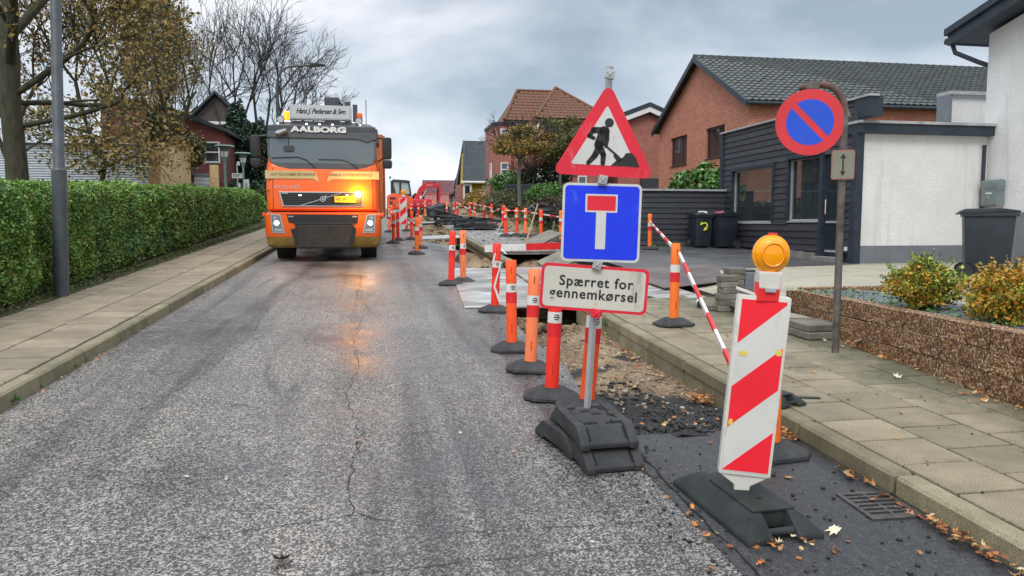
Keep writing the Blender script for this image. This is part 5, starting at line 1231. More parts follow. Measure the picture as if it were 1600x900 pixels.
MB().tube([(gx - .3, ya - ov - .07, ze - ov * sl_ + .04), (31.5, ya - ov - .07, ze - ov * sl_ + .04)], .07, 8).build('gutter', M_TRIM, h1)
# ---- brick gable with white barge boards
h2 = thing('brick_house', 'red brick gable with white barge boards, seen just right of the triangle sign', 'house', (0, 0, 0))
MB().prism([(14.6, 1.5), (17.9, 1.5), (17.9, 7.75), (16.45, 8.32), (14.6, 7.60)], 44.0, 44.3, 'y').build('gable_wall', M_BRICK_R, h2)
MB().b2(14.6, 17.9, 44.3, 52, 1.5, 7.4).build('wall', M_BRICK_R, h2)
for p in ([(14.2, 7.46), (16.45, 8.32), (16.45, 8.62), (14.2, 7.76)], [(18.3, 7.60), (16.45, 8.32), (16.45, 8.62), (18.3, 7.90)]):
    MB().prism(p, 43.6, 43.75, 'y').build('barge_board', M_WPAINT, h2)
    MB().prism([(x, z + .06) for x, z in p], 43.75, 52, 'y').build('roof', M_ROOF_BK, h2)
    MB().prism([(x, z + .28) if i > 1 else (x, z + .30) for i, (x, z) in enumerate(p)], 43.58, 43.78, 'y').build('verge', M_TRIM, h2)
MB().b2(16.0, 17.8, 43.6, 43.9, 1.5, 4.3).build('annex', M_CLAD, h2)
# ---- big brick house with red tiles
h3 = thing('brick_house', 'large brick house with mossy red tiled roofs and rounded corner bay behind garden trees', 'house', (0, 0, 0))
b = MB(); wall_with_holes(b, 'y', 44.9, 8.0, 10.2, 1.2, 7.55, [], .3); b.build('wall', M_BRICK_R, h3)
bay = [(6.95, 46.0), (6.95, 45.0), (7.25, 44.55), (8.0, 44.45), (8.25, 44.9), (8.25, 48), (6.95, 48)]
MB().prism(bay, 1.2, 7.45, 'z').build('corner_bay', M_BRICK_R, h3)
MB().prism([(7.55 + (x - 7.55) * 1.08, 45.6 + (y - 45.6) * 1.09) for x, y in bay], 7.45, 7.62, 'z').build('bay_cornice', M_TRIM, h3)
for z0, z1 in ((6.55, 7.2), (3.8, 5.2)):
    window(h3, 'y', 44.50, 7.35, 7.35 + (.42 if z0 > 6 else .48), z0, z1, gm=M_GLASS2, depth=-.04, fw=.07, trans=(.7,) if z0 < 6 else ())
window(h3, 'x', 6.93, 45.1, 45.7, 3.8, 5.2, gm=M_GLASS2, depth=-.02, fw=.07)
MB().b2(8.9, 13.4, 42.8, 43.1, 1.2, 7.5).build('wall', M_BRICK_R, h3); MB().b2(8.9, 9.2, 43.1, 50, 1.2, 7.5).build('wall', M_BRICK_R, h3); MB().b2(13.1, 13.4, 43.1, 50, 1.2, 7.5).build('wall', M_BRICK_R, h3)
MB().b2(10.85, 11.05, 42.72, 42.8, 1.2, 7.4).build('pilaster', M_BRICK_R, h3)
for x0 in (9.25, 10.15, 11.7): window(h3, 'y', 42.8, x0, x0 + .55, 3.5, 4.75, gm=M_GLASS2, depth=-.02, fw=.08, trans=(.65,))
window(h3, 'y', 42.8, 11.6, 12.3, 5.8, 6.8, gm=M_GLASS2, depth=-.02, fw=.08)
# roofs: left block (ridge along x), right block a pyramid
A, Bp, Cp, Dp = Vector((7.6, 44.5, 7.66)), Vector((10.6, 44.5, 7.66)), Vector((11.2, 47.6, 9.95)), Vector((8.95, 47.6, 9.95))
slope_under(MB(), [A, Bp, Cp, Dp], .12).build('roof', M_TILE_R, h3)
slope_under(MB(), [A, Dp, Vector((7.6, 50.6, 7.66))], .12).build('roof', M_TILE_R, h3)
sl3 = (9.95 - 7.66) / 3.1; Ls = math.hypot(3.1, 2.29)
tiled(h3, (7.6, 44.5, 7.70), (1, 0, 0), (0, 1, sl3), 12, 10, .30, Ls / 10, M_TILE_R, inside=lambda u, v: u > v * .40, cap=150)
P_ = Vector((11.15, 46.2, 9.95))
E1, E2, E3 = Vector((9.1, 42.5, 7.55)), Vector((13.7, 42.5, 7.55)), Vector((13.7, 50, 7.55))
slope_under(MB(), [E1, E2, P_], .12).build('roof', M_TILE_R, h3); slope_under(MB(), [E2, E3, P_], .12).build('roof', M_TILE_R, h3); slope_under(MB(), [E1, P_, Vector((9.1, 50, 7.55))], .12).build('roof', M_TILE_R, h3)
slp = (9.95 - 7.55) / 3.7; Lp = math.hypot(3.7, 2.4)
tiled(h3, (9.1, 42.5, 7.60), (1, 0, 0), (0, 1, slp), 15, 12, .306, Lp / 12, M_TILE_R, inside=lambda u, v: (.4457 * v + .01 < u < 1 - .5543 * v - .01), cap=150)
for a, c in ((E1, P_), (E2, P_), (A, Dp), (Dp, Cp)): MB().tube([a + Vector((0, 0, .10)), c + Vector((0, 0, .10))], .10, 8).build('ridge', M_TILE_R, h3)
MB().tube([(7.5, 44.4, 7.58), (10.6, 44.4, 7.58)], .07, 6).build('gutter', M_TBLACK, h3)
MB().prism([(8.75, 6.55), (8.9, 6.55), (9.65, 7.70), (9.5, 7.70)], 42.55, 42.7, 'y').build('barge_board', M_WPAINT, h3)
# ---- yellow gabled house
h4 = thing('yellow_house', 'yellow house with steep black roof, left of the big brick house', 'house', (0, 0, 0))
MB().b2(6.7, 11, 56.0, 62, 1.5, 4.75).build('wall', M_YWALL, h4)
MB().prism([(55.9, 4.6), (60.6, 4.6), (58.6, 7.0)], 6.62, 6.85, 'x').build('gable_wall', M_YWALL, h4)
slope_under(MB(), [(6.35, 55.6, 4.72), (11, 55.6, 4.72), (11, 58.9, 8.0), (6.85, 58.9, 8.0)], .14).build('roof', M_ROOF_BK, h4)
slope_under(MB(), [(6.25, 61.6, 4.5), (11, 61.6, 4.5), (11, 58.9, 8.05), (6.85, 58.9, 8.05)], .14).build('roof', M_ROOF_BK, h4)
MB().add([(6.30, 55.6, 4.62), (6.42, 55.6, 4.62), (6.92, 58.8, 8.05), (6.75, 59.0, 8.10), (6.30, 60.9, 4.6), (6.35, 60, 4.6)], [(0, 1, 2, 3), (3, 2, 5, 4)]).build('barge_board', M_TRIM, h4)
MB().tube([(6.2, 55.5, 4.62), (11, 55.5, 4.62)], .09, 6).build('gutter', M_WPAINT, h4)
MB().b2(6.15, 6.75, 55.7, 59.5, 3.0, 4.5).build('porch', M_BRICK_R, h4)
window(h4, 'y', 55.72, 6.35, 7.0, 3.35, 4.5, gm=M_DGLASS, depth=-.04, fw=.14); MB().b2(7.95, 8.5, 55.9, 56.0, 2.6, 4.6).build('white_panel', M_WPAINT, h4)
MB().b2(7.88, 7.95, 55.85, 56.0, 2.6, 4.6).build('drainpipe', M_WPAINT, h4); MB().b2(7.35, 7.5, 55.9, 56.0, 2.6, 4.6).build('pilaster', mat('dark ochre', (.42, .26, .03), .8), h4)
# ---- far wine red roofed houses
def far_house(label, x0, x1, y0, y1, zb, ze, zr, ridge='x', wins=(), roofm=M_ROOF_DR, wm=M_BRICK_D):
    h = thing('far_house', label, 'house', (0, 0, 0), group=None)
    MB().b2(x0, x1, y0, y1, zb, ze).build('wall', wm, h)
    if ridge == 'x':
        m_ = (y0 + y1) / 2
        MB().prism([(y0 - .3, ze - .1), (m_, zr), (y1 + .3, ze - .1), (y1 + .3, ze - .3), (m_, zr - .2), (y0 - .3, ze - .3)], x0 - .3, x1 + .3, 'x').build('roof', roofm, h)
        MB().prism([(y0, ze), (m_, zr - .15), (y1, ze)], x0, x1, 'x').build('gable', wm, h)
    else:
        m_ = (x0 + x1) / 2
        MB().prism([(x0 - .3, ze - .1), (m_, zr), (x1 + .3, ze - .1), (x1 + .3, ze - .3), (m_, zr - .2), (x0 - .3, ze - .3)], y0 - .3, y1 + .3, 'y').build('roof', roofm, h)
        MB().prism([(x0, ze), (m_, zr - .15), (x1, ze)], y0, y1, 'y').build('gable', wm, h)
    for ax, u0, u1, z0, z1 in wins: window(h, ax, x0 if ax == 'x' else y0, u0, u1, z0, z1, gm=M_GLASS2, depth=-.05, fw=.10)
    return h
far_house('far brick house with long wine red roof behind the red digger arm', 4.9, 9.5, 74, 80, 1.5, 3.9, 6.0, 'x')
far_house('brick house with wine red roof and narrow white windows, left of the yellow house', 6.55, 9.5, 62, 72, 1.5, 4.3, 6.6, 'y', wins=(('x', 63.2, 64.6, 3.1, 4.2), ('x', 67, 68.4, 3.1, 4.2)))
far_house('small distant house with dark roof seen under the digger arm', 3.4, 4.8, 82, 87, 1.0, 3.8, 4.9, 'y', wm=M_BRICK_D)
# ---- second dark fence behind the bank
f2 = thing('board_fence', 'low dark board fence behind the small autumn trees in front of the big brick house', 'fence', (0, 0, 0))
for i in range(8): MB().b2(5.9, 10.4, 34.0 - (i % 2) * .02, 34.05, 2.30 + i * .132, 2.30 + i * .132 + .128).build('board', M_CLAD, f2)
for x in (5.9, 7.4, 8.9, 10.3): MB().b2(x - .05, x + .05, 33.93, 34.08, 1.6, 3.42).build('post', M_CLAD, f2)

# ================================================================== BUILDINGS, LEFT SIDE
g1 = thing('garage', 'low garage with white corrugated steel front and yellow brick end, behind the hedge', 'garage', (0, 0, 0))
n_ = 27; b = MB(); zz = [2.0 + .085 * i / 4 for i in range(n_ * 4 + 1)]
pr_f = [(28.0 - .035 * (.5 - .5 * math.cos(2 * math.pi * i / 4)), z) for i, z in enumerate(zz)]
vs = [(-22, y, z) for y, z in pr_f] + [(-7.85, y, z) for y, z in pr_f]; k = len(pr_f)
b.add(vs, [(i, i + 1, k + i + 1, k + i) for i in range(k - 1)]); b.build('corrugated_front', M_CORR, g1, smooth=True)
MB().b2(-22, -7.7, 28.02, 32.4, 1.3, 4.16).build('wall', M_BRICK_Y, g1)
MB().b2(-7.85, -7.49, 27.9, 28.1, 1.3, 4.36).build('brick_end', mat('yellow brick with painted shade', rough=.85, build=b_brick((.35, .19, .08), (.42, .24, .11), (.35, .2, .1), (.3, .22, .14))), g1)  # same yellow brick as the lit side, shade of this front face painted into its colour
MB().add([(-7.49, 28.0, 1.3), (-7.49, 32.4, 1.3), (-7.49, 32.4, 4.40), (-7.49, 28.0, 4.36), (-7.72, 28.0, 1.3), (-7.72, 32.4, 1.3), (-7.72, 32.4, 4.40), (-7.72, 28.0, 4.36)], [(0, 1, 2, 3), (7, 6, 5, 4), (0, 3, 7, 4), (1, 5, 6, 2), (3, 2, 6, 7)]).build('end_wall', M_BRICK_Y, g1)
MB().b2(-22, -7.5, 27.9, 32.4, 4.18, 4.26).build('roof_edge', M_TRIM, g1)
MB().b2(-7.5, -6.86, 33.0, 33.04, 1.4, 3.50).build('roller_door', M_CORR, g1)
for i in range(9): MB().b2(-7.5, -6.86, 32.97, 33.0, 2.0 + i * .165, 2.0 + i * .165 + .10).build('door_rib', M_CORR, g1)
MB().b2(-7.5, -6.80, 32.92, 33.1, 3.50, 3.60).build('lintel', M_PLINTH, g1)
MB().b2(-6.86, -6.56, 32.9, 33.2, 1.4, 3.96).build('brick_pier', M_BRICK_Y, g1)
h5 = thing('brick_house', 'dark red brick house with sloping black roof edge and white window behind the garage', 'house', (0, 0, 0))
b = MB(); 
b.prism([(-14, 1.5), (-8.0, 1.5), (-8.0, 6.35), (-10.5, 7.25), (-14, 7.9)], 42, 42.3, 'y'); b.build('wall', M_BRICK_D, h5)
MB().b2(-8.3, -8.0, 42.3, 50, 1.5, 6.3).build('wall', M_BRICK_D, h5)
MB().prism([(-7.7, 6.32), (-10.5, 7.35), (-14, 8.0), (-14, 8.2), (-10.5, 7.55), (-7.7, 6.50)], 41.6, 50, 'y').build('roof', M_ROOF_BK, h5)
window(h5, 'y', 42.0, -8.98, -8.2, 4.75, 5.85, gm=M_DGLASS, depth=-.03, fw=.07, trans=(.5,))
MB().prism([(-8.2, 3.6), (-10.8, 4.6), (-10.8, 4.75), (-8.2, 3.72)], 41.3, 42, 'y').build('lean_to_roof', M_ROOF_BK, h5)
h6 = thing('brick_house', 'house with steep dark slate gable and white trim rising behind the dark red house', 'house', (0, 0, 0))
MB().prism([(-11.9, 8.2), (-10.3, 9.85), (-8.7, 8.2)], 52.0, 52.2, 'y').build('gable', mat('brown slate gable', rough=.8, build=simple((.06, .045, .042), (.10, .075, .07), 5)), h6)
MB().b2(-11.9, -8.7, 52.2, 60, 1.5, 8.0).build('wall', M_BRICK_D, h6); MB().b2(-12, -8.6, 51.9, 52.05, 8.02, 8.2).build('white_trim', M_WPAINT, h6)
MB().b2(-9.8, -8.7, 52.0, 52.2, 7.5, 8.0).build('orange_panel', M_BRICK_O, h6)
for s in (-1, 1): MB().prism([(-10.3, 9.98), (-10.3 + s * 1.85, 8.08), (-10.3 + s * 1.85, 8.26), (-10.3, 10.16)], 51.6, 60, 'y').build('roof', M_ROOF_BK, h6)
h7 = thing('brick_house', 'orange brick house front with white window strips glimpsed between the ivy and the truck mirror', 'house', (0, 0, 0))
MB().b2(-8.4, -6.4, 56, 60, 1.5, 6.4).build('wall', M_BRICK_O, h7)
for x in (-7.35, -6.95): MB().b2(x, x + .12, 55.9, 56.0, 2.4, 6.0).build('window_strip', M_WPAINT, h7)

# ================================================================== HEDGE, TREES, PLANTS
hg = thing('hedge', 'long clipped green privet hedge along the left pavement', 'hedge', (0, 0, 0))
def hface(y):
    P_ = [(0, -4.12), (9, -4.16), (12, -4.27), (17, -4.38), (22.4, -4.55), (28, -4.66), (34, -5.0)]
    for (a, c), (d_, e_) in zip(P_, P_[1:]):
        if y <= d_: return c + (e_ - c) * (y - a) / (d_ - a)
    return -5.0
def htop(y): return base(y) + .12 + 1.44 - .006 * max(0, y - 15) - .25 * sst((y - 32) / 2.4)
hy = np.concatenate([np.arange(1.5, 34.2, .6), [34.3]])
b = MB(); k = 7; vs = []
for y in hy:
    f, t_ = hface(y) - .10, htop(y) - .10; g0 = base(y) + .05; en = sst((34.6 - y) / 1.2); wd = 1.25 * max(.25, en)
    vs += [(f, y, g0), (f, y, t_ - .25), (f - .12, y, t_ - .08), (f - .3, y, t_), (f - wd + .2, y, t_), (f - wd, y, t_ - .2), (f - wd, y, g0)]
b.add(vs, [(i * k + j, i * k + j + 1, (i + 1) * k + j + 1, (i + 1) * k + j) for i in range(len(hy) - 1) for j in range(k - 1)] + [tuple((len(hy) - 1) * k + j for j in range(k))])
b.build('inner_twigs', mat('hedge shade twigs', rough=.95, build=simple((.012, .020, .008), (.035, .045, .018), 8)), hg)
def hpts(n, y0, y1, face):
    y = rng.uniform(y0, y1, n); F = np.array([hface(v) for v in y]); T = np.array([htop(v) for v in y]); G_ = np.array([base(v) + .11 for v in y])
    bul = .05 * np.sin(y * 2.1) * np.cos(y * .7) + .03 * np.sin(y * 5.3 + 1)
    if face:
        u = rng.uniform(0, 1, n) ** .9; z = G_ + .04 + (T - G_ - .05) * u
        bul = bul + .05 * np.sin(z * 7 + y * 3) * np.cos(z * 3 - y * 5)
        x = F + bul - rng.uniform(0, 1, n) ** 2 * .13 - .18 * np.clip((u - .84) / .16, 0, 1) ** 2 + .02 * rng.normal(size=n) - .06 * (u < .1)
    else:
        x = F - .10 - rng.uniform(0, 1.15, n); z = T + bul * .6 - .14 * np.clip((.12 - (F - .10 - x)) / .12, 0, 1) ** 1.5 + rng.normal(size=n) * .016 - rng.uniform(0, .05, n)
    return np.stack([x, y, z], 1)
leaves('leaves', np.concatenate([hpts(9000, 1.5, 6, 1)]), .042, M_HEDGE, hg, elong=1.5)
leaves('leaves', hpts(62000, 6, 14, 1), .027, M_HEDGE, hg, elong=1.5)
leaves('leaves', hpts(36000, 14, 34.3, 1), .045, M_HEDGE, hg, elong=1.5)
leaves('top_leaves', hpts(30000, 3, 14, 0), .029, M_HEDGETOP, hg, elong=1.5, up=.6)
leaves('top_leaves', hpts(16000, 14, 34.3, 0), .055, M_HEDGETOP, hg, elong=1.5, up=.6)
ee = blob_points((-5.3, 34.0, base(34) + .72), (.55, .75, .62), 4000, .7, .1); leaves('end_leaves', ee, .06, M_HEDGETOP, hg)
for y in (8.2, 9.1, 14.2, 19): # stray shoots
    leaves('shoot', np.stack([-4.5 + rng.normal(size=40) * .10, y + rng.normal(size=40) * .10, htop(y) + .03 + np.abs(rng.normal(size=40)) * .035], 1), .045, M_HEDGETOP, hg)

def tree(name, label, loc, limbs, leaf=None, bark=M_BARK, cat='tree', group=None, keep=None):
    t = thing(name, label, cat, (0, 0, 0), group=group); segs = []; tips = []
    for a in limbs: grow(*a[:4], a[4], segs, tips, **a[5])
    if keep: segs = [q_ for q_ in segs if q_[2] > .09 or keep(q_[1])]; tips = [q_ for q_ in tips if keep(q_)]
    th = [s for s in segs if s[2] > .03]; tn = [s for s in segs if s[2] <= .03]
    segs_mesh('trunk', th, bark, t, 8)
    if tn: segs_mesh('twigs', tn, bark, t, 4)
    return t, np.array(tips), segs
# big oak like tree, left border
random.seed(21)
tx, ty = -7.75, 18.0; tz = base(ty) + .1
t, tips, segs = tree('tree', 'big old tree at the left border with thick mossy trunk and sparse brown leaves', None,
    [((tx, ty, tz + 4.2), (-.1, 0, 1), 3.0, .19, 4, dict(spread=.7, wob=.12, up=.08)),
     ((tx + .05, ty, tz + 3.4), (1, -.1, .62), 2.6, .075, 4, dict(spread=.7, wob=.14, up=.06)),
     ((tx, ty, tz + 2.7), (1, .15, .30), 2.3, .06, 4, dict(spread=.75, wob=.16, up=-.01)),
     ((tx, ty, tz + 4.6), (.8, .3, .8), 2.6, .10, 4, dict(spread=.7, wob=.14, up=.05)),
     ((tx, ty, tz + 3.2), (.8, .9, .3), 2.2, .06, 4, dict(spread=.75, wob=.16, up=.0)),
     ((tx, ty, tz + 2.9), (-1, -.2, .4), 2.3, .12, 3, dict(spread=.7, wob=.14, up=.03)),
     ((tx, ty, tz + 4.0), (-.8, .5, .6), 2.3, .12, 3, dict(spread=.7, wob=.14, up=.03)),
     ((tx, ty, tz + 4.0), (.5, -.9, .55), 2.2, .12, 3, dict(spread=.7, wob=.14, up=.04))], keep=lambda p: p[0] / p[1] < (-.232 if p[2] > tz + 4.2 else -.285))
trunk = [((tx, ty, tz - .3), (tx + .02, ty, tz + .25), .32, .25), ((tx + .02, ty, tz + .25), (tx, ty, tz + 2), .25, .215), ((tx, ty, tz + 2), (tx - .05, ty, tz + 3.2), .215, .205), ((tx - .05, ty, tz + 3.2), (tx, ty, tz + 4.3), .205, .19)]
segs_mesh('trunk', trunk, M_BARK, t, 14)
def leafify(tips, n, sig, zmin=None):
    P = tips[rng.integers(0, len(tips), n)] + rng.normal(size=(n, 3)) * sig
    return P if zmin is None else P[P[:, 2] > zmin]
lt = tips[tips[:, 2] > tz + 1.3]
leaves('leaves', leafify(lt, 11000, .14, tz + 1.35), .058, M_OAKLEAF, t)
# second tree, leafy and ivy grown
random.seed(5)
tx, ty = -8.7, 34.0; tz = base(ty) + .1
t, tips, segs = tree('tree', 'leafy olive brown tree with ivy covered trunk rising behind the yellow brick garage end', None,
    [((tx, ty, tz), (.02, 0, 1), 3.0, .22, 0, dict(side=False, wob=.05, kids_=(2, 2))),
     ((tx, ty, tz + 2.8), (-.3, .1, 1), 3.0, .10, 4, dict(spread=.55, wob=.14, up=.12)), ((tx, ty, tz + 2.6), (.35, -.1, 1), 2.7, .085, 4, dict(spread=.6, wob=.14, up=.10)),
     ((tx, ty, tz + 2.4), (.9, -.4, .35), 2.0, .09, 4, dict(spread=.7, wob=.16, up=.0)), ((tx, ty, tz + 2.7), (-.9, -.3, .4), 2.2, .09, 4, dict(spread=.7, wob=.16, up=.0)),
     ((tx, ty, tz + 4.0), (0, -.5, 1), 2.8, .085, 4, dict(spread=.6, wob=.14, up=.12))], keep=lambda p: p[0] / p[1] < -.215)
leaves('leaves', leafify(tips, 10500, .2, tz + 1.9), .085, M_OAKLEAF, t)
leaves('ivy', np.concatenate([blob_points((tx + .05, ty - .6, tz + 3.3), (.95, .6, 1.25), 3800, .4, .35, 3), blob_points((tx + .9, ty - .9, tz + 2.9), (.8, .5, .7), 1700, .4, .35, 5), blob_points((tx - .6, ty - .6, tz + 2.5), (1.1, .5, .8), 2200, .4, .4, 9)]), .10, mat('olive ivy leaves', rough=.6, build=b_leaf([(0, (.02, .035, .012)), (.6, (.06, .08, .025)), (1, (.16, .11, .03))], .6, .6, (.14, .08, .025))), t)
leaves('low_leaves', np.concatenate([blob_points((-8.6, 26.5, base(26) + 2.6), (2.2, .8, .8), 2000, .1, .4, 6)]), .075, M_OAKLEAF, t)
# two slimmer trees between, mostly twigs
for i, (tx, ty, sd_, lab, n_) in enumerate([(-9.0, 26.5, 3, 'slim twiggy tree with few leaves between lamp pole and garage end', 2600), (-11.5, 26.0, 9, 'slim twiggy tree between the big trunk and the lamp pole', 3500), (-10.9, 40, 12, 'thin brown leaved tree behind the garage roof', 4500)]):
    random.seed(sd_); tz = base(ty) + .1
    t, tips, segs = tree('tree', lab, None, [((tx, ty, tz), (.03, 0, 1), 2.6, .10, 0, dict(side=False, wob=.06)), ((tx, ty, tz + 2.4), (-.25, 0, 1), 2.4, .07, 4, dict(spread=.5, wob=.15, up=.16)), ((tx, ty, tz + 2.3), (.35, .1, 1), 2.3, .07, 4, dict(spread=.5, wob=.15, up=.16)), ((tx, ty, tz + 1.9), (.6, -.2, .5), 1.4, .04, 3, dict(spread=.6, wob=.18, up=.0))], group='slim trees behind the hedge')
    leaves('leaves', leafify(tips, n_, .18, tz + 1.6), .075, M_OAKLEAF, t)
# bare trees behind
for i, (tx, ty, h_, sd_, lean, lab) in enumerate([(-9.3, 52, 1.0, 31, -.05, 'tall bare tree with upright branches directly above the slate gable'), (-7.9, 54, 1.02, 32, .12, 'tall bare tree growing out of the ivy, between two other bare trees'), (-7.2, 53, .85, 37, .42, 'bare tree leaning right towards the curved street lamp'), (-12.5, 56, 1.0, 40, -.2, 'bare tree mostly hidden behind the brown leaved trees')]):
    random.seed(sd_); tz = base(ty)
    t, tips, segs = tree('bare_tree', lab, None, [((tx, ty, tz), (lean * .3, 0, 1), 4.2 * h_, .20, 0, dict(side=False, wob=.04)), ((tx + lean, ty, tz + 4.0 * h_), (lean - .28, 0, 1), 4.1 * h_, .10, 4, dict(spread=.60, wob=.13, up=.11, ratio=.70, minr=.010, sp=.62)), ((tx + lean * .9, ty, tz + 3.6 * h_), (lean + .38, .1, .95), 3.8 * h_, .09, 4, dict(spread=.62, wob=.13, up=.09, ratio=.70, minr=.010, sp=.62)), ((tx + lean * .8, ty, tz + 3.4 * h_), (lean + .1, -.3, 1), 4.0 * h_, .09, 4, dict(spread=.6, wob=.13, up=.11, ratio=.7, minr=.010, sp=.62))], bark=M_BARK2, group='bare trees behind the ivy')
# ivy mass
iv = thing('ivy_tree', 'dense dark green ivy grown tree behind the two park lamps', 'tree', (0, 0, 0))
segs_mesh('trunk', [((-7.8, 46, 1.9), (-7.7, 46, 6.8), .25, .15)], M_BARK, iv, 8)
Pv = [blob_points(c, r, n, .35, .3, i) for i, (c, r, n) in enumerate([((-8.0, 46, 3.8), (1.5, .9, 2.0), 7500), ((-7.7, 46, 5.9), (1.25, .8, 1.5), 6500), ((-8.0, 46, 7.4), (.6, .5, 1.2), 2600), ((-6.7, 45.8, 4.6), (.85, .7, 1.7), 4000), ((-6.3, 45.5, 6.2), (.55, .5, .75), 1500), ((-8.8, 45.6, 3.6), (.9, .6, 1.9), 4000), ((-6.9, 45.6, 6.6), (.8, .6, .9), 2600), ((-8.4, 45.8, 6.3), (.6, .5, 1.0), 2000), ((-6.4, 45, 2.9), (.9, .6, 1.1), 3000)])]
leaves('foliage', np.concatenate(Pv), .12, M_IVY, iv)
def bush(name, label, c, r, n, size, m, cat='bush', lump=.25, seed=1, twigs=0, group=None, shell=.35, m2=None):
    t = thing(name, label, cat, (c[0], c[1], c[2] - r[2]), group=group)
    P = blob_points((0, 0, r[2]), r, n, shell, lump, seed); P = P[P[:, 2] > 0.0]
    if m2 is None: leaves('foliage', P, size, m, t)
    else:
        k_ = rng.random(len(P)) < .5 + .35 * np.sign(P[:, 0]); leaves('foliage', P[k_], size, m, t); leaves('foliage', P[~k_], size, m2, t)
    sg_ = []
    for i in range(max(5, twigs)):
        a = random.random() * 6.28; e_ = (r[0] * .8 * math.cos(a) * random.random(), r[1] * .8 * math.sin(a) * random.random(), r[2] * random.uniform(1.1, 2.02))
        sg_.append(((random.uniform(-.05, .05), random.uniform(-.05, .05), -.05), e_, max(.006, r[0] * .02), .003))
    segs_mesh('stems', sg_, M_BARK2, t, 4)
    return t
bush('bush', 'dark low bush behind the truck, beside the left mirror', (-5.9, 39, base(39) + .75), (.85, .6, .8), 3200, .08, mat('dull green leaves', rough=.6, build=b_leaf([(0, (.03, .05, .015)), (.6, (.08, .11, .035)), (1, (.22, .15, .05))], 1, .4, (.12, .09, .03))), seed=2)
bush('bush', 'green laurel like bush under the ivy, between the park lamps', (-7.5, 43.5, base(43) + 1.0), (1.3, .6, 1.0), 3500, .11, mat('mid green leaves', rough=.5, build=b_leaf([(0, (.02, .06, .025)), (.6, (.05, .12, .05)), (1, (.09, .17, .08))], 1, .3, (.03, .07, .03))), seed=7)
MB().b2(-5.4, -4.4, 37.0, 37.2, 1.3, 2.15).build('wall', M_PAVER, thing('low_wall', 'short grey garden wall beyond the end of the hedge', 'wall', (0, 0, 0)))
# garden trees right
def crown_tree(label, x, y, zc, r, leafm, n, seed, zg, trunk=.08, sz=.06, lump=.3, pieces=26):
    random.seed(seed); t = thing('garden_tree', label, 'tree', (0, 0, 0), group='small autumn trees in front of the big brick house'); segs = []; tips = []
    zb = zc - r[2] * .75
    segs.append(((x, y, zg), (x - .03, y, (zg + zb) / 2), trunk * 1.15, trunk)); segs.append(((x - .03, y, (zg + zb) / 2), (x, y, zb), trunk, trunk * .9))
    for i in range(8):
        a = 6.28 * i / 8 + random.random() * .5; grow((x, y, zb), (math.cos(a) * .9, math.sin(a) * .9, random.uniform(.5, 1.0)), r[0] * .62, trunk * .42, 3, segs, tips, spread=.5, wob=.14, up=.05, ratio=.62, nseg=3, minr=.007)
    segs_mesh('trunk', [s for s in segs if s[2] > .03], mat('grey green bark', rough=.9, build=b_bark((.09, .095, .08), (.19, .19, .16))), t, 8); segs_mesh('twigs', [s for s in segs if s[2] <= .03], M_BARK2, t, 4)
    P = []
    for i in range(pieces):
        d_ = unit(1)[0]; rr = random.uniform(.35, .9); c = (x + d_[0] * r[0] * rr, y + d_[1] * r[1] * rr, zc + d_[2] * r[2] * rr * (1.0 if d_[2] > 0 else .65))
        q_ = random.uniform(.20, .38); P.append(blob_points(c, (r[0] * q_ * 1.2, r[1] * q_, r[2] * q_), n // pieces, .1, .3, i))
    leaves('foliage', np.concatenate(P), sz, leafm, t); return t
crown_tree('umbrella shaped small tree with orange and green crown on a thin grey trunk', 5.75, 30, 4.72, (1.55, 1.3, .78), M_AUTUMN, 10000, 3, base(30) + .9, .075, .060)
crown_tree('rounder olive green small tree with orange left side, touching the triangle sign', 8.35, 33.5, 5.25, (1.65, 1.3, 1.35), M_OLIVE, 13000, 8, base(33) + 1.1, .07, .065)
crown_tree('thin pinkish small tree behind the umbrella shaped one', 7.4, 35, 4.6, (1.0, .8, 1.0), M_PINK, 2600, 14, base(35) + 1.1, .04, .05, pieces=20)
# ground cover and bushes on the bank
n = 26000; xx = rng.uniform(5.4, 12.5, n); yy = rng.uniform(18.7, 45, n)
zz = np.array([terr(a, c) for a, c in zip(xx, yy)]) + rng.uniform(0, .22, n) * (.5 + .5 * np.sin(xx * 2.2) * np.cos(yy * 1.3))
tag(leaves('ground_cover', np.stack([xx, yy, zz], 1), .085, M_COVER, up=.5), kind='stuff')
bush('bush', 'dark rounded bush in front of the brick house, above the black fence', (8.2, 35.5, base(35) + 2.35), (1.35, .8, .75), 4000, .08, M_IVY, seed=4)
bush('bush', 'light green bush left of the dark rounded one, beneath the umbrella shaped tree', (6.3, 36, base(36) + 1.9), (.95, .7, .55), 2200, .085, M_LAUREL, seed=5)
bush('bush', 'grey green spreading bush at the left end of the bank', (5.5, 32, base(32) + 1.0), (1.0, 1.2, .6), 3500, .065, mat('grey green leaves', rough=.7, build=b_leaf([(0, (.05, .07, .03)), (.6, (.12, .13, .06)), (1, (.2, .17, .08))], 1, .3, (.09, .08, .04))), seed=6)
bush('bush', 'green bush at the foot of the umbrella shaped tree trunk', (6.7, 29, base(29) + 1.35), (.85, .8, .5), 2600, .07, M_LAUREL, seed=11)
bush('bush', 'pale green bush beside the left edge of the blue sign on the bank', (8.6, 29.5, base(29) + 1.35), (1.2, .8, .5), 2600, .07, M_COVER, seed=12)
bush('bush', 'orange leaved bush before the yellow house', (5.7, 42, base(42) + .9), (.9, .7, .8), 2000, .07, M_AUTUMN, seed=13)
bush('laurel_bush', 'glossy green laurel bush behind the black fence beside the shop', (9.5, 20.6, 2.35), (1.1, .8, .85), 3600, .10, M_LAUREL, seed=15, cat='bush')
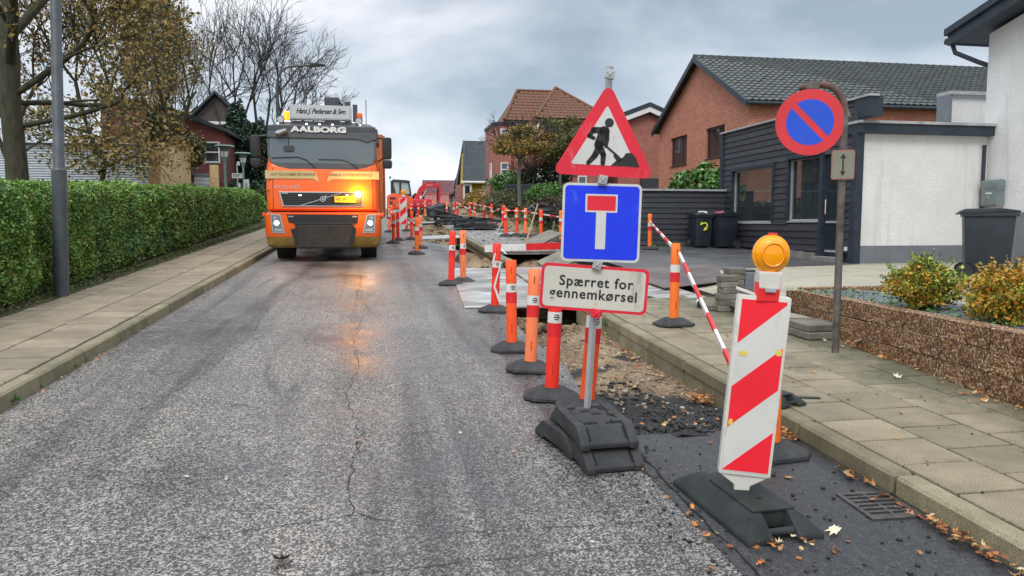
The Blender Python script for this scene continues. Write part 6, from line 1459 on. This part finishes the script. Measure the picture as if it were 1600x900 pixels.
bush('bush', 'dark brown half dead bush behind the barred row of posts', (5.6, 23.5, base(23) + .9), (.8, 1.0, .5), 1800, .06, mat('dead leaves', rough=.9, build=b_leaf([(0, (.025, .02, .014)), (1, (.09, .07, .045))], 1, .3, (.05, .05, .02))), seed=16)
# shrubs in the gravel bed
bush('barberry_bush', 'green and orange barberry bush in the gravel bed, left one of two', (4.60, 5.60, .97), (.285, .26, .20), 6500, .021, M_SHRUBG, seed=21, twigs=14, lump=.34, shell=.15, group='barberry bushes in the gravel bed', m2=M_SHRUB)
bush('barberry_bush', 'more orange barberry bush at the right border before the bin', (4.60, 4.70, .975), (.30, .28, .215), 7500, .020, M_SHRUB, seed=24, twigs=14, lump=.34, shell=.15, group='barberry bushes in the gravel bed')
n = 1500; tag(leaves('bed_weeds', np.stack([rng.uniform(4.35, 5.1, n), rng.uniform(3.6, 7.4, n), .785 + rng.uniform(0, .02, n)], 1)[rng.random(n) < .6], .022, M_LAUREL, up=1.5), kind='stuff')
n = 500; tag(leaves('kerb_weeds', np.concatenate([np.stack([-2.56 + rng.normal(size=60) * .04, 5.60 + rng.normal(size=60) * .05, base(5.6) + .03 + np.abs(rng.normal(size=60)) * .03], 1), np.stack([2.46 + rng.normal(size=40) * .02, 7.9 + rng.normal(size=40) * .04, base(7.9) + .03 + np.abs(rng.normal(size=40)) * .04], 1), np.stack([rng.uniform(6.8, 8.0, 200), 18.05 + rng.normal(size=200) * .05, base(18) + .14 + np.abs(rng.normal(size=200)) * .04], 1)]), .03, M_LAUREL, up=.3), kind='stuff')
n = 5000; y = rng.uniform(4, 30, n); tag(leaves('verge_grass', np.stack([-4.16 + rng.normal(size=n) * .07, y, np.array([base(v) for v in y]) + .12 + rng.uniform(0, .03, n)], 1), .022, mat('verge grass', rough=.8, build=b_leaf([(0, (.05, .08, .02)), (1, (.14, .15, .05))], 1, .6, (.14, .10, .06))), elong=2.5), kind='stuff')

# ================================================================== STREET FURNITURE, LEFT
lpn = thing('lamp_post', 'plain blue grey lamp post standing at the hedge near the left border', 'lamp post', (-4.02, 10.36, base(10.36) + .1), rot=(0, R(1.7), 0))
MB().tube([(0, 0, -.1), (0, 0, 1.62)], .088, 20).build('base_section', M_LAMPPOLE, lpn, smooth=True)
MB().tube([(0, 0, 1.62), (0, 0, 1.66), (0, 0, 8)], [.088, .066, .055], 20).build('pole', M_LAMPPOLE, lpn, smooth=True)
MB().tube([(0, 0, 8), (.9, 0, 8.1)], .03, 10).build('arm', M_LAMPPOLE, lpn); MB().box((1.1, 0, 8.1), (.6, .22, .1)).build('lamp_head', M_LAMPPOLE, lpn, bevel=.03)
lc = thing('street_lamp', 'tall dark street lamp with curved arm over the road behind the truck', 'street lamp', (-3.98, 32, base(32) + .1))
MB().tube([(0, 0, 0), (0, 0, 2)], .085, 12).build('base_section', M_TDARK, lc, smooth=True)
MB().tube([(0, 0, 2), (.02, 0, 5.6)] + [(.05 + .62 * (1 - math.cos(R(a))), 0, 5.7 + .70 * math.sin(R(a))) for a in range(0, 91, 15)] + [(1.35, 0, 6.46)], [.055] * 2 + [.045] * 7 + [.04], 10).build('pole', M_TDARK, lc, smooth=True)
MB().prism([(1.32, 6.42), (1.42, 6.40), (1.95, 6.46), (1.95, 6.51), (1.55, 6.56), (1.38, 6.54)], -.12, .12).build('lamp_head', M_TBLACK, lc, bevel=.015)
def park_lamp(label, x, y, zt, zb):
    t = thing('park_lamp', label, 'park lamp', (x, y, zb), group='green park lamps behind the hedge'); h = zt - zb
    MB().tube([(0, 0, 0), (0, 0, h - .75)], .055, 10).build('pole', M_GREENPOLE, t, smooth=True)
    MB().tube([(0, 0, h - .75), (0, 0, h - .52)], [.07, .11], 12).build('lower_cone', M_GREENPOLE, t, smooth=True)
    MB().tube([(0, 0, h - .52), (0, 0, h - .28)], [.13, .18], 12).build('white_glass', M_WPAINT, t, smooth=True)
    MB().tube([(0, 0, h - .28), (0, 0, h - .06)], [.18, .22], 12).build('clear_glass', M_GLASS2, t, smooth=True)
    MB().tube([(0, 0, h - .06), (0, 0, h)], [.46, .40], 16).build('lamp_hat', M_GREENPOLE, t, smooth=True)
    for a in range(4): MB().tube([(.12 * math.cos(a * 1.57), .12 * math.sin(a * 1.57), h - .52), (.23 * math.cos(a * 1.57), .23 * math.sin(a * 1.57), h - .05)], .014, 5).build('strut', M_GREENPOLE, t)
park_lamp('nearer and taller looking green park lamp with white glass', -6.84, 36, 5.08, 1.6); park_lamp('farther green park lamp with white glass, right of the other', -7.05, 42, 5.30, 1.9)
sp_ = thing('sign_post', 'thin post with small white notice sign and two white boxes between the park lamps', 'sign', (-6.66, 38, base(38)))
MB().tube([(0, 0, 0), (0, 0, 2.75)], .035, 8).build('post', M_GALV, sp_); MB().prism(rrect(-.24, .24, 2.02, 2.26, .02), -.07, -.05).build('plate', M_WPAINT, sp_)
for i in range(3): MB().b2(-.19, .19 - .05 * i, -.074, -.07, 2.19 - i * .055, 2.205 - i * .055).build('text_line', M_BLACK, sp_)
MB().b2(.01, .13, -.1, .04, 2.62, 2.82).build('box', M_WPAINT, sp_, bevel=.02); MB().b2(.05, .13, -.1, .04, 1.55, 1.78).build('box', M_WPAINT, sp_, bevel=.02)
sq = thing('info_sign', 'narrow upright white board at the end of the hedge', 'sign', (-6.25, 38, base(38)), rz=R(-8))
MB().prism(rrect(-.12, .12, 1.1, 2.0, .02), -.03, .03).build('board', M_WPAINT, sq); MB().b2(-.13, .13, -.035, .035, 1.97, 2.03).build('top_edge', M_TBLACK, sq); MB().b2(-.05, .05, -.036, -.03, 1.25, 1.8).build('print', M_GALV, sq)
MB().tube([(0, 0, 0), (0, 0, 1.1)], .03, 8).build('post', M_GALV, sq)

# ================================================================== EXCAVATORS
def tracks(t, x0, x1, y0, y1, h=.42):
    for xa in (x0, x1 - .28):
        P_ = rrect(y0, y1, 0, h, h * .48, 5)
        MB().prism(P_, xa, xa + .28, 'x').build('track', M_TYRE, t, bevel=.01)
        for i in range(5): MB().tube([(xa - .01, y0 + .3 + i * (y1 - y0 - .6) / 4, h * .45), (xa + .29, y0 + .3 + i * (y1 - y0 - .6) / 4, h * .45)], .12, 10).build('roller', M_TDARK, t)
ex = thing('excavator', 'red orange mini excavator with dark framed glass cab behind the distant striped board', 'excavator', (1.22, 42, base(42) + .02))
tracks(ex, -.70, .75, -.9, .9)
MB().prism([(-.70, .42), (.72, .42), (.72, 1.0), (.30, 1.22), (-.45, 1.28), (-.68, 1.15)], -.9, .6).build('body', M_MORANGE, ex, bevel=.06, smooth=True)
MB().b2(-.55, -.25, -.93, -.9, .98, 1.06).build('badge', M_BLACK, ex); MB().b2(-.55, -.40, -.94, -.9, .70, .85).build('rear_lamp', M_TDARK, ex)
cb = thing('cab', None, None, (0, 0, 0)); cb.parent = ex
for p0, p1 in (((-.42, -.5), (-.42, -.5)), ((.05, -.5), (.02, -.5)), ((.50, -.5), (.62, -.5)), ((-.42, .6), (-.42, .6)), ((.5, .6), (.62, .6))):
    MB().tube([(p1[0], p1[1], 1.15), (p0[0], p0[1], 1.98)], .05, 6).build('pillar', M_TDARK, cb)
MB().prism([(-.45, 1.95), (.55, 1.90), (.60, 1.97), (.40, 2.02), (-.35, 2.06)], -.58, .68).build('cab_roof', M_TDARK, cb, bevel=.02)
MB().prism([(-.45, 1.15), (-.45, 1.95), (-.36, 1.95), (-.2, 1.25)], -.5, -.46).build('side_panel', M_TDARK, cb)
MB().prism([(-.36, 1.92), (-.02, 1.92), (0, 1.30), (-.18, 1.26)], -.48, -.46).build('cab_glass', M_TEAL, cb); MB().prism([(.09, 1.90), (.45, 1.88), (.56, 1.28), (.10, 1.26)], -.48, -.46).build('cab_glass', M_TEAL, cb)
MB().b2(-.40, .55, .55, .58, 1.25, 1.92).build('front_glass', M_TEAL, cb); MB().b2(-.05, .55, -.49, .6, 1.05, 1.28).build('cab_base', M_TDARK, cb)
MB().tube([(-.5, -.3, 1.9), (-.5, -.3, 2.12)], .012, 5).build('beacon_stem', M_TDARK, ex); MB().tube([(-.5, -.3, 2.12), (-.5, -.3, 2.22)], .05, 8).build('beacon', M_TDARK, ex)
ex2 = thing('excavator', 'crimson red excavator with its bent boom arched over the trench', 'excavator', (2.5, 45, base(45) + .02))
tracks(ex2, -.55, .75, -.9, .9)
MB().prism([(-.6, .42), (.75, .42), (.75, .95), (-.6, .95)], -.8, .9).build('body', M_MRED, ex2, bevel=.08, smooth=True)
def arm(b, pts, wds, y0, y1):
    n = len(pts); up, dn = [], []
    for i, p in enumerate(pts):
        a = Vector(pts[max(0, i - 1)]); c = Vector(pts[min(n - 1, i + 1)]); d_ = (c - a).normalized(); nn = Vector((-d_.y, d_.x))
        up.append(tuple(Vector(p) + nn * wds[i])); dn.append(tuple(Vector(p) - nn * wds[i]))
    return b.prism(up + dn[::-1], y0, y1)
arm(MB(), [(-.45, .55), (-.10, 1.15), (.12, 1.55), (.35, 1.78), (.75, 1.83), (1.12, 1.74)], [.10, .13, .17, .17, .14, .08], -.16, .16).build('boom', M_MRED, ex2, bevel=.02)
arm(MB(), [(1.02, 1.95), (1.15, 1.70), (1.18, 1.2), (1.12, .70)], [.08, .12, .10, .05], -.12, .12).build('stick', M_MRED, ex2, bevel=.02)
MB().tube([(.10, -.2, 1.0), (.42, -.2, 1.5)], .05, 8).build('cylinder', M_CHROME, ex2)
MB().tube([(.45, 0, 2.0), (1.0, 0, 2.0)], .05, 8).build('cylinder', M_TDARK, ex2); MB().tube([(1.10, -.14, 1.6), (1.06, -.14, .9)], .05, 8).build('cylinder', M_TBLACK, ex2)
MB().prism([(.85, .35), (1.30, .30), (1.38, .62), (1.15, .78), (.92, .65)], -.25, .25).build('bucket', M_TDARK, ex2, bevel=.02)
text('KUBOTA', .10, M_WPAINT, ex2, (.60, -.165, 1.80))
for i, (x0, x1) in enumerate(((3.55, 4.30), (4.48, 5.22))):
    c_ = thing('site_container', ['left one of two faded pink steel bins behind the red digger arm', 'right one of two faded pink steel bins, nearer the brick house'][i], 'container', (x0, 55, base(55)), group='pink steel bins beyond the trench'); W_ = x1 - x0
    MB().b2(0, W_, 0, 1.4, .1, 1.28).build('body', M_PINKBOX, c_); MB().b2(-.03, W_ + .03, -.04, 1.44, 1.24, 1.32).build('rim', mat('pink rim', (.55, .12, .10), .6), c_)
    for k_ in range(6): MB().b2(W_ * (k_ + .3) / 6, W_ * (k_ + .55) / 6, -.03, 0, .12, 1.22).build('rib', M_PINKBOX, c_)

# ================================================================== LOOSE STONES, SLABS, RUBBLE
M_ASLAB = mat('broken asphalt', rough=.85, build=simple((.014, .016, .018), (.065, .072, .078), 7, 30, 1.0, .03))
def chunk(name, label, cat, c, d, rot, m, grp=None, jit=.18, seed=0):
    random.seed(seed); b = MB(); b.box((0, 0, 0), d)
    bm = bmesh.new(); me = bpy.data.meshes.new(name); me.from_pydata(b.v, [], b.f); bm.from_mesh(me)
    bmesh.ops.recalc_face_normals(bm, faces=bm.faces); bmesh.ops.subdivide_edges(bm, edges=bm.edges, cuts=3, use_grid_fill=True)
    for v in bm.verts: v.co += Vector((random.gauss(0, 1) * d[0], random.gauss(0, 1) * d[1], random.gauss(0, 1) * d[2] * .6)) * jit * .16
    bm.to_mesh(me); bm.free(); me.materials.append(m); o = link_obj(name, me, None, c, rot); return tag(o, label, cat, grp)
G1 = 'broken asphalt slabs on the far pavement'
for i, (lab, c, d, r) in enumerate([
    ('thick black broken asphalt slab, lowest and nearest of the dark heap', (3.42, 26.5, .26), (1.42, .9, .20), (0, .02, .05)),
    ('second black asphalt slab lying on top of the nearest one', (3.36, 26.7, .43), (1.38, .8, .13), (0, -.03, -.04)),
    ('thin flat dark slab jutting out behind the nearest dark heap', (4.15, 28.6, .40), (1.3, .8, .10), (0, .10, .1)),
    ('black slab at the left rear, leaning on the far heap', (2.95, 32.2, .42), (1.3, .9, .32), (.1, .25, .2)),
    ('black ragged slab lying low in front of the far heap', (3.1, 30.8, .25), (1.5, .6, .22), (.0, -.05, .1)),
    ('black ragged slab on top of the far heap near the digger', (2.75, 34.5, .60), (.9, .8, .45), (.1, -.25, .2))]):
    chunk('asphalt_slab', lab, 'asphalt slab', (c[0], c[1], base(c[1]) + c[2]), d, r, M_ASLAB, G1, .22, i)
chunk('concrete_slab', 'grey slab tilted up at the right end, behind the red and white plank', 'concrete slab', (3.85, 17.7, base(17.7) + .30), (1.05, .7, .07), (.1, -R(22), .25), M_PAVER, 'lifted slabs in the dug out pavement', .12, 11)
chunk('concrete_slab', 'broken grey slab below the plank, left of the blue sign', 'concrete slab', (3.60, 14.8, base(14.8) + .06), (.62, .5, .07), (.35, -R(18), .5), M_PAVER, 'lifted slabs in the dug out pavement', .16, 12)
chunk('concrete_slab', 'dark small slab standing on edge behind the near corner of the blue sign', 'concrete slab', (4.15, 15.2, base(15.2) + .16), (.7, .35, .22), (.2, R(14), -.2), M_ASLAB, 'lifted slabs in the dug out pavement', .2, 13)
chunk('concrete_slab', 'brown grey stone in the sand pit next to the bent red post', 'stone', (2.52, 15.0, base(15.0) + .02), (.35, .3, .22), (.2, R(14), -.2), M_PAVER, 'lifted slabs in the dug out pavement', .25, 14)
sk = tag(MB().tube([(4.15, 20.6, base(20.6) + .1), (4.52, 20.8, base(20.8) + 1.15)], [.028, .02], 6).build('wooden_stake', M_WOOD), 'bare wooden stake leaning in the row of marker posts', 'stake')
tag(MB().tube([(4.95, 20.9, base(20.9) + .1), (5.05, 21.0, base(21) + .65)], .03, 6).build('wooden_stake', M_PAVER), 'short grey stake standing in front of the earth bank', 'stake')
tag(MB().tube([(4.7, 18.6, base(18.6) + .17), (5.3, 17.8, base(17.8) + .15)], .03, 5).build('wooden_lath', M_WOOD), 'pale wooden lath lying on the soil by the barred row', 'lath')

chunk('dark_sheet', 'dark wrinkled tarpaulin hanging over the cut bank behind the right posts', 'tarpaulin', (5.55, 20.4, base(20.4) + .50), (.9, .12, .75), (.25, 0, .35), mat('dark tarpaulin', (.035, .037, .045), .5), None, .3, 15)
chunk('dark_sheet', 'black plastic heap on the bank behind the barred row', 'tarpaulin', (5.3, 22.8, base(22.8) + .92), (1.1, .5, .22), (.0, 0.1, .15), mat('dark tarpaulin'), None, .3, 16)
# warning triangle laid on the far walkway
tw = thing('folding_stand', 'small red and grey folding stand lying beside the dark slabs', 'stand', (4.25, 25.2, base(25.2) + .12))
for a, c in (((-.2, 0, 0), (0, 0, .35)), ((.2, 0, 0), (0, 0, .35)), ((-.22, .05, .05), (.25, .05, .05))): MB().tube([a, c], .022, 6).build('leg', M_GALV if a[0] < 0 else M_RED_R, tw)
# paver stack
random.seed(4); me_pv = box_mesh('paver', .21, .16, .068, M_PAVER, .006); me_pv2 = box_mesh('paver', .20, .21, .068, M_PAVER, .006)
names = ['lowest', 'second', 'third', 'fourth', 'fifth', 'sixth', 'seventh']
for k_ in range(6):
    o = link_obj('paver', me_pv, None, (4.02 + random.uniform(-.02, .02), 8.05, base(8.05) + .12 + .07 * (k_ + 1)), (0, 0, random.uniform(-.12, .12))); tag(o, 'worn paver, %s from the ground in the left column of the paver stack' % names[k_], 'paver', 'pavers stacked on the pavement')
for k_ in range(7):
    o = link_obj('paver', me_pv2, None, (4.19 + random.uniform(-.02, .02), 8.24, base(8.2) + .12 + .07 * (k_ + 1)), (0, 0, random.uniform(-.12, .12))); tag(o, 'worn paver, %s from the ground in the right column of the paver stack' % names[k_], 'paver', 'pavers stacked on the pavement')
for lab, x, y, rz in (('single paver lying flat left of the paver stack', 3.92, 8.15, .1), ('small broken paver piece beside the foot of the stack', 4.06, 7.75, .5)):
    o = link_obj('paver', me_pv, None, (x, y, base(y) + .19), (0, 0, rz)); o.scale = (1, 1, 1) if 'flat' in lab else (.4, .6, .9); tag(o, lab, 'paver', 'pavers stacked on the pavement')
cbx = thing('concrete_post', 'grey ribbed box shaped concrete post behind the amber lamp', 'post', (4.43, 8.25, base(8.25) + .1))
MB().b2(-.13, .13, -.10, .10, 0, .46).build('body', M_PLINTH, cbx, bevel=.015); MB().b2(-.02, .02, -.108, -.10, .02, .44).build('rib', M_FELT, cbx); MB().b2(-.10, .06, -.08, .08, .46, .485).build('cap', M_TDARK, cbx, bevel=.01)
tb = thing('can', 'white metal can lying on its side on the pavement', 'can', (3.84, 8.38, base(8.38) + .17), rz=R(70))
MB().tube([(-.10, 0, 0), (.10, 0, 0)], .045, 16).build('body', M_RIM, tb, smooth=True); MB().tube([(-.105, 0, 0), (-.095, 0, 0)], .046, 16).build('rim', M_TBLACK, tb)
me_st = box_mesh('stone_slab', .40, .36, .065, M_PAVER, .006); me_sw = box_mesh('stone_slab', .40, .36, .065, M_CONC, .006)
for lab, x, y, k_, rz, tl, me in [
    ('lower thick grey slab leaning at the foot of the pebble wall, behind the sign pole', 4.18, 6.50, 1, .06, 0, me_st), ('upper grey slab at the foot of the pebble wall, nearest the sign pole', 4.19, 6.52, 2, .03, 0, me_st),
    ('lower slab of the middle pile by the pebble wall', 4.10, 6.98, 1, .12, .02, me_st), ('pale brown topped slab on the middle pile by the pebble wall', 4.12, 6.95, 2, .16, .05, me_sw),
    ('grey slab of the pile third from the pole', 4.13, 7.42, 1.1, -.05, 0, me_st), ('top slab of the pile third from the pole', 4.10, 7.40, 2.2, .05, 0, me_st), ('third slab up in the pile third from the pole', 4.13, 7.42, 3.3, .0, 0, me_st),
    ('farthest low slab by the pebble wall near the paver stack', 4.22, 7.86, 2, .1, 0, me_st)]:
    tag(link_obj('stone_slab', me, None, (x, y, base(y) + .12 + .07 * k_), (TILT, tl, rz)), lab, 'slab', 'loose slabs by the pebble wall')

# fallen leaves
ML = [(0, -.5), (.06, -.18), (.32, -.34), (.28, -.12), (.52, .02), (.30, .12), (.42, .36), (.16, .26), (0, .56), (-.15, .26), (-.44, .34), (-.28, .12), (-.50, -.02), (-.27, -.12), (-.30, -.36), (-.05, -.18)]
def maple(P, size, m, name='leaf_litter', parent=None, flat=.25):
    n = len(P); k_ = len(ML); T2 = np.array(ML); V = np.zeros((n, k_ + 1, 3))
    for i in range(n):
        a = rng.uniform(0, 6.28); s_ = size * rng.uniform(.5, 1.25); c_, q_ = math.cos(a), math.sin(a); tx_, ty_ = rng.normal(0, flat, 2); cu = rng.uniform(-.8, 1.8) * min(1, flat / .25)
        x = T2[:, 0] * s_ * rng.uniform(.6, 1.0); y = T2[:, 1] * s_; z = (x * tx_ + y * ty_) + cu * (x * x + y * y) / s_
        jr = rng.uniform(.62, 1.2, k_); x = x * jr; y = y * jr
        V[i, :k_, 0] = x * c_ - y * q_; V[i, :k_, 1] = x * q_ + y * c_; V[i, :k_, 2] = z - z.min() + .003
        V[i, k_] = (0, 0, -z.min() + .003); V[i] += P[i]
    o_ = np.arange(n)[:, None] * (k_ + 1)
    F = np.concatenate([np.stack([o_[:, 0] + j, o_[:, 0] + (j + 1) % k_, o_[:, 0] + k_], 1) for j in range(k_)])
    return np_mesh(name, V.reshape(-1, 3), F, m, parent)
def onz(x, y, surf):
    if surf == 'r': return base(y) + .006
    if surf == 'p': return base(y) + .122
    return trz(x, y) + .01
def litter(n, cx, cy, sx_, sy_, surf, h=.0, size=.05, m=None):
    x = cx + rng.normal(size=n) * sx_; y = cy + rng.normal(size=n) * sy_
    if surf in 'rt': x = np.minimum(x, 2.475)
    if surf == 'p': x = np.minimum(x, np.array([wallx(v) for v in y]) - .03)
    z = np.array([onz(a, c, surf) for a, c in zip(x, y)]) + rng.uniform(0, 1, n) * h
    return np.stack([x, y, z], 1)
tag(maple(np.concatenate([litter(110, 2.42, 5.25, .05, .10, 't', .06), litter(90, 2.40, 6.6, .05, .8, 't', .02), litter(26, 2.25, 5.6, .18, .6, 't', .01), litter(26, 2.0, 4.5, .25, .2, 't', .0), litter(70, 2.45, 4.12, .04, .09, 'r', .04), litter(70, 2.455, 2.62, .025, .16, 'r', .04), litter(16, 2.45, 3.45, .025, .07, 'r', .02), litter(34, 1.9, 6.5, .3, 1.3, 't', .0), litter(6, 2.35, 3.1, .08, .08, 'r', .01)]), .042, M_FALLEN), kind='stuff')
tag(maple(np.concatenate([litter(70, 4.20, 5.88, .07, .15, 'p', .05), litter(34, 4.22, 5.40, .06, .2, 'p', .02), litter(40, 4.05, 4.3, .08, .22, 'p', .02), litter(26, 3.3, 5.0, .5, 2.0, 'p', 0)]), .040, M_FALLEN), kind='stuff')
tag(maple(np.concatenate([litter(26, 1.62, 2.78, .13, .04, 'r', .02), litter(14, 1.40, 3.2, .03, .25, 'r', .02), litter(10, 1.7, 2.70, .2, .08, 'r', 0)]), .036, M_FALLEN), kind='stuff')
n = 60; tag(maple(np.stack([rng.uniform(-2.4, 1.3, n), rng.uniform(2.3, 15, n), np.zeros(n)], 1) + np.array([[0, 0, 0]]), .032, mat('small brown leaves', rough=.6, build=b_leaf([(0, (.30, .20, .12)), (.5, (.45, .26, .14)), (1, (.5, .45, .35))], 3, .3, (.2, .1, .08)))), kind='stuff')
lo = [o for o in COL.objects if o.name.startswith('leaf_litter')][-1]
for v in lo.data.vertices: v.co.z += base(v.co.y) + .004
tag(maple(np.concatenate([litter(30, -2.44, 6.6, .03, .6, 'r', .01), litter(16, -2.44, 9.5, .03, 1.5, 'r', .01), litter(60, -2.42, 15, .05, 3, 'r', .01)]), .032, M_BRLEAF), kind='stuff')
for lab, x, y, sz, m, surf in [
    ('big pale cream maple leaf on the asphalt right of the striped board base', 1.97, 2.86, .10, M_PALELEAF, 'r'), ('round orange leaf on the asphalt at the bottom edge below the board base', 1.50, 2.66, .045, M_ORLEAF, 'r'),
    ('curled tan leaf on the fresh asphalt right of the striped board', 2.12, 3.49, .055, M_BRLEAF, 'r'), ('brown leaf lying on the long crack in the middle of the road', -.13, 4.42, .06, M_BRLEAF, 'r'),
    ('dark maroon leaf on the asphalt at the bottom, left of the crack fork', -.40, 3.0, .07, M_DKLEAF, 'r'), ('small pale leaf on the asphalt left of the crack', -1.0, 4.0, .035, M_PALELEAF, 'r'),
    ('pale leaf on the pavement slabs by the sign pole', 3.85, 4.9, .06, M_PALELEAF, 'p'), ('white paper scrap leaning on the pebble wall above the leaf heap', 4.26, 5.95, .10, M_WPAINT, 'p'),
    ('cream leaf on the black rubble beside the sign foot', 2.0, 4.50, .085, M_PALELEAF, 't'), ('pale leaf at the kerb on the sand strip', 2.38, 5.95, .07, M_PALELEAF, 't'),
    ('orange leaf on the fresh asphalt against the kerb above the grate', 2.43, 3.42, .065, M_ORLEAF, 'r'), ('light brown leaf right of the drain grate', 2.44, 2.98, .06, M_BRLEAF, 'r')]:
    o = maple(np.array([[0, 0, 0.]]), sz / .85, m, 'fallen_leaf' if 'paper' not in lab else 'paper_scrap', None, .22); o.location = (x, y, onz(x, y, surf) + (.03 if 'paper' in lab else 0)); tag(o, lab, 'leaf' if 'paper' not in lab else 'paper')
# crumbs of asphalt and stones
def crumbs(name, P, size, m):
    n = len(P); c = np.array([(-1, -1, -.6), (1, -1, -.6), (1, 1, -.6), (-1, 1, -.6), (-.7, -.7, .7), (.8, -.6, .6), (.6, .7, .8), (-.7, .6, .6)]) / 2
    s_ = size * rng.uniform(.35, 1.4, n) ** 1.3; V = np.zeros((n, 8, 3))
    for i in range(n):
        a = rng.uniform(0, 6.28); q_ = c * (1 + rng.normal(size=(8, 3)) * .2) * s_[i] * np.array([1, rng.uniform(.5, 1), rng.uniform(.4, .9)]); V[i, :, 0] = q_[:, 0] * math.cos(a) - q_[:, 1] * math.sin(a) + P[i, 0]; V[i, :, 1] = q_[:, 0] * math.sin(a) + q_[:, 1] * math.cos(a) + P[i, 1]; V[i, :, 2] = q_[:, 2] + P[i, 2] + s_[i] * .2
    F = np.concatenate([np.array([[0, 3, 2, 1], [4, 5, 6, 7], [0, 1, 5, 4], [1, 2, 6, 5], [2, 3, 7, 6], [3, 0, 4, 7]]) + 8 * i for i in range(n)])
    return tag(np_mesh(name, V.reshape(-1, 3), F, m), kind='stuff')
def area(n, x0, x1, y0, y1, zf): x = rng.uniform(x0, x1, n); y = rng.uniform(y0, y1, n); return np.stack([x, y, np.array([zf(a, c) for a, c in zip(x, y)])], 1)
M_CRUMB = mat('black crumbs', rough=.8, build=simple((.010, .010, .011), (.05, .05, .052), 20))
crumbs('asphalt_rubble', np.concatenate([area(2600, 1.55, 2.45, 4.26, 4.95, trz), area(260, 1.55, 2.1, 5.1, 5.9, trz)]), .024, M_CRUMB)
crumbs('loose_crumbs', np.concatenate([area(170, 1.2, 1.6, 2.5, 4.2, lambda x, y: base(y) + .004), area(120, 1.6, 2.45, 2.4, 4.2, lambda x, y: base(y) + .006), area(60, 1.3, 1.5, 4.2, 9, lambda x, y: base(y) + .002)]), .014, M_CRUMB)
crumbs('sand_stones', np.concatenate([area(480, 1.6, 2.5, 4.9, 8.8, trz), area(500, 1.6, 4.6, 14.3, 22, trz), area(300, 1.5, 2.5, 24, 32, trz)]), .026, mat('mixed stones', rough=.9, build=lambda t, b: link(t, ramp(t, island(t), [(0, (.10, .075, .05)), (.6, (.30, .22, .15)), (1, (.50, .45, .38))]), b, 'Base Color')))
crumbs('pavement_bits', area(60, 2.7, 4.2, 2.6, 8.5, lambda x, y: base(y) + .122), .010, M_CRUMB)
def clods(P, size): return crumbs('sand_clods', P, size, M_SOIL)
clods(np.concatenate([area(120, 1.6, 3.0, 14.6, 17.5, trz), area(90, 1.7, 2.5, 24, 30, trz), area(26, 1.6, 2.4, 8.0, 8.8, trz), area(80, 3, 4.6, 14.5, 16.6, trz)]), .14)
# a soft heap of sand
for i, (lab, c, r) in enumerate([('heap of brown sand in the pit behind the pair of touching marker posts', (2.15, 15.6), (.75, 1.5, .42)), ('heap of pale sand in the trench beyond the narrow pale plate', (2.0, 27.2), (.6, 2.4, .42)), ('low heap of sand at the right side of the dug out pavement under the plank', (3.5, 15.7), (.9, .8, .30))]):
    xs_ = np.linspace(-1, 1, 25); V = []
    for v in xs_:
        for u in xs_:
            d_ = math.hypot(u, v); h_ = max(0, 1 - d_) ** .8; a_, b_ = c[0] + u * r[0], c[1] + v * r[1]
            V.append((a_, b_, base(b_) - .32 + r[2] * h_ + (.05 * wob(a_, b_, 4) + .03 * wob(a_, b_, 9)) * min(1, h_ * 3)))
    tag(MB().add(V, [(j * 25 + k_, j * 25 + k_ + 1, (j + 1) * 25 + k_ + 1, (j + 1) * 25 + k_) for j in range(24) for k_ in range(24)]).build('sand_heap', M_SOIL, smooth=True), lab, 'sand heap', 'sand heaps in the trench')
# stray shoots on the barberry bushes and the hedge
def shoots(parent, c, r, n, m, size, zlo=.2):
    P = []
    sg_ = []
    for i in range(n):
        a = random.uniform(0, 6.28); el = random.uniform(zlo, 1.5); d_ = Vector((math.cos(a) * math.cos(el), math.sin(a) * math.cos(el), math.sin(el)))
        p0 = Vector((d_.x * r[0] * .7, d_.y * r[1] * .7, c + d_.z * r[2] * .7)); ln = random.uniform(.35, .62) * r[0]; p1 = p0 + (d_ + Vector((random.gauss(0, .2), random.gauss(0, .2), .35))).normalized() * ln
        sg_.append((tuple(p0), tuple(p1), .0022, .0012))
        for k_ in range(16): P.append(p0.lerp(p1, (k_ + 2) / 17) + Vector((random.gauss(0, .008), random.gauss(0, .008), random.gauss(0, .008))))
    leaves('shoot_leaves', np.array(P), size, m, parent); segs_mesh('shoots', sg_, M_BARK2, parent, 3)
_bb = [o for o in COL.objects if o.name.startswith('barberry_bush')]
for o in _bb: shoots(o, .20, (.30, .27, .20), 46, M_SHRUBG if o is _bb[0] else M_SHRUB, .020, .0)
# dirt, clods and grit strewn over the far pavement
crumbs('spilled_earth', np.concatenate([area(520, 2.75, 4.9, 17.2, 34, lambda x, y: base(y) + .122), area(500, 4.0, 4.95, 17, 30, lambda x, y: base(y) + .122)]), .030, M_DIRT)
crumbs('black_debris', np.concatenate([area(34, 2.6, 4.5, 25, 36, lambda x, y: base(y) + .14)]), .20, M_ASLAB)
